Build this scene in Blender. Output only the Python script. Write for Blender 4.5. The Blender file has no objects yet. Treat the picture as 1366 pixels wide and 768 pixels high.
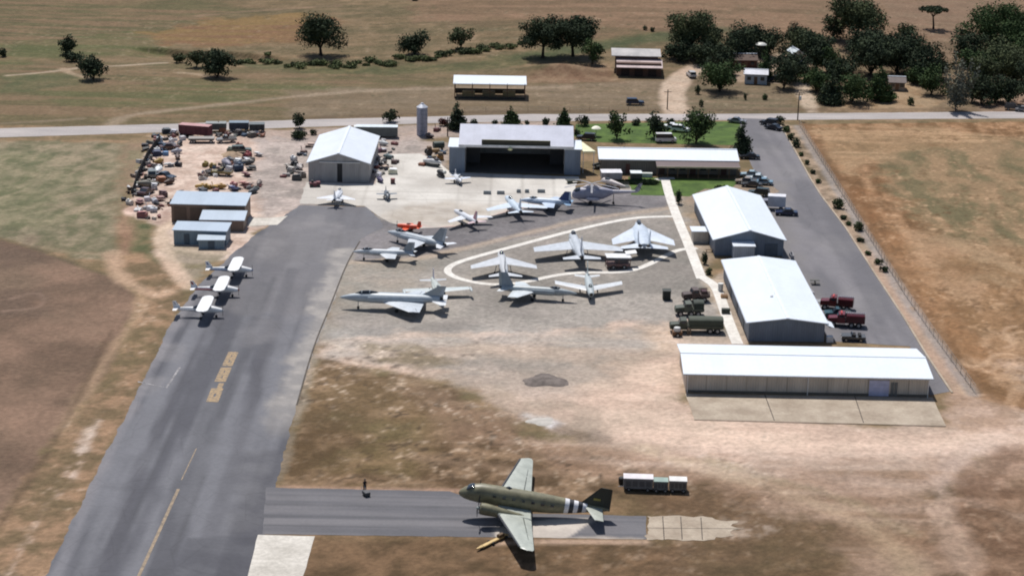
import bpy, bmesh, math, random
import numpy as np
from mathutils import Vector, Matrix, noise as mnoise
from mathutils.geometry import tessellate_polygon
random.seed(7); rng = np.random.default_rng(11)
PI = math.pi; R = math.radians
SC = bpy.context.scene
COL = SC.collection

# ------------------------------------------------------------------ camera numbers
F = 2650.0; PITCH = math.atan(834/2650.0); ROLL = R(1.1); CAMH = 105.0
sp_, cp_ = math.sin(PITCH), math.cos(PITCH)
R0 = Vector((1,0,0)); U0 = Vector((0,sp_,cp_)); FW = Vector((0,cp_,-sp_))
CR = R0*math.cos(ROLL)+U0*math.sin(ROLL); CU = U0*math.cos(ROLL)-R0*math.sin(ROLL)
SAT = {}
def sstep(a,b,x):
    t = np.clip((x-a)/(b-a),0,1); return t*t*(3-2*t)
def _hit(px,py,z):
    d = FW + CR*((px-683)/F) - CU*((py-384)/F)
    t = (CAMH-z)/(-d.z); return d.x*t, d.y*t
CREEK = None
def terr(X,Y):
    X = np.asarray(X,float); Y = np.asarray(Y,float)
    t = sstep(482,580,Y)
    h = t*(1.2*np.sin(X/47+0.6)+0.9*np.sin(Y/31+X/90)+0.022*np.clip(Y-482,0,600))
    far = sstep(720,2500,Y); h = h + far*(25+30*np.sin(X/420+1.1)+22*np.sin(X/170+Y/500))
    if CREEK is not None:
        yc = np.interp(X,CREEK[0],CREEK[1]); d = yc-Y
        m = sstep(CREEK[0][0]-10,CREEK[0][0],X)*(1-sstep(CREEK[0][-1]-12,CREEK[0][-1],X))
        h = h - 1.7*m*sstep(0,1.3,d)*(1-sstep(5,20,d))
        bx,by = BERM; h = h + 2.4*np.exp(-((X-bx)/11)**2-((Y-by)/4.0)**2)
    return h
def at(px,py,h=0.0):
    z = h
    for _ in range(8):
        x,y = _hit(px,py,z); z = float(terr(x,y))+h
    return Vector((x,y,z))
def g(px,py):
    v = at(px,py); return (v.x,v.y)
_cp = [at(p[0],p[1]) for p in ((215,64),(255,68),(300,68),(335,71),(372,76),(400,80))]
_bm = at(745,97)
CREEK = ([v.x for v in _cp],[v.y for v in _cp]); BERM = (_bm.x,_bm.y)

# ------------------------------------------------------------------ materials
def S(r,g_,b,k=0.85):
    f = lambda c: ((c/255.0)/12.92 if c/255.0<=0.04045 else ((c/255.0+0.055)/1.055)**2.4)*k
    return (f(r),f(g_),f(b))
def newmat(name):
    m = bpy.data.materials.new(name); m.use_nodes = True
    nt = m.node_tree; b = nt.nodes['Principled BSDF']; return m,nt,b
def ramp(nt,fac,stops):
    r = nt.nodes.new('ShaderNodeValToRGB'); e = r.color_ramp.elements
    e[0].position = stops[0][0]; e[0].color = (*stops[0][1],1); e[1].position = stops[-1][0]; e[1].color = (*stops[-1][1],1)
    for p,c in stops[1:-1]:
        x = e.new(p); x.color = (*c,1)
    nt.links.new(fac,r.inputs['Fac']); return r.outputs['Color']
def ntex(nt,scale,detail=4,rough=0.55,sx=(1,1,1),coord='Object'):
    tc = nt.nodes.new('ShaderNodeTexCoord'); mp = nt.nodes.new('ShaderNodeMapping')
    mp.inputs['Scale'].default_value = sx
    n = nt.nodes.new('ShaderNodeTexNoise'); n.inputs['Scale'].default_value = scale
    n.inputs['Detail'].default_value = detail; n.inputs['Roughness'].default_value = rough
    nt.links.new(tc.outputs[coord],mp.inputs['Vector']); nt.links.new(mp.outputs['Vector'],n.inputs['Vector'])
    return n.outputs['Fac']
def mixc(nt,mode,fac,a,b):
    m = nt.nodes.new('ShaderNodeMix'); m.data_type = 'RGBA'; m.blend_type = mode; m.clamp_factor = True
    if isinstance(fac,(int,float)): m.inputs[0].default_value = fac
    else: nt.links.new(fac,m.inputs[0])
    for i,v in ((6,a),(7,b)):
        if isinstance(v,tuple): m.inputs[i].default_value = (*v[:3],1)
        else: nt.links.new(v,m.inputs[i])
    return m.outputs[2]
def gray(v): return (v,v,v)
def bump(nt,b,fac,strength,dist):
    n = nt.nodes.new('ShaderNodeBump'); n.inputs['Strength'].default_value = strength; n.inputs['Distance'].default_value = dist
    nt.links.new(fac,n.inputs['Height']); nt.links.new(n.outputs['Normal'],b.inputs['Normal'])
_pc = {}
def paint(c,rough=0.5,metal=0.0,var=0.12,scale=0.9):
    key = (tuple(round(x,4) for x in c),rough,metal,var)
    if key in _pc: return _pc[key]
    m,nt,b = newmat('paint_%d'%len(_pc))
    f = ntex(nt,scale,5,0.6)
    col = mixc(nt,'MULTIPLY',1.0,tuple(c),ramp(nt,f,[(0.3,gray(1-var*1.6)),(0.7,gray(1+var))]))
    nt.links.new(col,b.inputs['Base Color']); b.inputs['Roughness'].default_value = rough; b.inputs['Metallic'].default_value = metal
    _pc[key] = m; return m
def roofmat(name,c,axis=0,period=1.0,dirt=0.12,rough=0.35):
    m,nt,b = newmat(name)
    f = ntex(nt,0.25,6,0.65,(1,0.5,1)); f2 = ntex(nt,2.0,4,0.6)
    col = mixc(nt,'MULTIPLY',1.0,tuple(c),ramp(nt,f,[(0.3,gray(1-dirt)),(0.6,gray(1.0))]))
    col = mixc(nt,'MULTIPLY',0.5,col,ramp(nt,f2,[(0.35,gray(0.88)),(0.65,gray(1.0))]))
    w = nt.nodes.new('ShaderNodeTexWave'); w.wave_type='BANDS'; w.bands_direction = 'XYZ'[axis]
    w.inputs['Scale'].default_value = 0.314/period; w.wave_profile = 'SAW'
    tc = nt.nodes.new('ShaderNodeTexCoord'); nt.links.new(tc.outputs['Object'],w.inputs['Vector'])
    seam = ramp(nt,w.outputs['Fac'],[(0.0,gray(0.86)),(0.07,gray(1.0)),(0.93,gray(1.0)),(1.0,gray(0.86))])
    col = mixc(nt,'MULTIPLY',0.22,col,seam)
    nt.links.new(col,b.inputs['Base Color']); b.inputs['Roughness'].default_value = rough
    bump(nt,b,w.outputs['Fac'],0.12,0.04); return m
def wallmat(name,c,axis=0,dirt=0.25):
    m,nt,b = newmat(name)
    f = ntex(nt,0.5,5,0.6,(1,1,0.25))
    col = mixc(nt,'MULTIPLY',1.0,tuple(c),ramp(nt,f,[(0.3,gray(1-dirt)),(0.65,gray(1.05))]))
    w = nt.nodes.new('ShaderNodeTexWave'); w.bands_direction = 'XYZ'[axis]; w.inputs['Scale'].default_value = 0.8
    tc = nt.nodes.new('ShaderNodeTexCoord'); nt.links.new(tc.outputs['Object'],w.inputs['Vector'])
    col = mixc(nt,'MULTIPLY',0.5,col,ramp(nt,w.outputs['Fac'],[(0.1,gray(0.82)),(0.5,gray(1.0))]))
    nt.links.new(col,b.inputs['Base Color']); b.inputs['Roughness'].default_value = 0.6
    bump(nt,b,w.outputs['Fac'],0.5,0.06); return m
def groundish(name,c1,c2,scale,sx=(1,1,1),fine=3.0,c3=None,rough=0.9,contrast=(0.35,0.65),bmp=0.3):
    m,nt,b = newmat(name)
    f = ntex(nt,scale,6,0.62,sx); f2 = ntex(nt,fine,5,0.7)
    stops = [(contrast[0],c1),(contrast[1],c2)] if c3 is None else [(contrast[0],c1),(sum(contrast)/2,c2),(contrast[1],c3)]
    col = ramp(nt,f,stops)
    col = mixc(nt,'MULTIPLY',1.0,col,ramp(nt,f2,[(0.3,gray(0.84)),(0.7,gray(1.1))]))
    nt.links.new(col,b.inputs['Base Color']); b.inputs['Roughness'].default_value = rough
    b.inputs['Specular IOR Level'].default_value = 0.25
    bump(nt,b,f2,bmp,0.05); return m,nt,b,col
def leafmat(name,c,var=0.5):
    m,nt,b = newmat(name)
    f = ntex(nt,0.35,3,0.6); f2 = ntex(nt,3.0,3,0.6)
    a = tuple(x*(1-var*0.6) for x in c); d = (c[0]*(1+var),c[1]*(1+var*0.8),c[2]*(1+var*0.4))
    col = ramp(nt,f,[(0.3,a),(0.5,c),(0.72,d)])
    col = mixc(nt,'MULTIPLY',1.0,col,ramp(nt,f2,[(0.3,gray(0.6)),(0.7,gray(1.3))]))
    nt.links.new(col,b.inputs['Base Color']); b.inputs['Roughness'].default_value = 0.9
    b.inputs['Specular IOR Level'].default_value = 0.1
    return m
def glassmat(name,c=(0.02,0.025,0.03),rough=0.12):
    m,nt,b = newmat(name)
    f = ntex(nt,1.5,2,0.5); nt.links.new(ramp(nt,f,[(0.3,c),(0.7,tuple(x*1.8 for x in c))]),b.inputs['Base Color'])
    b.inputs['Roughness'].default_value = rough; return m

# ------------------------------------------------------------------ mesh helpers
class MB:
    def __init__(s): s.v=[]; s.f=[]
    def add(s,vs,fs):
        o=len(s.v); s.v+= [tuple(v) for v in vs]; s.f += [tuple(i+o for i in f) for f in fs]; return s
    def box(s,c,d,rz=0,tilt=None,bev=0):
        hx,hy,hz = d[0]/2,d[1]/2,d[2]/2
        M = Matrix.Rotation(rz,3,'Z')
        if tilt: M = M @ Matrix.Rotation(tilt[0],3,'X') @ Matrix.Rotation(tilt[1],3,'Y')
        if bev:
            b=bev; vs=[]
            for z,k in ((-hz,0),(hz-b,0),(hz,b)):
                vs += [(-hx+k,-hy+k,z),(hx-k,-hy+k,z),(hx-k,hy-k,z),(-hx+k,hy-k,z)]
            fs=[(3,2,1,0),(8,9,10,11)]
            for r in (0,4):
                for i in range(4): fs.append((r+i,r+(i+1)%4,r+4+(i+1)%4,r+4+i))
        else:
            vs=[(x,y,z) for z in (-hz,hz) for x,y in ((-hx,-hy),(hx,-hy),(hx,hy),(-hx,hy))]
            fs=[(3,2,1,0),(4,5,6,7),(0,1,5,4),(1,2,6,5),(2,3,7,6),(3,0,4,7)]
        C=Vector(c); return s.add([M@Vector(v)+C for v in vs],fs)
    def cyl(s,p0,p1,r0,r1=None,n=10):
        r1 = r0 if r1 is None else r1
        p0,p1=Vector(p0),Vector(p1); d=(p1-p0).normalized()
        a = Vector((0,0,1)) if abs(d.z)<0.9 else Vector((1,0,0)); u=d.cross(a).normalized(); w=d.cross(u)
        vs=[]
        for p,r in ((p0,r0),(p1,r1)):
            for i in range(n):
                t=2*PI*i/n; vs.append(p+u*(r*math.cos(t))+w*(r*math.sin(t)))
        fs=[(i,(i+1)%n,n+(i+1)%n,n+i) for i in range(n)]+[tuple(range(n-1,-1,-1)),tuple(range(n,2*n))]
        return s.add(vs,fs)
    def loft(s,secs,n=14,e=1.0):
        # secs: (x, yc, zc, halfwidth, halfheight)
        vs=[];fs=[]
        for x,yc,zc,w,h in secs:
            for i in range(n):
                t=2*PI*i/n; c_,s_=math.cos(t),math.sin(t)
                vs.append((x,yc+w*math.copysign(abs(c_)**e,c_),zc+h*math.copysign(abs(s_)**e,s_)))
        for k in range(len(secs)-1):
            for i in range(n): fs.append((k*n+i,k*n+(i+1)%n,(k+1)*n+(i+1)%n,(k+1)*n+i))
        fs.append(tuple(range(n-1,-1,-1))); m=(len(secs)-1)*n; fs.append(tuple(range(m,m+n)))
        return s.add(vs,fs)
    def lathe(s,c,prof,n=16):
        vs=[];fs=[];C=Vector(c)
        for r,z in prof:
            for i in range(n): vs.append(C+Vector((r*math.cos(2*PI*i/n),r*math.sin(2*PI*i/n),z)))
        for k in range(len(prof)-1):
            for i in range(n): fs.append((k*n+i,k*n+(i+1)%n,(k+1)*n+(i+1)%n,(k+1)*n+i))
        fs.append(tuple(range(n-1,-1,-1))); m=(len(prof)-1)*n; fs.append(tuple(range(m,m+n)))
        return s.add(vs,fs)
    def surf(s,p0,c0,p1,c1,t0,t1,ax='z'):
        # tapered aerofoil from leading edge point p0 (chord c0, running to -x) to p1
        prof=[(0,0),(0.12,0.8),(0.4,1.0),(0.8,0.45),(1,0.02),(1,-0.02),(0.8,-0.35),(0.4,-0.6),(0.12,-0.55)]
        vs=[]
        for p,c,t in ((p0,c0,t0),(p1,c1,t1)):
            for u,w in prof:
                q=[p[0]-u*c,p[1],p[2]]; q[2 if ax=='z' else 1]+= w*t/2*(1 if ax=='z' else 1); vs.append(q)
        n=len(prof); fs=[(i,(i+1)%n,n+(i+1)%n,n+i) for i in range(n)]+[tuple(range(n-1,-1,-1)),tuple(range(n,2*n))]
        return s.add(vs,fs)
    def prism(s,pts,z0,z1):
        n=len(pts); vs=[(p[0],p[1],z0) for p in pts]+[(p[0],p[1],z1) for p in pts]
        fs=[(i,(i+1)%n,n+(i+1)%n,n+i) for i in range(n)]+[tuple(range(n-1,-1,-1)),tuple(range(n,2*n))]
        return s.add(vs,fs)
    def prism_y(s,pts,y0,y1):   # pts in xz
        n=len(pts); vs=[(p[0],y0,p[1]) for p in pts]+[(p[0],y1,p[1]) for p in pts]
        fs=[(i,(i+1)%n,n+(i+1)%n,n+i) for i in range(n)]+[tuple(range(n-1,-1,-1)),tuple(range(n,2*n))]
        return s.add(vs,fs)
    def build(s,name,mat,parent=None,smooth=True,label=None,recalc=True):
        me=bpy.data.meshes.new(name); me.from_pydata(s.v,[],s.f)
        if recalc:
            bm=bmesh.new(); bm.from_mesh(me); bmesh.ops.recalc_face_normals(bm,faces=bm.faces); bm.to_mesh(me); bm.free()
        if smooth:
            me.shade_smooth()
            try: me.set_sharp_from_angle(angle=R(35))
            except Exception: pass
        me.materials.append(mat)
        o=bpy.data.objects.new(name,me); COL.objects.link(o)
        if parent: o.parent=parent
        if label: o['label']=label
        return o
def tag(o,label,cat,group=None):
    o['label']=label; o['category']=cat
    if group: o['group']=group
    return o
def thing(name,label,cat,loc,rz=0,group=None,ry=0):
    o=bpy.data.objects.new(name,None); COL.objects.link(o); o.empty_display_size=0.5
    o.location=loc; o.rotation_euler=(0,ry,rz); return tag(o,label,cat,group)
def structure(o): o['kind']='structure'; return o
def copy_thing(o,loc,rz,label):
    c=o.copy(); COL.objects.link(c); c.location=loc; c.rotation_euler=(o.rotation_euler[0],o.rotation_euler[1],rz); c['label']=label
    for ch in o.children:
        d=ch.copy(); COL.objects.link(d); d.parent=c
        for gc in ch.children:
            e=gc.copy(); COL.objects.link(e); e.parent=d
    return c
def sheet(name,pts,z,mat,px=True,jit=0.0,step=2.0):
    """flat sheet from a ground outline, edges subdivided and a little uneven"""
    P=[Vector(g(*p)).to_2d() if px else Vector(p) for p in pts]; out=[]
    for i,a in enumerate(P):
        b=P[(i+1)%len(P)]; L=(b-a).length; n=max(1,int(L/step)) if jit else 1
        nrm=Vector((-(b-a).y,(b-a).x)).normalized() if L>0 else Vector((0,0))
        for k in range(n):
            q=a+(b-a)*(k/n); j=0
            if jit and k: j=(mnoise.noise(Vector((q.x*0.35,q.y*0.35,z*50)))*1.0+mnoise.noise(Vector((q.x*1.3,q.y*1.3,3)))*0.6)*jit
            out.append(q+nrm*j)
    tri=tessellate_polygon([[Vector((q.x,q.y,0)) for q in out]])
    mb=MB(); mb.v=[(q.x,q.y,z) for q in out]
    for t in tri:
        a,b,c=[out[i] for i in t]
        cr=(b-a).x*(c-a).y-(b-a).y*(c-a).x
        mb.f.append(tuple(t) if cr>0 else tuple(reversed(t)))
    return structure(mb.build(name,mat,smooth=False,recalc=False))
def smoothline(P,it=3):
    for _ in range(it):
        Q=[P[0]]
        for a,b in zip(P,P[1:]): Q+= [a*0.75+b*0.25,a*0.25+b*0.75]
        Q.append(P[-1]); P=Q
    return P
def ribbon(name,pts,w,z,mat,px=True,closed=False,it=3):
    P=[Vector(g(*p)) if px else Vector(p) for p in pts]; P=smoothline(P,it) if it else P
    mb=MB()
    for i,p in enumerate(P):
        a=P[max(0,i-1)]; b=P[min(len(P)-1,i+1)]; t=(b-a).normalized(); n=Vector((-t.y,t.x))
        mb.v+= [(p.x+n.x*w/2,p.y+n.y*w/2,z),(p.x-n.x*w/2,p.y-n.y*w/2,z)]
    for i in range(len(P)-1): mb.f.append((2*i,2*i+1,2*i+3,2*i+2))
    return structure(mb.build(name,mat,smooth=False,recalc=False))
# ------------------------------------------------------------------ camera, world, sun
cam=bpy.data.cameras.new('camera'); co=bpy.data.objects.new('camera',cam); COL.objects.link(co); SC.camera=co
co.matrix_world=Matrix(((CR.x,CU.x,-FW.x,0),(CR.y,CU.y,-FW.y,0),(CR.z,CU.z,-FW.z,CAMH),(0,0,0,1)))
cam.sensor_width=36; cam.lens=F/1366*36; cam.clip_end=20000; cam.clip_start=1
SUNV=Vector((-0.30,0.93,0)).normalized()*math.cos(R(62))+Vector((0,0,math.sin(R(62))))
w=bpy.data.worlds.new('World'); SC.world=w; w.use_nodes=True; nt=w.node_tree; bg=nt.nodes['Background']
sky=nt.nodes.new('ShaderNodeTexSky'); sky.sky_type='NISHITA'; sky.sun_disc=False; sky.sun_elevation=R(62)
sky.sun_rotation=math.atan2(SUNV.x,SUNV.y); sky.altitude=200; sky.dust_density=1.5
nt.links.new(sky.outputs[0],bg.inputs[0]); bg.inputs[1].default_value=0.082
sl=bpy.data.lights.new('sun','SUN'); sl.energy=4.4; sl.angle=R(0.53); sl.color=(1,0.965,0.92)
so=bpy.data.objects.new('sun',sl); COL.objects.link(so); so.rotation_euler=SUNV.to_track_quat('Z','Y').to_euler(); so.location=(0,300,200)
SC.view_settings.view_transform='Standard'; SC.view_settings.look='None'; SC.view_settings.gamma=1; SC.view_settings.exposure=0.12
SC.render.engine='CYCLES'; SC.cycles.max_bounces=4; SC.cycles.diffuse_bounces=2; SC.cycles.glossy_bounces=2
SC.cycles.filter_width=2.0

# ------------------------------------------------------------------ ground
def axis_pts(a,b,step,out,gr=1.25):
    core=list(np.arange(a,b,step)); s=step; x=a; lo=[]
    while x>-out if a<=0 else x>-300:
        s*=gr; x-=s; lo.append(x)
    s=step; x=core[-1]; hi=[]
    while x<out:
        s*=gr; x+=s; hi.append(x)
    return np.array(lo[::-1]+core+hi)
gx=axis_pts(-172,178,0.5,9000); gy=axis_pts(200,690,0.62,12000)
NX,NY=len(gx),len(gy)
X,Y=np.meshgrid(gx,gy); X=X.ravel(); Y=Y.ravel()
def vnoise(x,y,seed):
    xi=np.floor(x).astype(np.int64); yi=np.floor(y).astype(np.int64); fx=x-xi; fy=y-yi
    fx=fx*fx*(3-2*fx); fy=fy*fy*(3-2*fy)
    def h(a,b):
        n=(a*374761393+b*668265263+seed*1442695041)&0xffffffff
        n=((n^(n>>13))*1274126177)&0xffffffff; return ((n^(n>>16))&0xffff)/65535.0
    return (h(xi,yi)*(1-fx)+h(xi+1,yi)*fx)*(1-fy)+(h(xi,yi+1)*(1-fx)+h(xi+1,yi+1)*fx)*fy
def fbm(x,y,seed=0,o=5,rough=0.55):
    a=1;t=0;s=0
    for k in range(o):
        s=s+a*vnoise(x*2**k+k*17.3,y*2**k-k*9.1,seed+k); t+=a; a*=rough
    return s/t
def setnoise():
    global n1,n2,nedge,nstx,nsty,C,n4
    n1=fbm(X/14,Y/14,1); n2=fbm(X/3.2,Y/3.2,2,6,0.62); nedge=(fbm(X/5,Y/5,4,6,0.65)-0.5)*2.4
    nstx=fbm(X/26,Y/3.5,5,6,0.62); nsty=fbm(X/2.4,Y/28,6); n4=fbm(X/1.1,Y/1.1,31,3,0.7); C=np.zeros((len(X),3))
setnoise()
def rot(a): return X*math.cos(a)+Y*math.sin(a), -X*math.sin(a)+Y*math.cos(a)
def poly_sd(pts):
    P=[g(*p) for p in pts]; d=np.full(X.shape,1e18); ins=np.zeros(X.shape,bool)
    for (x0,y0),(x1,y1) in zip(P,P[1:]+P[:1]):
        ex,ey=x1-x0,y1-y0; wx,wy=X-x0,Y-y0
        t=np.clip((wx*ex+wy*ey)/(ex*ex+ey*ey+1e-9),0,1)
        d=np.minimum(d,(wx-ex*t)**2+(wy-ey*t)**2)
        c=((y0<=Y)&(y1>Y))|((y1<=Y)&(y0>Y))
        xx=x0+(Y-y0)/(y1-y0+1e-12)*ex; ins^= c&(X<xx)
    d=np.sqrt(d); return np.where(ins,-d,d)
def line_d(pts):
    P=[Vector(g(*p)) for p in pts]; P=smoothline(P,2); d=np.full(X.shape,1e18)
    for a,b in zip(P,P[1:]):
        ex,ey=b.x-a.x,b.y-a.y; wx,wy=X-a.x,Y-a.y
        t=np.clip((wx*ex+wy*ey)/(ex*ex+ey*ey+1e-9),0,1); d=np.minimum(d,(wx-ex*t)**2+(wy-ey*t)**2)
    return np.sqrt(d)
def A3(c): return np.array(c)[None,:]
def blend(c,m):
    global C
    C=C*(1-m[:,None])+c*m[:,None]
def two(c1,c2,f,lo=0.35,hi=0.65):
    t=sstep(lo,hi,f)[:,None]; return A3(c1)*(1-t)+A3(c2)*t
def zone(pts,c1,c2,f,soft=1.5,wob=3.0,amt=1.0,lo=0.35,hi=0.65):
    d=poly_sd(pts)+nedge*wob; blend(two(c1,c2,f,lo,hi),sstep(soft,-soft,d) if False else (1-sstep(-soft,soft,d))*amt)
def track(pts,w,c,amt=0.8,soft=0.6,wob=0.5,brk=0.0,c2=None):
    d=line_d(pts)+nedge*wob; m=(1-sstep(w/2-soft,w/2+soft,d))*amt
    if brk: m=m*sstep(brk-0.1,brk+0.1,n2)
    blend(two(c,c2 or c,n2),m)
sp0=fbm(X/1.3,Y/1.3,77,4,.7)
# base: dry summer grassland, streaked
C[:]=two(S(104,94,62),S(142,116,82),nstx)
blend(two(S(120,104,70),S(150,124,92),n2,0.3,0.7),np.full(len(X),0.45))
BIG=[(-700,-40)]
zone([(-300,-60),(360,-60),(330,20),(260,42),(190,62),(60,72),(-300,100)],S(104,98,62),S(134,108,78),nstx,4,10,0.8)
zone([(0,60),(160,44),(240,60),(200,78),(60,80),(0,88)],S(98,104,58),S(118,108,70),nstx,3,7,0.7)
zone([(200,45),(290,26),(400,18),(470,30),(390,58),(300,62),(235,60)],S(150,118,66),S(138,100,66),nstx,3,8,0.85)
zone([(540,-60),(1700,-60),(1700,90),(1250,80),(950,40),(800,60),(700,35),(560,30)],S(132,104,76),S(150,116,88),nstx,4,9,0.8)
zone([(640,20),(800,30),(900,55),(780,72),(640,55)],S(112,98,66),S(126,104,72),nstx,3,6,0.6)
zone([(1170,0),(1366,0),(1366,30),(1250,60),(1180,30)],S(150,122,96),S(136,108,84),nstx,3,7,0.7)
zone([(0,92),(230,84),(420,100),(600,110),(600,150),(300,155),(0,166)],S(112,102,66),S(138,112,82),nstx,3,5,0.8)
zone([(40,120),(330,106),(500,118),(300,140),(90,145)],S(98,104,60),S(120,108,70),nstx,3,6,0.55)
zone([(0,100),(100,98),(120,110),(60,120),(0,122)],S(84,98,60),S(104,104,66),n2,3,4,0.6)
zone([(380,120),(700,112),(900,105),(900,150),(700,150),(380,158)],S(150,128,104),S(128,110,84),nstx,3,4,0.75)
zone([(700,96),(790,84),(815,90),(830,110),(760,112),(700,110)],S(140,104,78),S(158,126,96),n2,2,3,0.8)
zone([(910,112),(1060,112),(1060,150),(910,150)],S(122,108,82),S(142,120,94),nstx,2,2,0.8)
zone([(900,70),(1366,50),(1366,150),(1080,150),(1080,110),(900,112)],S(120,100,76),S(150,124,98),n2,3,4,0.6)
zone([(960,84),(1020,78),(1075,60),(1100,72),(1080,88),(1040,100),(1040,112),(985,108)],S(196,170,146),S(170,142,116),n2,2,3,0.85)
zone([(1150,128),(1190,100),(1225,118),(1250,135),(1240,150),(1100,148)],S(192,160,122),S(164,130,92),n2,1.5,3,0.8)
zone([(1290,130),(1366,120),(1400,150),(1310,150)],S(186,156,130),S(150,116,94),n2,1.5,3,0.85)
zone([(1060,105),(1080,112),(1092,150),(1076,150),(1062,125)],S(214,190,164),S(200,176,150),n2,1,1,0.95)
# creek scrub band and tracks beyond the road
track([(310,84),(400,92),(470,95),(560,93),(640,88),(700,76),(780,62),(880,48)],11,S(84,92,54),0.75,3,4,0.25,S(112,106,66))
track([(700,76),(800,62),(900,46),(960,40)],8,S(74,88,54),0.6,3,2)
track([(10,101),(60,97),(110,90),(160,88),(220,84)],1.7,S(190,168,140),0.85,0.7,0.6)
track([(84,92),(96,99),(118,104)],2.2,S(180,154,124),0.8,0.8,0.6)
track([(240,97),(262,99),(280,103)],2.4,S(176,152,122),0.8,0.8,0.6)
track([(148,166),(165,155),(220,148),(330,136),(440,124),(560,118),(640,118),(760,116)],3.0,S(172,150,124),0.7,1.2,1.2,0.1)
track([(0,165),(60,162),(110,158)],2.2,S(160,138,112),0.6,1.0,1.0)
track([(260,22),(330,15),(450,8)],2,S(160,128,100),0.5,1,1.5)
track([(400,158),(600,150),(900,147),(1366,146)],3.5,S(110,88,66),0.55,1.5,0.8)
track([(930,90),(905,105),(897,120),(896,135),(905,153)],6.6,S(216,190,164),0.96,1.0,0.7,0,S(204,176,150))
track([(975,90),(1020,82),(1060,70)],4,S(200,174,146),0.7,1.2,1)
track([(1150,135),(1180,125),(1200,110)],5,S(204,176,140),0.8,1.5,1)
# left fields
a1,b1=rot(R(76)); wv=fbm(X/25,Y/25,41); nd=0.55*fbm((a1+30*wv)/26,(b1+18*wv)/3.0,8,6,0.62)+0.45*n2
zone([(-300,186),(175,190),(198,200),(185,240),(165,280),(155,320),(150,350),(95,344),(0,318),(-300,300)],S(98,102,72),S(142,132,104),nd,1.5,3,.85,0.36,0.64)
zone([(-60,200),(60,205),(110,240),(60,300),(-60,300)],S(96,104,68),S(126,124,90),nd,4,8,0.5)
zone([(160,190),(212,184),(200,215),(178,262),(172,300),(156,300)],S(140,116,88),S(118,108,76),n2,2,3,0.8)
zone([(-300,315),(0,318),(60,336),(100,352),(145,368),(185,392),(178,420),(150,490),(80,575),(0,690),(-150,900),(-400,900)],S(106,87,68),S(130,106,84),n1,0.8,1.6,1,0.3,0.7)
zone([(-60,316),(0,320),(60,338),(60,420),(-60,420)],S(100,84,68),S(108,92,72),n1,5,8,0.7)
zone([(150,352),(230,335),(255,372),(232,425),(175,545),(60,775),(-50,900),(-120,900),(0,692),(82,577),(152,492),(182,420),(188,395)],S(112,96,66),S(148,120,88),n2,0.8,1.4,1)
zone([(155,455),(205,420),(222,440),(195,480),(150,520),(130,520)],S(108,98,64),S(124,106,72),n2,2,3,0.35)
zone([(165,330),(165,285),(200,300),(205,330),(215,350)],S(74,88,52),S(110,104,70),n2,1.5,3,0.8)
zone([(155,300),(170,282),(180,320),(165,338)],S(150,112,88),S(160,126,98),n2,1.5,2,0.7)
track([(150,338),(150,352),(160,368),(180,382),(205,395),(225,388)],3.2,S(178,150,118),0.85,1.2,1.0)
track([(60,330),(95,338),(150,337)],1.6,S(160,140,108),0.5,1,1)
track([(180,385),(190,400),(185,420),(165,445),(140,480),(110,530),(80,575)],1.8,S(168,142,108),0.6,1,1.5,0.1)
track([(118,570),(100,610),(75,650),(45,700),(10,768)],0.8,S(196,180,160),0.6,0.6,1.4,0.5)
track([(130,560),(112,600),(95,640)],0.8,S(206,190,170),0.75,0.7,1.0,0.5)
track([(16,398),(50,388),(62,402),(45,412),(5,415)],0.8,S(150,126,106),0.4,0.5,0.3)
track([(150,440),(120,500),(88,562),(40,640),(0,700)],0.9,S(84,68,50),0.6,0.6,0.6)
track([(0,318),(60,336),(100,352),(140,366)],1.0,S(88,84,56),0.55,0.6,0.6)
# yard
zone([(205,182),(360,174),(410,188),(416,240),(400,275),(392,286),(345,305),(338,330),(300,345),(255,352),(225,345),(205,335),(212,300),(170,285),(188,232)],S(186,158,136),S(206,182,160),n2,1.0,2,1)
zone([(345,185),(560,182),(600,196),(590,235),(505,250),(412,280),(380,284),(345,300),(340,250)],S(152,140,128),S(176,160,146),n2,1.5,3,0.95)
zone([(300,176),(760,160),(760,176),(620,182),(520,190),(420,188),(340,190)],S(178,158,142),S(160,146,134),n2,1.5,2,0.9)
zone([(220,325),(300,335),(285,352),(262,372),(250,372),(232,345)],S(150,136,112),S(122,112,82),n2,1,2,0.8)
track([(240,296),(222,300),(212,318),(222,345),(240,368),(252,384)],3.0,S(198,172,142),0.8,1.0,0.8)
track([(228,330),(260,335),(300,338)],2.0,S(190,168,140),0.7,1.0,0.8)
zone([(180,262),(215,258),(228,280),(216,300),(185,292)],S(150,120,104),S(190,166,146),n2,1,2,0.7,0.4,0.6)
# display area
zone([(470,300),(520,275),(760,258),(900,240),(912,280),(945,375),(985,462),(905,470),(850,450),(640,455),(430,480),(420,455),(445,385)],S(132,124,112),S(152,142,128),n1,1,2,1)
zone([(455,330),(600,330),(560,380),(470,400),(440,440),(430,420)],S(150,136,116),S(136,128,112),n2,2,3,0.6)
zone([(484,290),(560,300),(660,290),(765,262),(886,250),(896,278),(770,298),(690,320),(605,334),(540,345),(470,348)],S(106,101,99),S(122,116,113),n1,0.8,1.0,0.95)
track([(470,350),(560,345),(610,333),(700,312),(780,292),(890,278)],2.2,S(170,150,126),0.75,1.0,0.8)
zone([(888,285),(905,240),(925,262),(950,330),(935,345)],S(170,150,124),S(146,136,122),n2,1,1,0.7)
zone([(905,245),(1040,238),(1045,262),(925,275)],S(160,140,118),S(140,128,112),n2,1,1,0.8)
zone([(935,375),(950,372),(990,345),(1000,455),(985,462)],S(196,176,152),S(160,146,128),n2,0.7,0.8,0.85)
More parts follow.
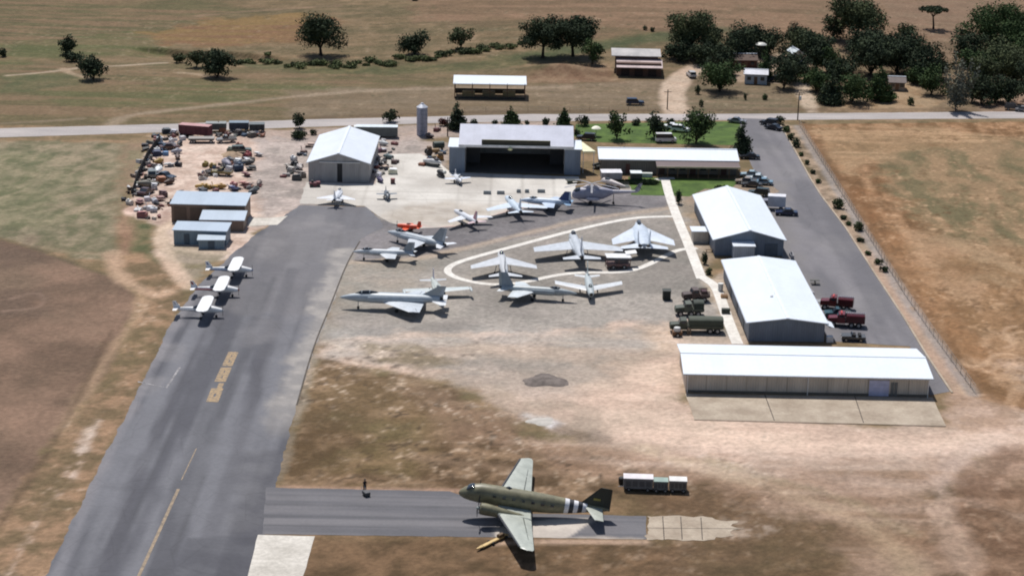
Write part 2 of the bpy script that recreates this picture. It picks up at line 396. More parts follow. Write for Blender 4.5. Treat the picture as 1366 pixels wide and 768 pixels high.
zone([(912,300),(928,296),(952,345),(940,362),(930,340)],S(176,154,128),S(140,128,110),n2,1,1,0.8)
# sandy ground in front of the display
zone([(420,455),(560,440),(700,445),(905,425),(985,455),(910,462),(914,560),(1262,570),(1310,535),(1366,545),(1450,550),(1450,600),(1366,605),(1260,625),(1000,640),(880,640),(800,600),(700,560),(600,510),(420,485)],S(166,146,124),S(194,166,142),n1,2,4,1)
zone([(430,452),(640,448),(860,440),(880,470),(760,490),(640,500),(430,480)],S(146,136,122),S(168,150,130),nstx,2,4,0.75)
zone([(600,480),(800,480),(840,520),(700,530),(600,510)],S(148,138,124),S(164,150,134),n2,3,5,0.6)
zone([(780,520),(905,470),(910,555),(1250,575),(1366,560),(1366,590),(1200,612),(960,606),(820,590)],S(206,178,152),S(188,160,136),nstx,3,4,0.8)
zone([(478,455),(560,462),(600,480),(560,492),(490,478)],S(122,106,76),S(156,138,116),n2,2,3,0.75,0.4,0.6)
zone([(398,482),(430,478),(520,495),(600,515),(640,545),(700,580),(760,605),(830,640),(840,662),(366,656),(384,560)],S(98,78,52),S(150,124,94),n2,1.5,5,0.95,0.36,0.64)
zone([(398,490),(520,500),(600,560),(560,640),(370,645),(385,560)],S(108,88,56),S(128,104,68),n1,4,6,0.55)
zone([(470,560),(560,560),(560,640),(470,640)],S(112,106,64),S(136,120,82),n2,4,6,0.4)
zone([(560,520),(700,560),(690,600),(600,590)],S(150,120,94),S(120,94,72),n2,3,5,0.5)
zone([(690,600),(820,600),(960,620),(1100,625),(1366,650),(1366,900),(300,900),(330,768),(420,716),(860,720),(1010,705),(860,685),(840,655)],S(96,78,52),S(130,104,74),n2,2.5,4,1,0.3,0.7)
zone([(820,655),(1020,650),(1200,700),(1160,760),(900,770),(860,725),(1010,705),(860,685)],S(104,90,62),S(120,96,70),n1,3,4,0.6)
zone([(700,590),(860,590),(1000,615),(1300,605),(1366,590),(1366,640),(1260,640),(1240,700),(1290,768),(1150,790),(1110,700),(960,650),(840,635),(720,620)],S(176,150,126),S(148,120,94),nstx,3,5,0.85)
zone([(1250,620),(1366,590),(1500,590),(1500,900),(1300,900),(1260,700)],S(122,94,70),S(152,122,96),n2,3,5,0.85)
track([(860,600),(960,630),(1060,660),(1140,690),(1200,730),(1230,790)],3.0,S(184,162,130),0.65,2.0,2.0,0.1)
track([(940,612),(1040,640),(1140,668),(1210,710)],2.2,S(150,136,104),0.6,1.5,1.5,0.1)
track([(1366,560),(1300,600),(1250,640),(1262,700),(1300,780)],3.0,S(190,166,144),0.6,1.5,2,0.15)
track([(1366,690),(1250,655),(1150,640),(1000,628)],2.0,S(176,152,130),0.5,1.5,2,0.2)
track([(560,610),(700,630),(860,632)],2.5,S(166,138,110),0.6,1.5,1.5,0.2)
zone([(862,440),(905,432),(905,470),(870,470)],S(192,160,128),S(200,172,144),n2,2,2,0.6)
zone([(698,552),(735,556),(756,566),(735,572),(705,562)],S(222,220,216),S(170,160,148),n2,0.8,1.5,0.85)
zone([(735,562),(800,575),(820,590),(770,588),(735,575)],S(140,122,104),S(110,92,72),n2,1,2.5,0.75)
track([(365,650),(480,652),(640,655)],1.6,S(196,162,138),0.7,0.6,0.5)
zone([(960,690),(1010,694),(1030,706),(1000,718),(955,718)],S(176,160,142),S(130,108,84),sp0,1,2.5,0.8,.45,.6)
track([(420,480),(400,540),(380,610),(366,648)],1.6,S(128,112,78),0.7,0.6,0.5)
track([(662,724),(700,722),(860,722)],1.5,S(206,178,152),0.8,0.5,0.4)
# right field
a2,b2=rot(R(-4)); nr=fbm(a2/1.8,b2/26,9); ws=fbm(X/18,Y/18,12); nw=fbm((X+12*ws)/4.5,(Y+26*ws)/14,13)
zone([(1066,166),(1600,160),(1800,500),(1600,560),(1366,548),(1306,532),(1206,393),(1155,311),(1112,242)],S(118,88,54),S(160,126,90),nr*.6+n2*.4,0.8,1.0,1,0.38,0.62)
zone([(1150,200),(1366,180),(1500,240),(1500,360),(1330,380),(1230,300)],S(106,104,74),S(150,128,96),nw,4,7,0.85,0.35,0.65)
zone([(1180,300),(1366,330),(1500,520),(1366,520),(1270,470)],S(176,146,112),S(140,110,74),nw,4,7,0.7,0.35,0.65)
zone([(1072,172),(1250,170),(1366,185),(1200,205),(1130,230)],S(176,148,112),S(146,122,88),nstx,3,5,0.8)
zone([(1120,250),(1160,255),(1280,430),(1340,500),(1310,520)],S(132,94,56),S(150,112,72),nr,3,4,0.7)
zone([(1230,460),(1366,500),(1366,548),(1306,530)],S(120,90,56),S(188,156,122),nw,1.5,3,0.8,0.5,0.75)
track([(1070,164),(1116,240),(1160,308),(1212,390),(1308,524)],2.0,S(120,92,62),0.7,1,0.6)
track([(1092,242),(1140,307),(1200,400),(1285,525)],4.0,S(178,150,126),0.9,1.2,0.8)
zone([(1045,165),(1062,168),(1130,270),(1170,335),(1150,335),(1100,265)],S(120,104,80),S(166,144,118),n2,0.8,1.2,0.9,0.35,0.6)
zone([(1262,525),(1312,528),(1366,548),(1366,580),(1260,570)],S(186,158,134),S(156,128,102),n2,1.5,2.5,0.85)
zone([(1340,480),(1420,470),(1420,540),(1350,510)],S(204,182,164),S(180,156,132),n2,2,3,0.6)
for k in range(9):   # looping wheel marks in the corner of the brown field
    cx,cy=1290+rng.uniform(0,75),rng.uniform(430,530); rr=rng.uniform(7,16); a0=rng.uniform(0,6)
    track([(cx+rr*1.5*math.cos(a0+t*0.6),cy+rr*0.7*math.sin(a0+t*0.6)) for t in range(6)],0.9,S(196,166,134),0.6,0.5,0.5)
track([(1064,168),(1110,242),(1153,311),(1204,393),(1243,449),(1299,526)],1.9,S(150,144,138),0.75,0.7,0.5)
track([(440,400),(425,450),(402,530),(372,640)],1.3,S(150,140,124),0.6,0.7,1.0,0.3)
# light specks of stone and dead stalks where the weeds grow, and dark tufts
def specks(pts,c,thr,amt,nz,soft=4):
    d=poly_sd(pts)+nedge*soft; m=(1-sstep(-soft,soft,d))*sstep(thr,thr+0.16,nz*0.7+n2*0.3)*amt*(0.35+0.65*sstep(.35,.65,n1)); blend(A3(c),m)
sp1=fbm(X/1.1,Y/1.6,51,5,0.75); sp2=fbm(X/1.5+40,Y/2.0,52,5,0.75)
for reg in ([(398,485),(560,495),(700,570),(840,630),(840,655),(368,650)],[(640,600),(1000,620),(1366,650),(1366,768),(640,768)],[(420,455),(640,455),(640,500),(420,490)]):
    k_=.8 if reg[0][0]<500 else .35; specks(reg,S(200,178,150),0.54,k_,sp1); specks(reg,S(78,64,46),0.52,k_+.1,sp2)
lw=[(150,352),(255,372),(175,545),(60,775),(-40,800),(80,577),(182,395)]
specks(lw,S(196,176,148),0.57,0.6,sp1); specks(lw,S(84,76,50),0.54,0.7,sp2)
fz=[(-200,20),(1600,20),(1600,150),(0,166),(-200,166)]
specks(fz,S(74,78,50),0.56,0.6,sp2); specks(fz,S(186,162,132),0.58,0.5,sp1)
rf=[(1062,166),(1600,160),(1800,500),(1600,560),(1366,548),(1306,532)]
specks(rf,S(196,164,128),0.55,0.6,sp1); specks(rf,S(96,72,44),0.53,0.7,sp2)
specks([(430,440),(985,462),(1300,560),(1366,620),(800,640),(430,500)],S(140,122,102),0.60,0.35,sp2); specks([(430,440),(985,462),(1300,560),(1366,620),(800,640),(430,500)],S(214,196,176),0.58,0.25,sp1)
specks([(470,300),(900,240),(985,462),(640,500),(430,480)],S(112,104,95),0.54,0.5,sp2)
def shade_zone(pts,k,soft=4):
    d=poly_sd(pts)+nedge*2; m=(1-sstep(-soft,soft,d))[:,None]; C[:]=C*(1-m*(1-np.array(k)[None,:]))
shade_zone([(430,440),(640,440),(985,462),(1262,560),(1400,540),(1400,605),(1100,625),(840,620),(600,520),(430,482)],(1.12,1.15,1.19),5)
shade_zone([(470,300),(520,275),(900,240),(985,462),(905,470),(640,455),(430,480),(445,385)],(1.17,1.23,1.30),2)
shade_zone([(690,600),(860,600),(1100,612),(1366,600),(1366,650),(1250,700),(1100,700),(860,640)],(1.12,1.14,1.2),5)
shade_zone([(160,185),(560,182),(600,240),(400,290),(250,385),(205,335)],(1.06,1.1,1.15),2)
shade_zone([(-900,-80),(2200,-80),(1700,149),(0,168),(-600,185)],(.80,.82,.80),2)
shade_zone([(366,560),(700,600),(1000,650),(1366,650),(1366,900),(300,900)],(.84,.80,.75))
shade_zone([(1062,166),(1600,160),(1800,500),(1600,560),(1366,548),(1306,532)],(1.0,.94,.85),1)
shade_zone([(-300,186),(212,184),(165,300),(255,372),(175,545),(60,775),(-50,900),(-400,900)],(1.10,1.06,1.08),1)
# overall mottling
C*= (0.86+0.28*n2)[:,None]*(0.94+0.12*n1)[:,None]*(0.9+0.2*n4)[:,None]
fine=rng.random(len(X)); C*= (0.93+0.14*fine)[:,None]
gavg=C.mean(axis=1,keepdims=True); C=gavg+(C-gavg)*0.86; C=C*np.array([[1.0,0.982,1.015]]); C=np.clip(C,0.01,0.9)
Z=terr(X,Y)
me=bpy.data.meshes.new('ground'); me.vertices.add(NX*NY); me.vertices.foreach_set('co',np.stack([X,Y,Z],1).astype(np.float32).ravel())
ii,jj=np.meshgrid(np.arange(NX-1),np.arange(NY-1)); b0=(jj*NX+ii).ravel()
idx=np.stack([b0,b0+1,b0+1+NX,b0+NX],1).astype(np.int32); nf=len(b0)
me.loops.add(nf*4); me.polygons.add(nf); me.polygons.foreach_set('loop_start',np.arange(0,nf*4,4,dtype=np.int32)); me.polygons.foreach_set('loop_total',np.full(nf,4,dtype=np.int32))
me.loops.foreach_set('vertex_index',idx.ravel()); me.update(); me.validate()
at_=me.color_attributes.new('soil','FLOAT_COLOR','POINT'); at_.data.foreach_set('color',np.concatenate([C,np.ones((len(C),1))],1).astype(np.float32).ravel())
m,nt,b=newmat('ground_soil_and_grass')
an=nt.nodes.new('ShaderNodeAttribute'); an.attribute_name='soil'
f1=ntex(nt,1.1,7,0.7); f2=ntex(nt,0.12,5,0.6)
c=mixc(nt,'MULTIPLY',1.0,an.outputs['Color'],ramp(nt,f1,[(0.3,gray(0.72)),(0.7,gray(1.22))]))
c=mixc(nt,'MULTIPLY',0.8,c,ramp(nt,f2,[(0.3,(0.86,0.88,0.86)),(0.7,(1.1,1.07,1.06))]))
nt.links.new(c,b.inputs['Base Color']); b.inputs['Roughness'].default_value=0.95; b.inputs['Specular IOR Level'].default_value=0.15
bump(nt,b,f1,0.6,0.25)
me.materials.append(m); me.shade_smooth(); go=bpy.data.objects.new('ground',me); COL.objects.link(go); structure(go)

# ------------------------------------------------------------------ paved and other flat surfaces
from mathutils.geometry import delaunay_2d_cdt
def attrmat(name,fine=1.6,lo=0.9,hi=1.08,rough=0.85,cracks=0.0):
    m,nt,b=newmat(name); an=nt.nodes.new('ShaderNodeAttribute'); an.attribute_name='surface'
    f=ntex(nt,fine,7,0.72); c=mixc(nt,'MULTIPLY',1.0,an.outputs['Color'],ramp(nt,f,[(0.3,gray(lo)),(0.7,gray(hi))]))
    if cracks:
        v=nt.nodes.new('ShaderNodeTexVoronoi'); v.feature='DISTANCE_TO_EDGE'; v.inputs['Scale'].default_value=cracks
        tc=nt.nodes.new('ShaderNodeTexCoord'); nt.links.new(tc.outputs['Object'],v.inputs['Vector'])
        c=mixc(nt,'MULTIPLY',0.4,c,ramp(nt,v.outputs['Distance'],[(0.0,gray(0.75)),(0.02,gray(1.0))]))
    nt.links.new(c,b.inputs['Base Color']); b.inputs['Roughness'].default_value=rough; b.inputs['Specular IOR Level'].default_value=0.25
    bump(nt,b,f,0.3,0.04); return m
def painted_sheet(name,pts,z,step,mat,paintfn,jit=0.3):
    global X,Y,C
    P=[Vector(g(*p)) for p in pts]; out=[]
    for i,a in enumerate(P):
        b_=P[(i+1)%len(P)]; L=(b_-a).length; n=max(1,int(L/1.0)); nr_=Vector((-(b_-a).y,(b_-a).x)).normalized()
        for k in range(n):
            q=a+(b_-a)*(k/n); j=(mnoise.noise(Vector((q.x*.35,q.y*.35,z*50)))+mnoise.noise(Vector((q.x*1.3,q.y*1.3,3)))*.6)*jit if k else 0
            out.append(q+nr_*j)
    ox=[q.x for q in out]; oy=[q.y for q in out]; gx_,gy_=np.meshgrid(np.arange(min(ox),max(ox),step),np.arange(max(150,min(oy)),max(oy),step))
    gx_=gx_.ravel(); gy_=gy_.ravel(); ins=np.zeros(gx_.shape,bool)
    for i in range(len(out)):
        x0,y0,x1,y1=ox[i-1],oy[i-1],ox[i],oy[i]; c=((y0<=gy_)&(y1>gy_))|((y1<=gy_)&(y0>gy_)); ins^=c&(gx_<x0+(gy_-y0)/(y1-y0+1e-12)*(x1-x0))
    pp=[Vector((x,y)) for x,y in zip(gx_[ins],gy_[ins])]; n=len(out)
    v,e,f,_,_,_=delaunay_2d_cdt(out+pp,[],[list(range(n))],1,1e-4)
    me=bpy.data.meshes.new(name); me.from_pydata([(q.x,q.y,z) for q in v],[],[t for t in f]); me.update()
    bm=bmesh.new(); bm.from_mesh(me)
    for fc in bm.faces:
        if fc.normal.z<0: fc.normal_flip()
    bm.to_mesh(me); bm.free()
    sv=(X,Y,C,n1,n2,nedge,nstx,nsty,n4); X=np.array([q.x for q in v]); Y=np.array([q.y for q in v]); setnoise(); paintfn()
    ca=me.color_attributes.new('surface','FLOAT_COLOR','POINT'); ca.data.foreach_set('color',np.concatenate([np.clip(C,.01,.9),np.ones((len(C),1))],1).astype(np.float32).ravel())
    me.materials.append(mat); o=bpy.data.objects.new(name,me); COL.objects.link(o); structure(o); return o
def pt_runway():
    C[:]=two(S(84,84,90),S(112,112,117),fbm(X/2.6,Y/50,61,5,0.6),0.38,0.62)
    C[:]*=(0.90+0.2*fbm(X/9,Y/60,62,4))[:,None]
    zone([(385,284),(400,274),(490,276),(512,303),(482,318),(466,345),(446,400),(420,420),(330,420),(262,400),(300,348),(334,318)],S(108,106,109),S(120,117,118),n1,2,3,0.7)
    zone([(336,400),(420,340),(452,352),(440,410),(404,470),(352,470)],S(120,117,119),S(106,105,109),n1,3,5,0.5)
    for tr,w_,c_,a_ in (([(60,800),(172,548),(262,384),(330,318)],1.2,S(126,124,128),.5),([(120,800),(215,560),(296,400),(352,316)],.9,S(84,83,88),.4),([(195,800),(252,640),(310,470),(350,380)],3.5,S(84,84,88),.35),([(262,770),(318,600),(352,480),(390,360)],2.0,S(84,83,88),.45),([(222,768),(290,580),(330,470),(366,370)],.35,S(76,76,80),.6),([(140,780),(216,600),(276,470),(316,392)],.3,S(76,76,80),.6),([(300,760),(346,620),(378,500),(412,380)],.35,S(78,78,82),.6)):
        track(tr,w_,c_,a_,0.5,0.3)
    track([(95,690),(172,546),(228,434),(262,386)],1.6,S(132,128,130),.55,.8,1.2,.25)
    zone([(250,717),(352,714),(330,800),(215,800)],S(76,76,82),S(86,86,91),n2,.3,.2,.75)
    zone([(318,600),(372,600),(362,655),(352,712),(300,712)],S(86,85,90),S(98,97,100),n2,1.2,1.0,.6)
    d=line_d([(466,338),(448,385),(436,425),(420,465),(406,505),(392,548),(384,575)])+nedge*2.2; w_=2.6+1.6*fbm(X/8,Y/8,63)
    blend(two(S(166,160,154),S(138,134,131),n2),(1-sstep(w_-1.6,w_+1.2,d))*sstep(at(380,600).y,at(392,530).y,Y)*0.9)
    for (x_,y_,rr,aa) in ((418,296,3,.35),(360,330,4,.3),(452,303,2.5,.4),(205,512,3.0,.35),(228,470,3,.3),(390,300,4,.25),(345,440,5,.25)):
        q=at(x_,y_); dd=np.hypot(X-q.x,(Y-q.y)*.5)+nedge*2; blend(A3(S(146,142,142)),(1-sstep(rr*.3,rr,dd))*aa)
    C[:]*=(0.88+0.24*n2)[:,None]*(0.96+.08*n4)[:,None]
def pt_apron():
    C[:]=two(S(188,182,174),S(210,205,197),n1,0.35,0.65)
    d=poly_sd([(505,292),(540,274),(600,268),(650,276),(668,292),(612,306),(540,300)])+nedge*3; blend(two(S(168,156,142),S(186,176,164),n2),(1-sstep(-3,3,d))*.8)
    for sx in (.0,): pass
    for k in range(9):
        t=k*6.5; q=at(408,243).x+t; blend(A3(S(150,144,136)),(1-sstep(.06,.3,np.abs(X-q)))*.4)
        q=at(500,246).y-t*.9; blend(A3(S(150,144,136)),(1-sstep(.06,.3,np.abs(Y-q)))*.4)
    for (x_,y_,rr,aa) in ((690,262,5,.35),(560,240,6,.25),(640,245,7,.25),(600,285,5,.3),(450,262,3,.3),(720,245,5,.25)):
        q=at(x_,y_); dd=np.hypot(X-q.x,(Y-q.y)*.6)+nedge*2.5; blend(A3(S(158,150,142)),(1-sstep(rr*.2,rr,dd))*aa)
    track([(560,300),(590,306),(650,290),(700,275),(760,262)],1.0,S(206,150,140),.45,.5,.8,.45)
    C[:]*=(0.9+0.2*n2)[:,None]
def pt_strip():
    C[:]=two(S(98,97,101),S(112,110,113),fbm(X/40,Y/1.2,71,5,.6),0.35,0.65)
    for tr,w_,c_,a_ in (([(350,672),(700,678)],.5,S(78,78,82),.7),([(350,688),(700,694)],.9,S(80,80,84),.6),([(350,700),(650,704)],.4,S(76,76,80),.7),([(355,660),(600,664)],.3,S(80,80,84),.6),([(352,695),(620,699)],2.0,S(126,123,125),.5)):
        track(tr,w_,c_,a_,.3,.15)
    zone([(660,704),(706,695),(800,690),(785,700),(758,717),(690,718),(660,716)],S(206,196,184),S(184,174,164),n2,.3,.5,.95)
    zone([(740,717),(800,714),(862,716),(862,724),(740,724)],S(190,178,166),S(160,150,140),n2,.5,.8,.8)
    C[:]*=(0.9+0.2*n2)[:,None]
def pt_access():
    C[:]=two(S(106,104,108),S(124,121,124),fbm(X/4,Y/24,81,5,.6),0.35,0.65)
    zone([(985,240),(1050,240),(1062,330),(1100,400),(1120,456),(1062,380),(1040,330)],S(128,124,122),S(116,113,113),n2,2,3,.6)
    for (x_,y_,rr,aa) in ((1092,405,4,.4),(1120,330,6,.25),(1060,230,6,.25),(1150,400,7,.2),(1030,200,5,.2)):
        q=at(x_,y_); dd=np.hypot(X-q.x,(Y-q.y)*.6)+nedge*2.5; blend(A3(S(148,144,142)),(1-sstep(rr*.2,rr,dd))*aa)
    track([(1012,180),(1060,250),(1130,355),(1200,470)],1.6,S(98,96,100),.35,.8,.5); track([(1030,180),(1080,250),(1150,355),(1225,470)],1.6,S(98,96,100),.35,.8,.5)
    C[:]*=(0.92+0.16*n2)[:,None]
mA,nt,b,c=groundish('asphalt_runway',S(88,87,91),S(114,112,114),0.16,(1.6,0.10,1),2.2,c3=S(130,127,126),contrast=(0.32,0.68))
# tar sealed cracks and pale worn strips running along the runway
f=ntex(nt,0.55,4,0.6,(1,0.02,1)); c=mixc(nt,'MULTIPLY',0.9,c,ramp(nt,f,[(0.36,gray(0.78)),(0.42,gray(1.0)),(0.6,gray(1.0)),(0.68,gray(1.16))]))
v=nt.nodes.new('ShaderNodeTexVoronoi'); v.feature='DISTANCE_TO_EDGE'; v.inputs['Scale'].default_value=0.16
tc=nt.nodes.new('ShaderNodeTexCoord'); nt.links.new(tc.outputs['Object'],v.inputs['Vector'])
c=mixc(nt,'MULTIPLY',0.55,c,ramp(nt,v.outputs['Distance'],[(0.0,gray(0.72)),(0.015,gray(1.0))])); nt.links.new(c,b.inputs['Base Color'])
mA2,_,_,_=groundish('asphalt_road',S(108,104,108),S(130,126,128),0.12,(1.2,0.25,1),2.5)
mA3,nt,b,c=groundish('asphalt_strip',S(96,95,98),S(120,117,118),0.3,(0.12,1.2,1),2.2)
f=ntex(nt,0.8,3,0.5,(0.01,1,1)); c=mixc(nt,'MULTIPLY',0.9,c,ramp(nt,f,[(0.38,gray(0.80)),(0.46,gray(1.0))])); nt.links.new(c,b.inputs['Base Color'])
mC,_,_,_=groundish('concrete_pale',S(188,182,172),S(216,210,200),0.2,(1,1,1),1.6)
mCw,_,_,_=groundish('concrete_walk',S(214,208,200),S(232,228,220),0.4,(1,1,1),1.6)
mCb,_,_,_=groundish('concrete_apron',S(158,143,126),S(186,172,154),0.25,(1,1,1),1.8)
mRd,_,_,_=groundish('county_road_surface',S(158,152,150),S(184,176,172),0.1,(0.4,2,1),2.0)
mLn,_,_,_=groundish('lawn_grass',S(58,80,34),S(90,114,50),0.3,(1,1,1),3.0,bmp=0.8)
mLine,_,_,_=groundish('paint_line_worn',S(128,118,106),S(170,150,126),1.2,(1,1,1),4.0)
mYel,_,_,_=groundish('paint_yellow_worn',S(126,118,108),S(178,152,118),2.0,(1,1,1),4.0,contrast=(.36,.6))
mWt,_,_,_=groundish('paint_white_worn',S(108,107,110),S(176,172,172),1.0,(1,1,1),4.0)
mJ,_,_,_=groundish('joint_dark',S(70,64,58),S(100,92,84),1.0)
mPale,_,_,_=groundish('worn_pale_asphalt',S(128,126,124),S(176,170,162),0.4,(1,0.15,1),2.0)
mDk,_,_,_=groundish('new_dark_asphalt',S(78,78,84),S(92,92,96),0.3,(1,0.15,1),2.0)
sheet('county_road',[(-400,188),(0,183.5),(212,177),(400,170),(560,165),(700,162),(1000,160.5),(1366,158),(1800,152),(1800,142),(1366,149),(1000,152),(700,152.5),(400,160),(212,166),(0,171.5),(-400,178)],0.02,mRd,jit=0.25)
painted_sheet('runway',[(-60,1010),(60,768),(110,668),(172,545),(228,432),(262,384),(300,348),(334,318),(385,284),(400,274),(490,276),(506,292),(512,303),(482,318),(466,345),(446,400),(417,470),(390,560),(370,640),(360,690),(340,768),(290,1010)],0.012,0.7,attrmat('asphalt_runway_surface',cracks=0.14),pt_runway,0.35)
painted_sheet('taxi_strip',[(355,650),(600,655),(640,668),(690,684),(862,688),(862,719),(650,716),(350,712)],0.024,0.4,attrmat('asphalt_strip_surface',2.2),pt_strip,0.15)
sheet('concrete_strip_end',[(863,688),(950,690),(962,694),(985,695),(975,701),(994,705),(974,709),(980,714),(955,716),(945,720),(863,720)],0.032,mCb,jit=0.7,step=.6)
for a,b_ in (((884,688.5),(886,719.5)),((908,689),(910,719.5)),((935,690),(937,719.5)),((863,704),(985,705))): ribbon('concrete_joint',[a,b_],0.12,0.04,mJ,it=0)
sheet('concrete_pad',[(344,713),(420,715),(398,790),(372,900),(290,900),(325,790)],0.036,mC,jit=0.08)
painted_sheet('concrete_hangar_apron',[(408,243),(400,272),(486,275),(500,285),(520,297),(560,305),(612,302),(655,291),(700,279),(766,262),(772,236),(600,230),(584,214),(560,205),(520,206),(506,230),(500,246)],0.03,0.6,attrmat('apron_surface',1.4,cracks=0.16),pt_apron,0.3)
sheet('concrete_shed_apron',[(330,290),(358,291),(384,288),(370,300),(332,302)],0.03,mC,jit=0.2)
painted_sheet('access_road',[(985,158),(1036,159.5),(1040,167),(1059,200),(1081,240),(1095,262),(1127,304),(1166,365),(1205,424),(1236,475),(1267,522),(1240,527),(1214,462),(1105,455),(1062,360),(1044,345),(1020,262),(1040,256),(1006,228),(998,210)],0.026,0.9,attrmat('access_road_surface',1.8,cracks=0.12),pt_access,0.12)
sheet('concrete_building_apron',[(914,525),(1244,530),(1262,568),(926,559)],0.03,mCb,jit=0.1)
for a,b_ in (((1020,526),(1033,561)),((1140,528),(1152,564))): ribbon('concrete_joint',[a,b_],0.14,0.036,mJ,it=0)
ribbon('apron_edge',[(926,560),(1262,569)],0.18,0.034,mJ,it=0)
sheet('lawn',[(768,166),(905,163),(990,162),(1000,186),(985,194),(800,190),(765,182)],0.022,mLn,jit=0.3)
sheet('lawn',[(838,236),(880,237),(990,240),(975,252),(940,252),(920,262),(842,260)],0.022,mLn,jit=0.3)
ribbon('footpath',[(887,238),(893,262),(904,292),(918,325),(936,372)],1.9,0.045,mCw,it=1)
ribbon('footpath',[(934,368),(944,374),(955,382),(962,400),(972,430),(984,459)],1.9,0.05,mCw)
ribbon('footpath',[(905,289),(880,289),(840,291),(770,306),(700,325),(640,341),(604,352),(594,362),(610,372),(650,380),(690,379),(740,367),(780,363),(830,364),(860,356),(890,340),(905,333),(930,331)],1.35,0.04,mCw)
ribbon('footpath',[(876,240),(887,238),(900,238)],1.6,0.055,mCw,it=0)
# kerb: a real step along the access road
kb=MB(); P=[Vector(g(*p)) for p in ((1041,167),(1060,200),(1082,240),(1096,262),(1128,304),(1167,365),(1206,424),(1237,475),(1270,524))]
for a,b_ in zip(P,P[1:]):
    d=(b_-a); kb.box(((a.x+b_.x)/2,(a.y+b_.y)/2,0.07),(d.length+0.02,0.32,0.14),math.atan2(d.y,d.x))
structure(kb.build('kerb',mCb,smooth=False))
ribbon('centre_line',[(120,905),(185,768),(238,652)],0.42,0.03,mLine,it=0)
ribbon('centre_line',[(242,640),(262,598)],0.15,0.03,mLine,it=0)
ribbon('runway_marking',[(184,509),(222,517),(240,490)],0.35,0.03,mWt,it=0)
ribbon('expansion_line',[(480,322),(462,352),(440,410),(418,462),(396,540)],0.25,0.034,mJ)
# worn yellow characters on the runway: a looped one, then three slab-like ones
def glyph(x0,y0,x1,y1,wd,cells):
    """cells: (u0,v0,u1,v1) rectangles inside the character; u across 0..1, v along 0..1"""
    a=Vector(g(x0,y0)); b_=Vector(g(x1,y1)); mb=MB()
    d=b_-a; n=Vector((d.y,-d.x)).normalized()*wd
    for u0,v0,u1,v1 in cells:
        q=[a+d*v+n*(u-0.5) for u,v in ((u0,v0),(u1,v0),(u1,v1),(u0,v1))]
        mb.add([(p.x,p.y,0.034) for p in q],[(0,1,2,3)])
    structure(mb.build('runway_characters',mYel,smooth=False))
loop=[(0,0,1,.38),(0,.38,.42,.62),(.58,.38,1,.62),(0,.62,1,1)]
eight=[(0,0,1,.26),(0,.26,.44,.38),(.56,.26,1,.38),(0,.38,1,.64),(0,.64,.44,.76),(.56,.64,1,.76),(0,.76,1,1)]
glyph(283,536,290,518,1.8,loop); glyph(292.5,518,295.5,511,0.8,[(0,0,1,1)])
glyph(293.5,509,302,490,1.7,eight); glyph(303,488,311.5,469.5,1.6,eight)
# ------------------------------------------------------------------ buildings
roofW=roofmat('white_metal_roof',(0.70,0.74,0.80),1,1.2,dirt=0.10)
roofBr=roofmat('bright_white_roof',(0.71,0.76,0.82),0,1.4,dirt=0.06); roofBry=roofmat('bright_white_roof_across',(0.69,0.74,0.81),1,1.4,dirt=0.08); capm=paint((0.68,0.73,0.80),0.4,0,0.04)
roofB=roofmat('pale_blue_roof',S(186,200,214,0.85),0,1.0)
wallG=wallmat('grey_metal_wall',S(170,168,168)); wallDB=wallmat('slate_metal_wall',S(128,140,156)); wallBe=wallmat('beige_metal_wall',S(206,196,184))
wallBr=wallmat('brown_wall',S(134,114,100)); wallBl=wallmat('blue_grey_wall',S(134,156,170)); wallPB=wallmat('pale_blue_wall',S(190,200,212))
dark=paint(S(34,34,38),0.7); trimW=paint((0.7,0.7,0.7),0.5); woodM=paint(S(120,92,70),0.8)
def frame3(fl,fr):
    a=at(*fl); b=at(*fr); d=(b-a); d.z=0; return a,d.length,math.atan2(d.y,d.x)
def th_of(fl,bl,h):
    d=at(bl[0],bl[1],h)-at(*fl); return math.atan2(-d.x,d.y)
TH=None
def depth_of(fl,fr,bl_px,h,fh=None):
    a,W,th=frame3(fl,fr); q=at(bl_px[0],bl_px[1],h); d=q-a
    return d.x*(-math.sin(th))+d.y*math.cos(th)
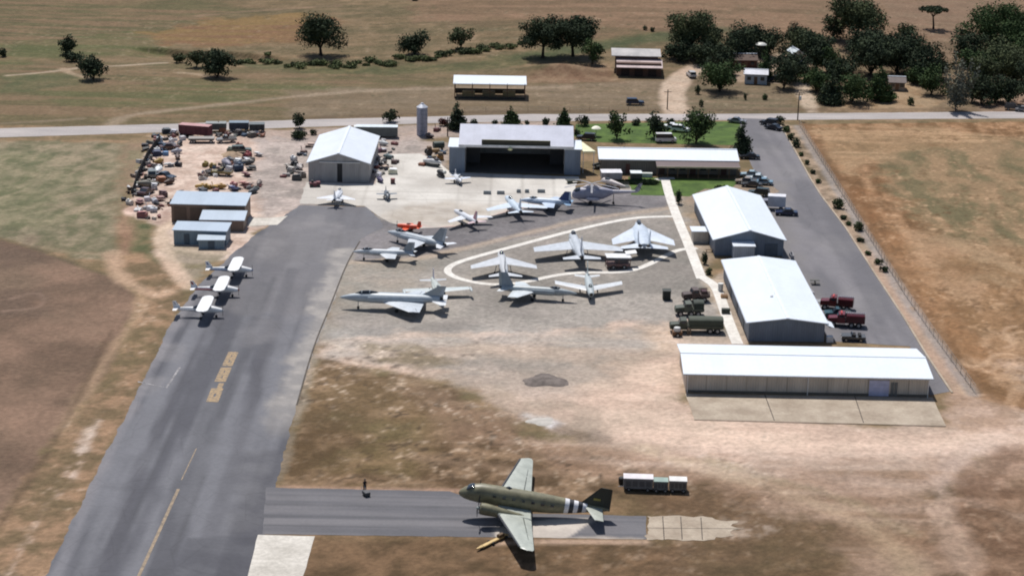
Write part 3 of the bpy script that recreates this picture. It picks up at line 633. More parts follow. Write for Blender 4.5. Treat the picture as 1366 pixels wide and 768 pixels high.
def gable(name,label,cat,fl,fr,D,eave,ridge,ax,wm,rm,group=None,over=0.35,parent=None,doors=(),windows=(),trim=True,rth=0.16):
    """walls + roof; local x along the front, y to the back, origin at front-left corner. ax='y': ridge runs front to back"""
    a,W,th=frame3(fl,fr) if not isinstance(fl,Vector) else (fl,fr,0)
    if TH is not None and not isinstance(fl,Vector): th=TH
    t=thing(name,label,cat,a,th,group); m=MB(); bt=-0.4
    if ax=='y':
        vs=[(0,0,bt),(W,0,bt),(W,D,bt),(0,D,bt),(0,0,eave),(W,0,eave),(W,D,eave),(0,D,eave),(W/2,0,ridge),(W/2,D,ridge)]
        m.add(vs,[(0,1,5,8,4),(1,2,6,5),(2,3,7,9,6),(3,0,4,7)])
    else:
        vs=[(0,0,bt),(W,0,bt),(W,D,bt),(0,D,bt),(0,0,eave),(W,0,eave),(W,D,eave),(0,D,eave),(0,D/2,ridge),(W,D/2,ridge)]
        m.add(vs,[(0,1,5,4),(1,2,6,9,5),(2,3,7,6),(3,0,4,8,7)])
    m.build('wall',wm,t,smooth=False)
    r=MB(); o=over
    if ax=='y':
        s=(ridge-eave)/(W/2); e=eave-o*s
        prof=[(-o,e),(W/2,ridge),(W+o,e),(W+o,e+rth),(W/2,ridge+rth),(-o,e+rth)]; r.prism_y([(x,z+0.01) for x,z in prof],-o,D+o)
    else:
        s=(ridge-eave)/(D/2); e=eave-o*s; pr=[(-o,e),(D/2,ridge),(D+o,e),(D+o,e+rth),(D/2,ridge+rth),(-o,e+rth)]
        vs=[(-o,y,z+0.01) for y,z in pr]+[(W+o,y,z+0.01) for y,z in pr]; n=6
        r.add(vs,[(i,(i+1)%n,n+(i+1)%n,n+i) for i in range(n)]+[tuple(range(n)),tuple(range(2*n-1,n-1,-1))])
    ro=r.build('roof',rm,t,smooth=False)
    cap=MB()
    if ax=='y': cap.box((W/2,D/2,ridge+rth+0.03),(0.5,D+2*o,0.06))
    else: cap.box((W/2,D/2,ridge+rth+0.03),(W+2*o,0.5,0.06))
    cap.build('ridge_cap',capm,ro,smooth=False)
    if trim:
        q=MB()
        if ax=='y':
            for x in (-o-0.06,W+o+0.06): MB().box((x,D/2,eave-0.02),(0.12,D+2*o,0.14)).build('gutter',paint(S(190,194,200),0.5),ro,smooth=False)
        else: q.box((W/2,-o-0.07,e+0.06),(W+2*o,0.12,0.16)).build('gutter',paint(S(190,194,200),0.5),ro,smooth=False)
    for (x,z,w_,h_,mt,nm) in doors:
        d=MB(); d.box((x*W,-0.04,z+h_/2),(w_,0.1,h_)); dd=d.build(nm,mt,t,smooth=False)
        f=MB(); f.box((x*W-w_/2-0.06,-0.06,z+h_/2),(0.12,0.14,h_)); f.box((x*W+w_/2+0.06,-0.06,z+h_/2),(0.12,0.14,h_)); f.box((x*W,-0.06,z+h_+0.07),(w_+0.24,0.14,0.14))
        f.build('door_frame',trimW,dd,smooth=False)
    for (x,z,w_,h_) in windows:
        d=MB(); d.box((x*W,-0.03,z+h_/2),(w_,0.08,h_)); ww=d.build('window',glassmat('window_glass'),t,smooth=False)
    return t,W,D
def report(n,*a): print('BUILD',n,*['%.2f'%x if isinstance(x,float) else x for x in a])

# main hangar ---------------------------------------------------------------
a,W,th=frame3((599,230),(774,233.6)); hg=thing('main_hangar','big hangar with wide dark doorway, pale roof and dark sign board on its eave','hangar',a,th); report('hangar',W,th)
def hx(px,py=231): return (at(px,py)-a).length
x0,x1=hx(619.5),hx(752.5); xm0,xm1=hx(611),hx(764); H=5.6
m=MB(); m.box((x0/2,4,H/2-0.2),(x0,8,H+0.4)); m.build('side_bay',wallDB,hg,smooth=False)
m=MB(); m.box(((x1+W)/2,4,H/2-0.2),(W-x1,8,H+0.4)); m.build('side_bay',wallDB,hg,smooth=False)
m=MB(); m.box((x0/2,3.9,H+0.08),(x0+0.5,8.6,0.14),0); m.build('side_bay_roof',roofBr,hg,smooth=False)
m=MB(); m.box(((x1+W)/2,3.9,H+0.08),(W-x1+0.5,8.6,0.14)); m.build('side_bay_roof',roofBr,hg,smooth=False)
Dm=18.5; ez=6.15; rz_=8.5
m=MB(); m.box(((x0+x1)/2,Dm-0.15,3),(x1-x0,0.3,6)); 
for xx in (x0+0.02,x1-0.02): m.box((xx,Dm/2+0.5,3),(0.2,Dm-1.2,6))
m.box(((x0+x1)/2,0.15,5.85),(x1-x0,0.3,0.5)); m.build('wall',wallG,hg,smooth=False)
m=MB(); m.box(((x0+x1)/2,Dm/2,0.05),(x1-x0-0.5,Dm-1,0.06)); m.build('hangar_floor',paint(S(96,94,92),0.7),hg,smooth=False)
m=MB(); o=0.4; pr=[(-0.6,ez),(Dm/2,rz_),(Dm+o,ez),(Dm+o,ez+.18),(Dm/2,rz_+.18),(-0.6,ez+.18)]
m.add([(xm0,y,z) for y,z in pr]+[(xm1,y,z) for y,z in pr],[(i,(i+1)%6,6+(i+1)%6,6+i) for i in range(6)]+[(0,1,2,3,4,5),(11,10,9,8,7,6)])
hr=m.build('roof',roofmat('hangar_roof',S(190,193,208,0.85),0,1.3,dirt=0.2),hg,smooth=False)
m=MB(); m.box(((xm0+xm1)/2,-0.72,ez-0.02),(xm1-xm0,0.14,0.5)); m.build('fascia',trimW,hr,smooth=False)
for xx in (xm0+0.15,xm1-0.15):
    m=MB(); m.add([(xx-.08,0,5.6),(xx-.08,Dm,5.6),(xx-.08,Dm,ez),(xx-.08,Dm/2,rz_),(xx-.08,0,ez),(xx+.08,0,5.6),(xx+.08,Dm,5.6),(xx+.08,Dm,ez),(xx+.08,Dm/2,rz_),(xx+.08,0,ez)],[(0,1,2,3,4),(9,8,7,6,5),(0,4,9,5),(1,0,5,6),(2,1,6,7)]); m.build('gable_panel',wallG,hg,smooth=False)
# sliding door leaves stacked inside the opening, seen faintly in the dark
for k,xx in enumerate((x0+1.6,x1-1.6)):
    m=MB(); m.box((xx,8.8+0.3*k,2.45),(3.0,0.12,4.9)); 
    for q in (-1,0,1): m.box((xx+q,8.72+0.3*k,2.45),(0.08,0.06,4.8))
    m.build('sliding_door',paint(S(60,60,66),0.6),hg,smooth=False)
sx0,sx1=hx(642),hx(733); m=MB(); m.box(((sx0+sx1)/2,-0.35,ez+0.75),(sx1-sx0,0.14,1.15)); sg=m.build('sign_board',paint(S(52,50,36),0.6),hg,smooth=False,label='long dark olive board with worn yellow edging along the hangar eave')
m=MB()
for z in (ez+0.2,ez+1.3): m.box(((sx0+sx1)/2,-0.45,z),(sx1-sx0,0.06,0.07))
m.build('sign_edging',paint(S(170,160,70),0.6),sg,smooth=False)
m=MB(); xx=hx(680); m.lathe((xx,-0.9,5.3),[(0.05,0),(0.45,0.1),(0.5,0.4),(0.3,0.7),(0.05,0.8)],12); m.build('round_emblem',paint(S(226,222,170),0.5),hg)
m=MB(); m.add([(x1+1.8,8.3,5.5),(W+0.3,8.3,5.3),(W+3.2,2.2,4.6),(W+0.5,1.4,4.7),(x1+1.8,8.3,5.7),(W+0.3,8.3,5.5),(W+3.2,2.2,4.8),(W+0.5,1.4,4.9)],[(3,2,1,0),(4,5,6,7),(0,1,5,4),(1,2,6,5),(2,3,7,6),(3,0,4,7)])
m.build('side_awning',paint(S(236,232,196),0.6),hg,smooth=False)
m=MB()
for q in ((W+2.9,2.4),(W+0.6,1.7)): m.cyl((q[0],q[1],0),(q[0],q[1],4.65),0.07)
m.build('awning_post',trimW,hg)

# left gable hangar
D=depth_of((411,242),(491.5,245),(428,180.5),4.1); report('left hangar',D)
TH=th_of((411.5,242),(428,180.5),4.1)
lh,W,D=gable('gable_hangar','white roofed grey hangar with narrow dark door slot in its gable, beside the scrap yard','hangar',(411.5,242),(491.5,245),D,4.1,6.1,'y',wallG,roofW,over=0.3,doors=[(0.52,0,0.0,0,dark,'x')][:0])
m=MB(); m.box((W*0.52,-0.05,2.0),(1.1,0.12,4.0)); m.build('door_gap_shade',dark,lh,smooth=False)  # solid dark panel, its colour stands for the shade inside the door gap
for s,wd in ((-1,3.4),(1,3.6)):
    m=MB(); m.box((W*0.52+s*(0.55+wd/2),-0.09,2.1),(wd,0.12,4.2)); 
    for k in range(5): m.box((W*0.52+s*(0.55+wd*(k+0.5)/5),-0.17,2.1),(0.07,0.05,4.1))
    m.build('sliding_door',wallG,lh,smooth=False)
m=MB(); m.box((W*0.52,-0.2,4.27),(8.6,0.2,0.14)); m.build('door_rail',trimW,lh,smooth=False)

# right gable hall and its neighbour, then the long one
D=depth_of((952.8,340.7),(1045.5,344),(926.7,261),3.0); report('hall',D)
TH=th_of((952.8,340.7),(926.7,261),3.0)
hl,W,D=gable('exhibit_hall','white gabled hall with slate blue end wall and a small pale lean-to on its front','hall',(952.8,340.7),(1045.5,344),D,3.1,4.9,'y',wallDB,roofBr,over=0.4)
m=MB(); m.box((W*0.40,-1.3,1.25),(3.9,2.6,2.7)); l=m.build('lean_to',wallPB,hl,smooth=False)
m=MB(); m.box((W*0.40,-1.35,2.68),(4.2,2.9,0.12),0,(0.06,0)); m.build('lean_to_roof',roofBr,l,smooth=False)
m=MB(); m.box((W*0.82,-0.05,1.2),(2.4,0.1,2.4)); m.build('door',paint(S(86,98,112),0.6),hl,smooth=False)
for k in range(4):
    m=MB(); m.box((W+0.03,D*(0.15+0.22*k),1.6),(0.08,1.2,1.0)); m.build('window',glassmat('window_glass_b'),hl,smooth=False)
m=MB(); m.box((-1.6,D*0.30,1.15),(3.0,3.2,2.3)); l=m.build('side_annex',wallBe,hl,smooth=False)
m=MB(); m.box((-1.7,D*0.30,2.36),(3.4,3.6,0.12)); m.build('annex_roof',roofBr,l,smooth=False)
D=depth_of((998,454.6),(1099.5,457),(966,348),3.2); report('workshop',D)
TH=th_of((998,454.6),(966,348),3.2)
wk,W,D=gable('workshop_building','broad white low-pitched building with plain slate end wall, beside the red trucks','building',(998,454.6),(1099.5,457),D,3.2,3.95,'y',wallDB,roofBry,over=0.45)
m=MB(); m.box((W+0.9,1.6,2.6),(1.5,3.0,0.1),0,(0,0.35)); m.build('side_awning',roofBr,wk,smooth=False)
m=MB(); m.box((W+0.95,0.2,0.5),(1.1,0.9,1.0),bev=0.1); m.build('air_unit',trimW,wk,smooth=False)
for k in range(3):
    m=MB(); m.box((-0.05,D*(0.2+0.25*k),1.2),(0.1,2.4,2.3)); m.build('side_door',paint(S(90,98,108),0.6),wk,smooth=False)
m=MB(); m.lathe((W*0.42,D*0.33,3.75),[(0.18,0),(0.18,0.35),(0.3,0.4),(0.1,0.55)],10); m.build('roof_vent',trimW,wk)
D=depth_of((914.5,522.5),(1238,529),(903.5,460.5),3.0); report('long shed',D)
TH=None
ls,W,D=gable('long_storage_building','long low white roofed beige building behind the concrete apron, nearest the camera','building',(914.5,522.5),(1238,529),D,3.0,3.9,'x',wallBe,roofBr,over=0.5)
xd=W*0.795
m=MB(); m.box((xd,-0.05,1.25),(3.0,0.1,2.5)); 
for z in (0.6,1.2,1.8): m.box((xd,-0.115,z),(2.9,0.04,0.05))
m.build('roller_door',paint(S(186,190,222),0.5),ls,smooth=False)
for xx in (W*0.85,W*0.865):
    m=MB(); m.box((xx,-0.05,1.1),(0.45,0.08,2.2)); m.build('wall_panel',paint(S(110,112,112),0.6),ls,smooth=False)
for k in range(1,12): MB().box((W*k/12,-0.02,1.4),(0.06,0.06,2.8)).build('wall_seam',paint(S(150,142,130),0.6),ls,smooth=False)
m=MB(); m.box((W*0.5,-0.03,0.18),(W,0.05,0.34)); m.build('base_flashing',paint(S(110,104,96),0.7),ls,smooth=False)
for k in range(3):
    m=MB(); m.cyl((0.2+W*k/2*0.99,-0.4,0),(0.2+W*k/2*0.99,-0.4,2.9),0.06,n=8); m.build('downpipe',trimW,ls)

# office with porch
a4=(801,231); b4=(982,233.5); D=depth_of(a4,b4,(801,189),3.6); report('office',D)
of,W,D=gable('museum_office','long white roofed low building with a shaded brown porch facing the lawn','building',a4,b4,min(D,9.5)*1.0,3.2,4.4,'x',wallmat('taupe_wall',S(128,120,112)),roofBr,over=0.5)
px0=W*0.40
m=MB(); m.add([(px0,0.0,3.02),(W+0.3,0.0,3.02),(W+0.3,-4.0,2.5),(px0,-4.0,2.5),(px0,0.0,3.12),(W+0.3,0.0,3.12),(W+0.3,-4.0,2.6),(px0,-4.0,2.6)],[(0,1,2,3),(7,6,5,4),(0,4,5,1),(1,5,6,2),(2,6,7,3),(3,7,4,0)])
pr_=m.build('porch_roof',roofmat('brown_porch_roof',S(120,102,96),0,1.0),of,smooth=False)
m=MB(); m.box(((px0+W+.3)/2,-4.08,2.55),(W-px0+0.3,0.12,0.34)); m.build('porch_fascia',paint(S(206,188,160),0.6),pr_,smooth=False)
for k in range(9):
    m=MB(); m.box((px0+0.15+(W-px0)*k/8,-3.85,1.2),(0.16,0.16,2.6)); m.build('porch_post',woodM,of,smooth=False)
for k in range(7):
    m=MB(); m.box((px0+1.5+(W-px0-2)*k/7,-0.04,1.5 if k%3 else 1.05),(1.2,0.08,1.1 if k%3 else 2.1)); m.build('window' if k%3 else 'door',glassmat('porch_glass') if k%3 else paint(S(84,56,48),0.6),of,smooth=False)
m=MB(); m.box((W*0.2,-0.05,1.1),(0.9,0.1,2.1)); m.build('door',paint(S(110,70,64),0.6),of,smooth=False)

# brown and blue sheds
m_=depth_of((229,296),(326,298),(235.6,258.7),4.0); report('brown shed',m_)
def lean_shed(name,label,fl,fr,D,zf,zb,wm,rm,over=0.25):
    a,W,th=frame3(fl,fr); t=thing(name,label,'shed',a,th)
    m=MB(); m.add([(0,0,-.3),(W,0,-.3),(W,D,-.3),(0,D,-.3),(0,0,zf),(W,0,zf),(W,D,zb),(0,D,zb)],[(0,1,5,4),(1,2,6,5),(2,3,7,6),(3,0,4,7)]); m.build('wall',wm,t,smooth=False)
    o=over; s=(zb-zf)/D; q=[(-o,-o,zf-s*o),(W+o,-o,zf-s*o),(W+o,D+o,zb+s*o),(-o,D+o,zb+s*o)]
    m=MB(); m.add([(x,y,z+.01) for x,y,z in q]+[(x,y,z+.14) for x,y,z in q],[(3,2,1,0),(4,5,6,7),(0,1,5,4),(1,2,6,5),(2,3,7,6),(3,0,4,7)]); m.build('roof',rm,t,smooth=False)
    return t,W
t,W=lean_shed('workshop_shed','tall brown shed with a pale blue sloping roof at the edge of the scrap yard',(229,296),(327,298.5),7.0,3.6,4.2,wallBr,roofB)
for k in range(4):
    m=MB(); m.box((W*(0.12+0.22*k),-0.05,1.5),(2.4,0.1,2.9)); m.build('bay_door',paint(S(104,88,76),0.7),t,smooth=False)
t,W=lean_shed('lean_to_shed','low brown shed with grey-blue roof built against the front right of the tall brown shed',(268,308),(325,309),4.2,2.2,2.8,wallBr,roofB)
m=MB(); m.box((W*0.5,-0.05,1.0),(2.2,0.1,1.9)); m.build('door',paint(S(70,58,50),0.7),t,smooth=False)
t,W=lean_shed('blue_shed','steel blue shed in front of the brown sheds',(232,325.5),(302,327.5),4.6,2.7,3.0,wallBl,roofB)
m=MB(); m.box((W*0.25,-0.05,1.05),(1.0,0.1,2.0)); m.build('door',paint(S(80,96,110),0.6),t,smooth=False)
t,W=lean_shed('small_blue_shed','small low steel blue shed attached to the right front of the larger blue one',(265,332),(299,332),1.8,1.7,2.0,wallBl,roofmat('silver_roof',S(170,184,196,1.0),0,0.8))
m=MB(); m.box((W*0.5,-0.05,0.8),(1.2,0.1,1.5)); m.build('door',paint(S(80,96,110),0.6),t,smooth=False)

# silo
p=at(563,180); t=thing('silo','tall pale blue-grey cylindrical silo beside the road','silo',p)
m=MB(); m.lathe((0,0,0),[(1.25,-0.2),(1.25,6.6)],20); m.build('tank',paint(S(166,172,190),0.45,0.2),t)
m=MB(); m.lathe((0,0,6.6),[(1.32,0),(0.35,0.75),(0.3,0.95),(0.05,1.0)],20); m.build('cone_roof',paint(S(196,200,210),0.45,0.2),t)
m=MB()
for z in range(8): m.box((0,-1.32,0.4+z*0.8),(0.4,0.05,0.05))
for s in (-.2,.2): m.box((s,-1.32,3.2),(0.05,0.06,6.6))
m.build('ladder',paint(S(120,124,134),0.5),t,smooth=False)
m=MB()
for z in range(1,7): m.lathe((0,0,z*1.0),[(1.27,-0.03),(1.28,0),(1.27,0.03)],20)
m.build('hoop',paint(S(140,146,160),0.5,0.2),t)

# open sided shelter
a=at(606.5,131.5); b=at(700,133); W=(b-a).length; t=thing('open_shelter','open sided shelter on posts with a long white roof, in the field beyond the road','shelter',a,math.atan2((b-a).y,(b-a).x)); D=7.5
m=MB(); m.add([(-.4,-.4,3.7),(W+.4,-.4,3.7),(W+.4,D,4.3),(-.4,D,4.3),(-.4,-.4,3.9),(W+.4,-.4,3.9),(W+.4,D,4.5),(-.4,D,4.5)],[(3,2,1,0),(4,5,6,7),(0,1,5,4),(1,2,6,5),(2,3,7,6),(3,0,4,7)]); m.build('roof',roofBr,t,smooth=False)
for k in range(5):
    for y in (0,D-.3):
        m=MB(); m.box((W*k/4,y,1.8),(0.2,0.2,4.4)); m.build('post',woodM,t,smooth=False)
m=MB(); m.box((W/2,0.0,0.25),(W,0.25,0.5)); m.box((W/2,D-.3,0.6),(W,0.12,1.2)); m.build('shadow_rail',paint(S(60,56,50),0.8),t,smooth=False)  # dark strips paint the shadow line at the shelter's foot
for k in range(3):
    q=at(625+k*27,128); c_=tag(MB().box((0,0,0.65),(3.2,1.6,1.3),bev=0.15).build('hay_bale',paint((0.30,0.22,0.11) if k!=1 else (0.24,0.18,0.10),0.9)),('yellowish hay stack under the left end of the open shelter','brown hay stack under the middle of the open shelter','yellowish hay stack under the right end of the open shelter')[k],'hay stack','hay stacks under the shelter'); c_.location=q
# far barn with two roof levels
a=at(822,102); b=at(882,104); W=(b-a).length; t=thing('old_barn','old barn with two weathered pinkish white roof levels beside the oaks','barn',a,math.atan2((b-a).y,(b-a).x))
m=MB(); m.box((W/2,5,1.5),(W,8,3.8)); m.build('wall',paint(S(92,66,54),0.8),t,smooth=False)
rb=roofmat('weathered_roof',S(196,176,172,1.0),0,0.9,dirt=0.4)
m=MB(); m.add([(0,-.6,2.4),(W+.3,-.6,2.4),(W+.3,5,3.6),(0,5,3.6),(0,-.6,2.6),(W+.3,-.6,2.6),(W+.3,5,3.8),(0,5,3.8)],[(3,2,1,0),(4,5,6,7),(0,1,5,4),(1,2,6,5),(2,3,7,6),(3,0,4,7)]); m.build('lower_roof',rb,t,smooth=False)
m=MB(); m.box((W/2-.5,8.5,2.6),(W-.6,7,3.9)); m.build('upper_wall',paint(S(80,60,56),0.8),t,smooth=False)
m=MB(); m.add([(-1.3,4.6,4.5),(W,4.6,4.5),(W,12.4,5.1),(-1.3,12.4,5.1),(-1.3,4.6,4.7),(W,4.6,4.7),(W,12.4,5.3),(-1.3,12.4,5.3)],[(3,2,1,0),(4,5,6,7),(0,1,5,4),(1,2,6,5),(2,3,7,6),(3,0,4,7)]); m.build('upper_roof',roofmat('weathered_roof_b',S(188,182,176,1.0),0,0.9,dirt=0.4),t,smooth=False)
for k in range(3):
    m=MB(); m.box((W*(0.2+0.3*k),0.93,1.0),(2.2,0.1,2.0)); m.build('barn_door',paint(S(48,34,30),0.8),t,smooth=False)
# farm houses among the trees
def house(name,label,px,py,W,D,e,r,ax,wm,rm,th=0.0,doors=1):
    a=at(px,py); t,W,D=gable(name,label,'house',a,W,D,e,r,ax,wm,rm,trim=False); t.rotation_euler.z=th
    m=MB(); m.box((W*0.5,-0.05,1.0),(0.9,0.1,2.0)); m.build('door',woodM,t,smooth=False)
    for k in (0.2,0.8):
        m=MB(); m.box((W*k,-0.04,1.5),(1.0,0.08,0.9)); m.build('window',glassmat('house_glass'),t,smooth=False)
house('farm_house','white farm house with pale double-pitched roof among the trees, seen left of the dirt drive',993,112,5.8,6,2.6,3.3,'x',wallPB,roofmat('farm_roof',S(214,214,220,1.0),0,1.0,0.3),-0.12)
house('farm_cottage','small white cottage almost hidden in the middle of the grove',1058,84,2.6,5,2.6,3.4,'y',trimW,roofmat('cottage_roof',S(206,214,216,1.0),0,1.0,0.3),0.2)
house('far_farm_house','brown walled house beneath the big trees behind the white farm house',980,92,6,5,2.4,3.6,'x',paint(S(92,60,48),0.8),paint(S(96,74,62),0.8),0.05)
house('stone_cottage','low greyish cottage with pale front corner between the dark trees and the tan yard',1186,121,4.0,5,2.2,3.2,'x',paint(S(170,150,132),0.8),paint(S(110,98,94),0.8),-0.1)
house('lane_cottage','pale roofed cottage deep under the trees near the upper right corner',1318,104,4.5,4,2.8,3.6,'x',trimW,roofmat('lane_roof',S(206,212,222,1.0),0,1.0,0.3),0.0)
# pale dish on a mast
p=at(1014,84); t=thing('dish_mast','pale shallow dish on a dark mast rising out of the grove','dish',p)
m=MB(); m.cyl((0,0,0),(0,0,5.2),0.14); m.build('mast',dark,t)
m=MB(); m.lathe((0,0,5.1),[(0.2,0.55),(0.9,0.45),(1.4,0.15),(1.6,-0.05),(1.3,0.05),(0.6,0.3),(0.1,0.35)],18); m.build('dish',paint((0.5,0.5,0.46),0.5),t)

# ------------------------------------------------------------------ fences, poles, yard walls
def fence_line(label,pts,h,step,postm,railm,mesh=False,rails=(0.5,1.0)):
    P=[at(*p) for p in pts]; t=thing('wire_fence' if mesh else 'board_fence',label,'fence',P[0]); O=P[0]
    rl=MB()
    for a,b in zip(P,P[1:]):
        L=(b-a).length; n=max(1,round(L/step)); th=math.atan2((b-a).y,(b-a).x); c_=(a+b)/2-O
        for f in rails: rl.box((c_.x,c_.y,c_.z+h*f),(L,0.03,0.03) if mesh else (L,0.05,0.22),th)
        if not mesh: rl.box((c_.x,c_.y,c_.z+h*0.5),(L,0.04,h*0.95),th)
        for k in range(n):
            q=a+(b-a)*(k/n)-O; m=MB(); m.cyl((q.x,q.y,q.z-0.2),(q.x,q.y,q.z+h+0.06),0.035 if mesh else 0.09,n=6); m.build('post',postm,t)
    rl.build('rail' if mesh else 'boards',railm,t,smooth=False); return t
galv=paint(S(150,148,144),0.5,0.3)
fence_line('long galvanised wire fence along the edge of the brown field on the right',[(1066,168),(1112,242),(1155,311),(1206,393),(1245,449),(1301,526)],1.5,2.9,galv,galv,True,(0.3,0.62,1.0))
fence_line('dark board fence along the left edge of the scrap yard',[(177,262),(184,240),(196,214),(214,190)],1.7,2.5,dark,paint(S(40,42,44),0.8))
fence_line('low wire fence on the far verge of the county road',[(620,149),(760,148.5),(890,147)],1.1,5,woodM,galv,True,(0.5,1.0))
def pole(label,px,py,h,box=False,arm=True):
    p=at(px,py); t=thing('utility_pole',label,'pole',p)
    m=MB(); m.cyl((0,0,-.3),(0,0,h),0.15,0.11,8); m.build('pole_shaft',paint(S(70,56,46),0.9),t)
    if arm: m=MB(); m.box((0,0,h-0.6),(1.8,0.12,0.14)); m.build('crossarm',paint(S(80,66,54),0.9),t,smooth=False)
    if box: m=MB(); m.lathe((0.32,-.1,h-1.9),[(0.22,0),(0.3,0.1),(0.3,0.9),(0.2,1.0)],12); m.build('transformer',paint((0.62,0.64,0.62),0.5),t)
pole('dark wooden utility pole with a white transformer at the road junction',1064,160,6.8,True)
pole('slim wooden pole standing in the verge on the left of the barn drive',890,146,5.0)
pole('slim wooden pole behind the main hangar left corner',597,182,4.5,arm=False)
# ------------------------------------------------------------------ trees
lfD=leafmat('leaves_dark',(0.042,0.058,0.034),0.7); lfG=leafmat('leaves_green',(0.050,0.080,0.032)); lfO=leafmat('leaves_olive',(0.070,0.086,0.044)); lfS=leafmat('leaves_silver',(0.14,0.15,0.12),0.3); lfC=leafmat('leaves_scrub',(0.11,0.13,0.06))
bark=paint(S(62,52,44),0.95); barkP=paint(S(150,130,112),0.95)
def leaves(blobs,n,size,seed,squash=0.6,inner=0.55):
    """many small leaf-clump faces through a set of ellipsoid clumps (cx,cy,cz,rx,ry,rz)"""
    r=np.random.default_rng(seed); B=np.array(blobs); wgt=(B[:,3]*B[:,4]*B[:,5])**(2/3); wgt/=wgt.sum()
    k=r.choice(len(B),n,p=wgt); d=r.normal(size=(n,3)); d/=np.linalg.norm(d,axis=1,keepdims=True)
    rad=inner+(1-inner)*r.random(n)**0.6; rad*=1+0.12*r.normal(size=n)
    P=B[k,:3]+d*B[k,3:]*rad[:,None]
    nn=d*0.9+r.normal(size=(n,3))*0.7; nn[:,2]+=0.25; nn/=np.linalg.norm(nn,axis=1,keepdims=True)
    a=np.cross(nn,r.normal(size=(n,3))); a/=np.linalg.norm(a,axis=1,keepdims=True); b=np.cross(nn,a)
    s=size*(0.55+0.9*r.random(n))[:,None]
    V=np.stack([P-a*s-b*s*squash,P+a*s*0.7-b*s*0.8,P+a*s+b*s*squash,P-a*s*0.5+b*s*0.9],1).reshape(-1,3)
    return V
def leafmesh(name,V,mat):
    n=len(V)//4; me=bpy.data.meshes.new(name); me.vertices.add(n*4); me.vertices.foreach_set('co',V.astype(np.float32).ravel())
    me.loops.add(n*4); me.polygons.add(n); me.polygons.foreach_set('loop_start',np.arange(0,n*4,4,dtype=np.int32)); me.polygons.foreach_set('loop_total',np.full(n,4,dtype=np.int32))
    me.loops.foreach_set('vertex_index',np.arange(n*4,dtype=np.int32)); me.update(); me.validate(); me.materials.append(mat)
    o=bpy.data.objects.new(name,me); COL.objects.link(o); return o
_ts=[100]
def tree(name,label,px,py,w,h,style='round',mat=None,group=None,trunk=0.3,cat='tree',dens=1.0,z=0,bk=None):
    """w,h = crown width and total height in metres; px,py = where the trunk meets the ground in the photo"""
    _ts[0]+=1; r=random.Random(_ts[0]); p=at(px,py,z); t=thing(name,label,cat,p,r.uniform(0,0.3),group); mat=mat or lfD
    R_=w/2; bl=[]; th=h*trunk; ch=(h-th)/2
    if style=='conifer':
        for k in range(10):
            f=k/9; rr=R_*(1-f)**0.75+0.12; zz=max(th,h*.04)+h*.08+(h*.9-th)*f
            for j in range(max(1,int(6*(1-f)))):
                an=r.uniform(0,6.28); bl.append((rr*0.42*math.cos(an),rr*0.42*math.sin(an),zz,rr*0.66,rr*0.66,h*0.10))
    elif style=='spiky':
        for k in range(9):
            an=k/9*6.28+r.uniform(-.3,.3); lean=R_*r.uniform(0.3,0.85); hh=h*r.uniform(0.6,1.0)
            for q in range(5):
                f=0.28+0.66*q/4; bl.append((lean*math.cos(an)*f,lean*math.sin(an)*f,hh*f,w*0.15*(1.25-f),w*0.15*(1.25-f),h*0.13))
    elif style=='shrub':
        for k in range(5): an=r.uniform(0,6.28); bl.append((R_*0.42*math.cos(an),R_*0.42*math.sin(an),h*r.uniform(.35,.55),R_*.62,R_*.62,h*.44))
    else:
        nb={'round':16,'oak':24,'umbrella':18}[style]
        for k in range(nb):
            an=k*2.4+r.uniform(-.5,.5); f=math.sqrt((k+0.4)/nb)*0.80; rr=R_*f
            prof=math.sqrt(max(0.0,1-f*f))
            if style=='umbrella': zz=h-ch*.55-ch*.45*f*f*r.uniform(.6,1.3); s=R_*r.uniform(.24,.36); sz=ch*r.uniform(.32,.5)
            else: zz=th+ch*(1.0-.18*f)+ch*0.64*math.sqrt(prof)*r.uniform(-1.0,1.0); s=R_*r.uniform(.18,.48); sz=min(s,ch)*r.uniform(.6,.95); zz+=ch*r.uniform(-.15,.18); rr*=r.uniform(.8,1.22)
            bl.append((rr*math.cos(an),rr*math.sin(an),zz,s,s,sz))
        if style!='umbrella': bl+= [(r.uniform(-.2,.2)*R_,0,th+ch*.85,R_*.6,R_*.6,ch*.66)]*3
    size=0.20 if w>4 else (0.17 if w>2 else 0.12)
    area=sum(b[3]*max(b[3],b[5]) for b in bl); n=int(min(15000,max(220,area*26*dens*(0.24/size)**2)))
    leafmesh('crown',leaves(bl,n,size,_ts[0],inner=.35),mat).parent=t
    tr=max(0.06,w*0.028) if style!='conifer' else max(0.07,w*0.04)
    tm=MB(); top=th+(h-th)*0.5; lean=r.uniform(-.05,.05)*h
    tm.cyl((0,0,-.4),(0,0,th*0.25+.05),tr*1.7,tr*1.15,8); tm.cyl((0,0,th*0.25+.05),(lean,0,th+.1),tr*1.15,tr*0.85,8)
    if style in('oak','round','umbrella','spiky'):
        for b in bl[2:11 if w>4 else 5]: tm.cyl((lean,0,th),(b[0]*0.8,b[1]*0.8,b[2]-0.2*b[5]),tr*0.5,tr*0.12,6)
    else: tm.cyl((lean,0,th),(lean,0,top),tr*0.8,tr*0.3,6)
    tm.build('trunk',bk or bark,t); return t
def tpx(name,label,px,base,wpx,hpx,style='oak',mat=None,**k):
    sc=math.hypot(*(at(px,base)-Vector((0,0,CAMH))).yz)/1.0; d=(at(px,base)-Vector((0,0,CAMH))).dot(FW); s=F/d
    return tree(name,label,px,base,wpx/s,hpx/s*1.03,style,mat,**k)
G='oaks scattered in the dry field'
tpx('oak_tree','small dark round tree, upper of the pair near the left edge of the field',91,72,30,26,'round',group=G,trunk=.04)
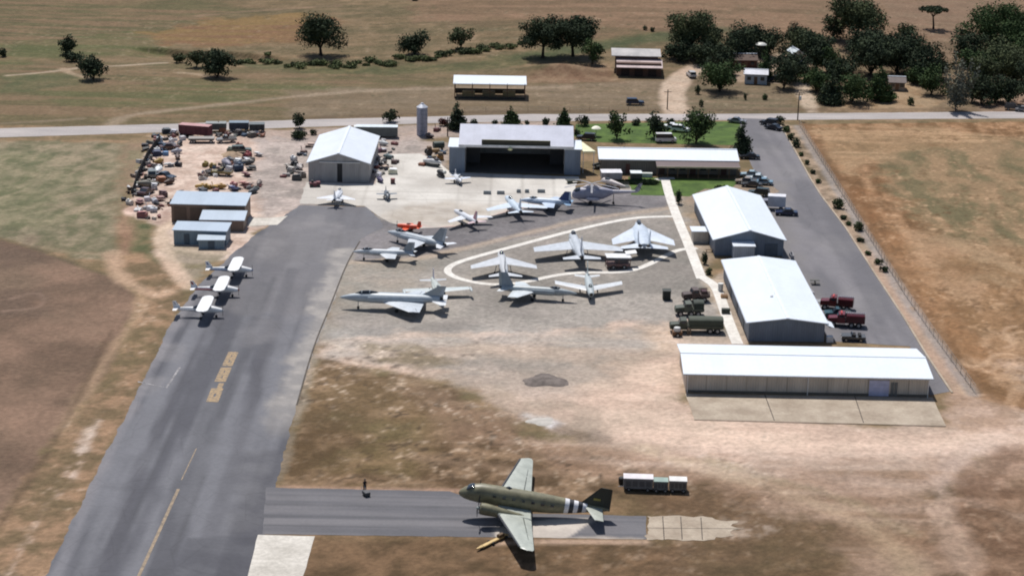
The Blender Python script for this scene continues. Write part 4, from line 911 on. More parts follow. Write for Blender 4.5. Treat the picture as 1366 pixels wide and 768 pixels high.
tpx('oak_tree','spreading dark oak beside the dirt track near the left edge, lower of the pair',124,106,42,38,'oak',group=G,trunk=.06)
tpx('scrub_tree','low dark bushy tree touching the left side of the spreading oak near the left edge',98,82,28,13,'round',group=G,trunk=.1)
tpx('oak_tree','wide dark oak with a bare patch at its foot, end of the creek bank',289,103,54,44,'oak',group=G,trunk=.0)
tpx('scrub_tree','small grey-green bushy tree just left of the wide creek bank oak',262,90,28,22,'round',lfO,group=G,trunk=.1)
tpx('scrub_tree','pale small scrub tree farther left of the wide creek bank oak',240,84,22,14,'round',lfO,group=G,trunk=.1)
tpx('oak_tree','large oak with a visible trunk standing alone above the creek line',428,74,68,57,'oak',group=G,trunk=.15)
tpx('oak_tree','dense rounded dark tree with foliage down to the ground, right of the large lone oak',552,73,48,32,'round',group=G,trunk=.02)
tpx('oak_tree','small round olive tree right of the dense rounded one',614,66,35,33,'round',lfO,group=G,trunk=.1)
tpx('oak_tree','flat-crowned twin oak, left one, trunk showing beneath',724,77,64,54,'oak',group=G,trunk=.26,dens=1.5)
tpx('oak_tree','flat-crowned twin oak, right one, with a leaning trunk',764,75,66,54,'oak',group=G,trunk=.24,dens=1.5)
tpx('scrub_tree','bushy green tree at the right foot of the twin oaks',790,86,35,38,'round',lfG,group=G,trunk=.05)
tpx('oak_tree','dry-field tree with flat windswept crown, alone near the upper right',1245,39,40,31,'umbrella',group=G,trunk=.5,dens=1.5)
G='trees of the farm grove'
gr=[(925,72,66,60,'oak',lfO,'spreading grey-green oak at the upper left end of the grove'),
(905,80,40,24,'round',lfD,'low dark tree behind the old barn'),(938,84,44,34,'round',lfD,'dark round tree between the old barn and the grove'),
(960,122,56,46,'round',lfG,'bright green round tree beside the dirt drive'),(985,82,56,54,'round',lfD,'tall dark tree on the left of the pale dish'),
(1025,76,50,44,'round',lfD,'dark tree behind the pale dish'),(1020,106,22,44,'conifer',lfG,'narrow dark conifer right of the white farm house'),(1045,118,40,50,'round',lfD,'dark tree right of the white farm house'),
(1088,96,48,62,'oak',lfD,'tall dark oak behind the little white cottage'),(1060,66,44,34,'round',lfD,'dark tree at the back of the grove above the cottage'),
(1090,122,40,34,'round',lfG,'middle-sized green tree above the dirt drive mouth'),(1108,138,34,40,'conifer',lfD,'dark conical tree right of the dirt drive mouth'),
(1140,58,74,70,'oak',lfO,'tallest loose-crowned oak on the skyline of the grove'),(1112,52,34,34,'round',lfD,'dark tree left of the tallest loose-crowned oak'),
(1160,100,62,62,'round',lfD,'huge near-black tree, left part of the darkest mass'),(1198,98,66,60,'round',lfD,'huge near-black tree in the middle of the darkest mass'),(1232,108,52,56,'round',lfD,'huge near-black tree, right part of the darkest mass'),
(1136,136,50,44,'round',lfG,'broad green tree below the darkest mass'),(1172,134,38,46,'conifer',lfG,'cone-shaped green tree beside the tan yard'),
(1210,50,26,18,'round',lfO,'small olive tree peeking over the darkest mass'),(1242,126,36,38,'round',lfG,'green tree right of the tan yard'),(1225,112,34,30,'round',lfG,'green tree above the tan yard'),
(1276,148,52,72,'spiky',lfS,'silvery spiky tree standing by the county road'),
(1330,72,84,66,'oak',lfG,'tall oak towering above the right end of the grove'),(1292,84,50,50,'round',lfD,'dark tree left of the tall right-hand oak'),(1366,64,46,62,'round',lfD,'dark tree cut by the right picture edge, upper one'),
(1350,110,66,54,'round',lfO,'broad olive tree right of the silvery spiky tree'),(1312,116,48,50,'round',lfO,'olive tree just above the silvery spiky tree'),(1310,140,34,44,'round',lfD,'dark tree between the silvery spiky tree and the lane cottage'),
(1345,138,48,42,'round',lfD,'dark tree beside the parked vehicles at the right edge'),(1380,134,50,60,'round',lfD,'dark tree cut by the right picture edge, lower one'),
(945,62,40,30,'round',lfD,'dark tree in the upper left grove behind the spreading grey-green oak'),(960,98,40,40,'round',lfD,'dark tree between the bright green round tree and the dish'),
(1002,68,44,36,'oak',lfD,'dark tree on the upper edge of the grove above the dish'),(1060,108,44,40,'round',lfD,'dark tree below the little white cottage'),
(1078,76,46,40,'oak',lfO,'grey-green tree right behind the little white cottage'),(1105,100,44,44,'round',lfG,'green tree in the heart of the grove'),
(1120,116,44,40,'oak',lfD,'dark tree left of the broad green tree'),(1180,80,56,46,'round',lfD,'near-black tree at the top of the darkest mass'),(1215,84,50,42,'round',lfD,'near-black tree at the upper right of the darkest mass'),
(1150,78,44,44,'oak',lfD,'dark tree between the tallest oak and the darkest mass'),(1250,104,34,36,'round',lfD,'outermost dark tree right of the darkest mass'),
(1300,110,44,50,'oak',lfG,'green tree left of the lane cottage'),(1335,96,60,50,'round',lfO,'olive tree behind the lane cottage'),(1362,92,50,50,'oak',lfG,'green tree at the right picture edge, middle one'),(1328,136,34,30,'round',lfG,'low green tree by the lane near the right edge'),(1296,136,30,34,'round',lfO,'low olive tree right beside the silvery spiky tree')]
for i,(x,y,w_,h_,st,mt,lb) in enumerate(gr): tpx('grove_tree' if st!='conifer' else 'conifer_tree',lb,x,y,w_*1.18,h_*1.0,st,mt,group=G,trunk=.12 if st=='oak' else .03,bk=barkP if mt is lfS else None)
G='row of trees along the road verge'
rw=[(399,171,17,20,'round',lfD,'small round tree in front of the left hangar rear corner'),(520,163,18,14,'round',lfD,'half round dark tree behind the trailer'),
(610,173,22,34,'conifer',lfD,'dark conical tree right of the silo'),(682,168,20,24,'conifer',lfG,'small conical green tree above the hangar ridge'),(752,172,19,27,'conifer',lfG,'conical green tree over the right end of the hangar roof'),
(823,186,26,38,'round',lfG,'upright loose green tree on the lawn near the white parasol'),(874,184,26,34,'round',lfD,'round dark tree on the lawn left of the white vehicles'),(928,191,40,52,'round',lfG,'largest dark green tree on the lawn behind the office'),
(990,206,24,42,'conifer',lfD,'dark tree at the right end of the office by the access road')]
for x,y,w_,h_,st,mt,lb in rw: tpx('conifer_tree' if st=='conifer' else 'garden_tree',lb,x,y,w_*1.3,h_*1.12,st,mt,group=G,trunk=.03)
tpx('conifer_tree','tiny blue-green conical tree in front of the office roof',832,221,13,24,'conifer',lfD,trunk=.05)
G='clipped round shrubs along the road verge'
for i,(x,y,w_,lb) in enumerate([(632,168,12,'just left of the hangar ridge'),(660,167,10,'between the two small conical trees, left one'),(704,167,9,'between the two small conical trees, right one'),(730,168,15,'left of the tree over the hangar roof end'),(777,168,19,'at the left end of the lawn'),(848,167,13,'between the two lawn trees'),(894,168,14,'behind the white vehicles'),(590,168,14,'right of the silo, reddish')]):
    tpx('shrub','clipped dark round shrub '+lb,x,y,w_,w_*0.75,'shrub',lfD if i!=7 else leafmat('leaves_red',(0.09,0.035,0.03)),group=G,cat='shrub',trunk=.1,dens=1.6)
G='shrubs on the verge between the kerb and the field fence'
vs=[(1039,166,17,12,'largest, first shrub from the road junction'),(1048,176,14,9,'second shrub from the road junction'),(1056,187,12,11,'third shrub from the road junction'),(1062,196,13,12,'fourth shrub from the road junction'),
(1068,208,8,6,'small fifth one, sparse'),(1076,219,8,6,'small sixth one, sparse'),(1084,232,8,6,'small seventh one, sparse'),(1092,244,9,6,'small eighth one, sparse'),(1120,277,20,15,'big bushy one half way along the kerb'),(1123,292,12,7,'low one just past the big bushy one'),(1132,300,10,6,'low second one past the big bushy one'),(1143,307,17,13,'second big bushy one'),(1148,322,11,6,'dark low one after the second big bushy one'),(1158,340,9,6,'small one near the middle of the fence'),(1172,352,12,8,'olive one near the end of the planting'),(1178,362,14,8,'last one at the end of the planting')]
for i,(x,y,w_,h_,lb) in enumerate(vs): tpx('shrub','verge shrub, '+lb,x,y,w_,h_,'shrub',(lfD,lfG,lfO)[i%3],group=G,cat='shrub',trunk=.1,dens=1.5)
for x,y,w_,h_,lb,mt in [(905,272,10,20,'narrow dark bush left of the gabled hall rear',lfD),(940,352,9,18,'tall thin bush between the footpath and the two white halls',lfD),(945,366,10,10,'low bush in front of the two white halls',lfO),(978,372,8,12,'small bush against the broad white building',lfD),(962,256,22,10,'low shrub bed on the lawn in front of the porch',lfD),(850,246,60,7,'long low dark hedge between the ramp and the lawn',lfD),(1215,140,11,12,'young yellow-green tree in the dry grass by the county road',lfO),(1020,133,8,9,'tiny green sapling below the white farm house',lfG),(994,133,5,9,'thin brown sapling left of the tiny green one',lfO),(930,126,9,14,'thin shrub on the right of the dirt drive',lfO),(936,142,8,10,'low shrub on the right of the dirt drive, nearer the road',lfO),(860,40,8,6,'distant low bush, left of two in the brown field',lfO),(870,42,8,6,'distant low bush, right of two in the brown field',lfO),(553,1,10,6,'distant dark bush at the top picture edge',lfD),(398,185,26,11,'sprawling dark reddish hedge at the left hangar corner',lfD),(418,180,10,9,'small dark bush between the hedge and the left hangar',lfD),(770,180,12,8,'dark bush by the hangar rear right corner',lfD),(3,76,12,12,'dark bush cut by the left picture edge',lfD)]:
    bt=tpx('bush',lb,x,y,w_,h_,'shrub',mt,cat='bush',trunk=.1,dens=1.5)
    if w_>50: bt.scale.y=0.22; bt.rotation_euler.z=0
# scrub along the dry creek
G='scrub bushes along the dry creek'; r=random.Random(5)
pts=[(320+6.6*k,84+2.6*math.sin(k*0.7)+ (5 if 6<k<26 else 0)-(k-30)*0.9*(k>30)) for k in range(58)]
for i,(x,y) in enumerate(pts):
    w_=r.uniform(10,22); tpx('scrub_bush','low green scrub bush in the line along the dry creek',x+r.uniform(-4,4),y+r.uniform(-3,4),w_,w_*r.uniform(.28,.42),'shrub',(lfO,lfC,lfC,lfC)[r.randrange(4)],group=G,cat='bush',trunk=.1)
# ------------------------------------------------------------------ aircraft
glassC=glassmat('canopy_glass',(0.015,0.02,0.028),0.08); rub=paint((0.02,0.02,0.02),0.8); steel=paint((0.35,0.36,0.38),0.4,0.6); noz=paint((0.05,0.045,0.04),0.5,0.5)
def place2(nose,tail,h=1.7):
    a=at(nose[0],nose[1],h); b=at(tail[0],tail[1],h); d=a-b; c=(a+b)/2
    return Vector((c.x,c.y,float(terr(c.x,c.y)))),math.atan2(d.y,d.x),math.hypot(d.x,d.y)
def jet(label,nose,tail,L,span,col,col2=None,r=0.75,g_=0.9,wing=(0.12,0.30,0.30,0.14),wz=-0.1,dih=0.0,tail_=(0.36,0.14,0.17,0.07,0.42),tz=0.1,fin=(0.30,0.17,0.15,0.08,0.19),twin=False,
        canopy=(0.36,0.20),intake='nose',tips=None,group='display jets of the museum yard',name='jet_aircraft',hd=None,cols={},prop=False,nose_r=0.35,fat=1.0,droop=None,center=None):
    """wing=(root LE x/L, root chord/L, sweep back of tip LE/L, tip chord/L); x/L runs +0.5 nose to -0.5 tail"""
    loc,th,Lm=place2(nose,tail); 
    if hd is not None: th=R(hd)
    if center: loc=at(*center)
    print('PLANE %s len=%.1f given %.1f head=%.0f'%(label[:30],Lm,L,math.degrees(th)))
    t=thing(name,label,'aircraft',loc,th,group); c1=paint(col,0.42,0.0,0.1); c2=paint(cols.get('wing',col2 or col),0.42,0,0.1); cf=paint(cols.get('fin',col),0.42,0,0.1)
    zc=g_+r; S_=lambda x:x*L
    m=MB(); e0=nose_r
    secs=[(0.5,0,-.1*r,0.03,0.03),(0.47,0,-.08*r,r*e0*0.8,r*e0*0.8),(0.40,0,-.03*r,r*(e0+.25),r*(e0+.25)),(0.28,0,0.03*r,r*.86,r*.92),(0.12,0,0,r*fat,r),(-0.1,0,0,r*fat,r),(-0.28,0,.05*r,r*.86*fat,r*.88),(-0.42,0,.12*r,r*.62*fat,r*.62),(-0.47,0,.14*r,r*.5*fat,r*.5)]
    if intake=='nose': secs[0]=(0.5,0,0,r*.55,r*.55); secs[1]=(0.47,0,0,r*.68,r*.68); secs[2]=(0.4,0,0,r*.8,r*.8)
    if prop: secs[-1]=(-0.49,0,.25*r,r*.12,r*.15); secs[-2]=(-0.42,0,.2*r,r*.25,r*.3); secs[0]=(0.49,0,0,r*.5,r*.5)
    fu=m.loft([(S_(x),y,zc+z,w,h) for x,y,z,w,h in secs],16).build('fuselage',c1,t)
    if not prop:
        for y in ((-.42*r*fat,.42*r*fat) if twin else (0,)): MB().loft([(S_(-.46),y,zc+.14*r,r*.42,r*.42),(S_(-.50),y,zc+.14*r,r*.36,r*.36),(S_(-.495),y,zc+.14*r,r*.22,r*.22)],12).build('exhaust_nozzle',noz,t)
        if intake=='nose': MB().loft([(S_(.501),0,zc,r*.44,r*.44),(S_(.49),0,zc,r*.42,r*.42)],12).build('intake',noz,t)
    if intake=='side':
        for s in (-1,1):
            m=MB(); m.loft([(S_(.22),s*r*.95,zc-.05*r,r*.26,r*.48),(S_(.08),s*r*.98,zc-.05*r,r*.32,r*.55),(S_(-.15),s*r*.8,zc,r*.3,r*.5),(S_(-.3),s*r*.5,zc,r*.2,r*.3)],10,0.7).build('intake',c1,t)
    x0,c0,sw,ct=wing; zw=zc+wz*r; tk=0.10*c0*L
    for s in (-1,1):
        w=MB(); yr=r*0.6*fat; yt=span/2; zt=zw+math.tan(R(dih))*(yt-yr)
        w.surf((S_(x0),s*yr,zw),S_(c0),(S_(x0-sw),s*yt,zt),S_(ct),tk,tk*ct/c0*0.9); wo=w.build('wing',c2,t)
        fl=MB(); f0,f1=0.15,0.55
        for (a_,b_) in ((f0,f1),(f1+.02,.93)):
            q=[]
            for f in (a_,b_):
                xl=S_(x0-sw*f); c_=S_(c0+(ct-c0)*f); y=s*(yr+(yt-yr)*f); z=zw+(zt-zw)*f+tk*0.22*(1-f*.6)
                q+=[(xl-c_*0.74,y,z),(xl-c_*0.765,y,z-.01)]
            fl.add([q[0],q[1],q[3],q[2]],[(0,1,2,3)])
        fl.build('flap_gap',noz,wo,smooth=False)
        if tips:
            tl,tr=tips; MB().loft([(S_(x0-sw)+tl*.5,s*(yt+tr*.8),zt,.03,.03),(S_(x0-sw)+tl*.3,s*(yt+tr*.8),zt,tr*.8,tr*.8),(S_(x0-sw),s*(yt+tr*.8),zt,tr,tr),(S_(x0-sw)-tl*.3,s*(yt+tr*.8),zt,tr*.8,tr*.8),(S_(x0-sw)-tl*.5,s*(yt+tr*.8),zt,.03,.03)],10).build('tip_tank',c2,t)
        hx0,hc,hs,hct,hsp=tail_; zt2=zc+tz*r
        MB().surf((S_(-hx0+hc/2),s*r*.3,zt2),S_(hc),(S_(-hx0+hc/2-hs),s*hsp*span/2,zt2),S_(hct),.05*hc*L+.05,.05).build('tailplane',c2 if 'tail' not in cols else paint(cols['tail'],0.42),t)
    fx,fc,fs,fct,fh=fin
    for y in ((-r*.55*fat,r*.55*fat) if twin else (0,)):
        fo=MB().surf((S_(-fx+fc/2),y,zc+r*.5),S_(fc),(S_(-fx+fc/2-fs),y*1.15,zc+r*.5+fh*L),S_(fct),.2,.08,'y').build('fin',cf,t)
        MB().surf((S_(-fx-fc*.32),y,zc+r*.9),S_(fc)*.2,(S_(-fx+fc/2-fs-fct*.7),y*1.14,zc+r*.45+fh*L),S_(fct)*.3,.24,.1,'y').build('rudder',c1,fo)
    cx,cl=canopy; co_=MB().loft([(S_(cx),0,zc+r*.72,.05,.05),(S_(cx-cl*.25),0,zc+r*.85,r*.42,r*.46),(S_(cx-cl*.55),0,zc+r*.85,r*.45,r*.55),(S_(cx-cl*.85),0,zc+r*.85,r*.36,r*.36),(S_(cx-cl),0,zc+r*.8,.05,.1)],10).build('canopy',glassC,t)
    f=MB()
    for q in (.28,.6): f.loft([(S_(cx-cl*q)+.05,0,zc+r*.86,r*.46,r*(.48 if q<.5 else .55)),(S_(cx-cl*q)-.05,0,zc+r*.86,r*.46,r*(.48 if q<.5 else .55))],10)
    f.build('canopy_frame',c1,co_)
    for x,y in ((.32,0),(-.06,span*.13),(-.06,-span*.13)):
        wr=.22 if y==0 else .32; gm=MB(); gm.cyl((S_(x),y,wr),(S_(x),y*.8,zc),.07,n=8); go_=gm.build('gear_leg',steel,t)
        MB().cyl((S_(x),y-.1,wr),(S_(x),y+.1,wr),wr,n=14).build('wheel',rub,go_)
    if prop:
        m=MB(); m.loft([(S_(.49),0,zc,r*.28,r*.28),(S_(.49)+.3,0,zc,r*.16,r*.16),(S_(.49)+.4,0,zc,.02,.02)],10); pr=m.build('spinner',noz,t)
        for k in range(2):
            m=MB(); m.box((S_(.49)+.12,0,zc+(0.5 if k else -0.5)),(.05,.14,.95)); m.build('propeller_blade',noz,pr)
    if droop: t.rotation_euler.y=droop
    return t
wht=(0.62,0.64,0.68); lg=(0.42,0.46,0.50); mg=(0.26,0.29,0.32); dg=(0.14,0.16,0.18); blu=(0.46,0.54,0.64); ppl=(0.40,0.40,0.48)
SPLIT=None
tj=jet('light grey long nosed jet with nose towards the runway, middle one of the left group',(471,334),(553,337),11.5,7.4,lg,(0.5,0.53,0.56),r=.62,wing=(.08,.30,.16,.14),intake='side',fin=(.38,.2,.12,.1,.16),cols={'fin':mg},tail_=(.42,.12,.1,.06,.45))
jet('dark finned grey jet pointing at the runway, just below the orange airplane',(515,308),(596,328),14.5,9.6,lg,(0.5,0.53,0.57),r=.8,wing=(.10,.30,.24,.13),intake='side',fin=(.36,.24,.18,.11,.2),cols={'fin':mg,'tail':wht},tail_=(.43,.15,.13,.07,.5))
jet('pale straight winged trainer jet with wing tip tanks, just behind the long light grey fighter',(589,396),(577,371),11.5,11.2,(0.44,0.47,0.44),(0.48,0.52,0.52),r=.66,wing=(.10,.22,.03,.13),wz=-.55,dih=2.5,intake='side',tips=(2.6,.27),fin=(.36,.17,.08,.09,.16),cols={'fin':(0.42,0.41,0.52),'tail':(0.46,0.48,0.5)},tail_=(.40,.11,.04,.06,.42),canopy=(.28,.26))
jet('long light grey fighter with its nose over the runway edge, lowest of the left group',(454,398),(590,402),17.6,11.7,(0.38,0.43,0.47),(0.48,0.52,0.56),r=.92,g_=1.1,wing=(.10,.42,.30,.10),wz=-.5,intake='side',fat=1.25,fin=(.38,.24,.2,.07,.11),cols={'fin':(0.30,0.34,0.36),'tail':(0.62,0.64,0.66)},tail_=(.45,.17,.12,.05,.5),tz=-.1,canopy=(.35,.24))
jet('white-grey attack jet seen from behind inside the left end of the path loop',(667,338),(675,368),14.0,11.8,(0.50,0.51,0.53),(0.50,0.52,0.55),r=.85,wing=(.22,.34,.32,.15),wz=.6,dih=-3,intake='nose',fin=(.36,.22,.15,.09,.21),tail_=(.44,.16,.15,.06,.5),canopy=(.40,.15),hd=94)
jet('largest broad winged grey jet seen from behind in the middle of the path loop',(764,311),(775,350),16.6,16.4,(0.46,0.49,0.53),(0.48,0.51,0.55),r=.95,g_=1.0,wing=(.22,.34,.26,.17),wz=0,intake='side',fin=(.40,.2,.12,.08,.21),cols={'fin':(0.26,0.30,0.40)},tail_=(.44,.16,.1,.07,.42),canopy=(.42,.14),hd=95,nose_r=.6)
jet('blue-grey twin finned fighter at the right end of the path loop',(857,296),(852,334),18.5,11.6,(0.48,0.54,0.62),(0.56,0.61,0.68),r=.95,g_=1.1,wing=(.22,.48,.46,.2),wz=.2,intake='side',fat=1.9,twin=True,fin=(.38,.2,.12,.1,.14),tail_=(.42,.2,.16,.08,.75),canopy=(.36,.2),hd=91,nose_r=.3)
jet('dark greenish grey jet with white tailplane, nose right, touching the path loop',(764,390),(672,384),13.6,9.0,(0.30,0.34,0.36),(0.52,0.56,0.58),r=.72,wing=(-.02,.30,.2,.12),intake='side',fin=(.40,.2,.1,.11,.19),cols={'fin':(0.20,0.25,0.30),'tail':(0.6,0.62,0.62)},tail_=(.42,.14,.1,.06,.45),canopy=(.30,.16))
jet('silver jet with swept wings facing the camera just below the path loop',(788,389),(784,368),11.6,11.8,(0.42,0.46,0.47),(0.55,0.57,0.59),r=.70,g_=.8,wing=(.22,.24,.28,.17),wz=-.4,dih=2,intake='nose',fin=(.37,.2,.14,.1,.2),cols={'fin':(0.40,0.50,0.52)},tail_=(.40,.13,.1,.07,.38),canopy=(.32,.17),hd=-88)
jet('white small jet alone on the pale apron in front of the gable hangar',(452,251),(449,267),9.4,7.8,wht,wht,r=.62,wing=(.14,.36,.32,.08),wz=-.4,intake='side',fin=(.36,.24,.16,.09,.19),tail_=(.40,.14,.11,.05,.4),canopy=(.34,.18),hd=86)
jet('white swept wing jet with pinkish tail on the apron edge, right of the orange airplane',(612,283),(632,293),9.6,9.4,wht,wht,r=.62,wing=(.16,.26,.28,.12),intake='nose',fin=(.38,.2,.14,.09,.2),cols={'fin':(0.60,0.30,0.34),'tail':(0.62,0.46,0.48)},tail_=(.42,.13,.1,.06,.42),canopy=(.33,.17),hd=118)
jet('pale blue swept wing jet, left one of the overlapping pair on the apron edge',(679,263),(692,284),12.0,12.2,(0.52,0.60,0.68),(0.55,0.62,0.70),r=.76,wing=(.20,.30,.32,.15),intake='nose',fin=(.38,.2,.14,.09,.2),cols={'fin':(0.42,0.50,0.60)},tail_=(.42,.13,.1,.06,.42),canopy=(.33,.17),hd=104)
jet('pale blue jet with dark blue tail, right of the overlapping pair on the apron edge',(697,266),(758,270),10.6,8.6,(0.46,0.54,0.64),(0.46,0.54,0.66),r=.68,wing=(.08,.28,.18,.13),intake='side',fin=(.36,.26,.14,.12,.19),cols={'fin':(0.02,0.05,0.16),'tail':(0.22,0.36,0.52)},tail_=(.42,.17,.1,.08,.5),canopy=(.32,.18))
jet('small orange-red light airplane on the apron edge below the hangar forecourt',(530,296),(562,299),4.8,5.4,(0.72,0.09,0.03),(0.74,0.10,0.03),r=.5,g_=.5,wing=(.22,.26,.02,.2),wz=-.5,dih=3,prop=True,fin=(.40,.2,.08,.12,.2),tail_=(.42,.15,.03,.1,.4),canopy=(.16,.26),group=None,name='light_airplane')
jet('tiny dark grey stub winged drone on the pale apron right of the gable hangar',(515,262),(517,248),4.6,4.2,dg,dg,r=.5,g_=.6,wing=(.12,.3,.12,.2),intake='side',fin=(.36,.24,.12,.12,.2),canopy=(.3,.2),group=None,name='drone_aircraft',hd=-80)
jet('small white jet trainer parked nose-out before the left door pier of the main hangar',(611,239),(611,229),5.6,5.6,wht,(0.55,0.6,0.7),r=.5,g_=.6,wing=(.14,.3,.14,.14),intake='side',fin=(.38,.22,.1,.11,.2),canopy=(.3,.22),group=None,name='small_jet',hd=-75)

# three high winged light aircraft parked on the taxiway
def highwing(label,nose,tail,wc,stripe,hd):
    loc,th,Lm=place2(nose,tail,1.2); q=at(wc[0],wc[1],2.35); print('CESSNA',Lm,math.degrees(th)); th=R(hd)
    L=8.2; off=1.15; loc=Vector((q.x-math.cos(th)*off,q.y-math.sin(th)*off,0))
    t=thing('light_airplane',label,'light airplane',loc,th,'high winged airplanes parked along the taxiway'); wm=paint((0.78,0.78,0.78),0.35,0,0.05); st=paint(stripe,0.4)
    zc=1.35
    MB().loft([(3.9,0,zc-.1,.3,.3),(3.2,0,zc-.05,.48,.45),(2.2,0,zc+.05,.55,.6),(.6,0,zc+.05,.56,.66),(-.8,0,zc,.4,.45),(-3.2,0,zc+.12,.14,.2),(-4.1,0,zc+.2,.04,.1)],14).build('fuselage',wm,t)
    for s in (-1,1): MB().box((-.6,s*.46,zc-.0),(5.6,.07,.2),-s*.045).build('stripe',st,t)
    MB().loft([(2.05,0,zc+.4,.5,.2),(1.5,0,zc+.5,.53,.35),(-.2,0,zc+.45,.52,.32),(-.9,0,zc+.3,.3,.15)],12).build('cabin_window',glassC,t)
    for s in (-1,1):
        wo=MB().surf((2.1,0,2.22),2.1,(2.05,s*3.5,2.36),1.95,.24,.2).surf((2.05,s*3.5,2.36),1.95,(1.8,s*4.05,2.38),1.4,.2,.17).surf((1.8,s*4.05,2.38),1.4,(1.45,s*4.3,2.38),.7,.17,.08).build('wing',wm,t)
        MB().cyl((.9,s*.5,.9),(1.2,s*2.7,2.2),.05,n=6).build('wing_strut',wm,wo)
        MB().surf((-3.3,s*.05,zc+.25),.9,(-3.5,s*1.7,zc+.25),.6,.09,.06).build('tailplane',wm,t)
    fo=MB().surf((-2.9,0,zc+.2),1.3,(-3.75,0,2.75),.6,.12,.07,'y').build('fin',wm,t)
    MB().surf((-3.6,0,zc+.7),.5,(-3.9,0,2.6),.4,.14,.09,'y').build('fin_flash',st,fo)
    m=MB(); m.loft([(3.9,0,zc-.1,.2,.2),(4.2,0,zc-.1,.03,.03)],10); sp=m.build('spinner',st,t)
    m=MB(); m.box((4.0,0,zc+.4),(.05,.13,.95)); m.build('propeller_blade',dark,sp); m=MB(); m.box((4.0,0,zc-.6),(.05,.13,.95)); m.build('propeller_blade',dark,sp)
    for x,y in ((2.9,0),(.5,1.2),(.5,-1.2)):
        gl=MB().cyl((x,y*.35,zc-.45),(x,y,.25),.05,n=6).build('gear_leg',steel,t); MB().cyl((x,y-.08,.22),(x,y+.08,.22),.22,n=12).build('wheel',rub,gl)
    return t
highwing('high winged white light airplane on the taxiway, nearest the blue shed',(333,361),(283,362),(315,352),(0.16,0.22,0.36),0)
highwing('high winged white light airplane with dull red trim, middle of the three on the taxiway',(313,387),(262,388),(296,378),(0.30,0.06,0.05),0)
highwing('high winged white light airplane, nearest of the three on the taxiway, at the grass edge',(293,412),(239,415),(274,405),(0.5,0.5,0.52),0)

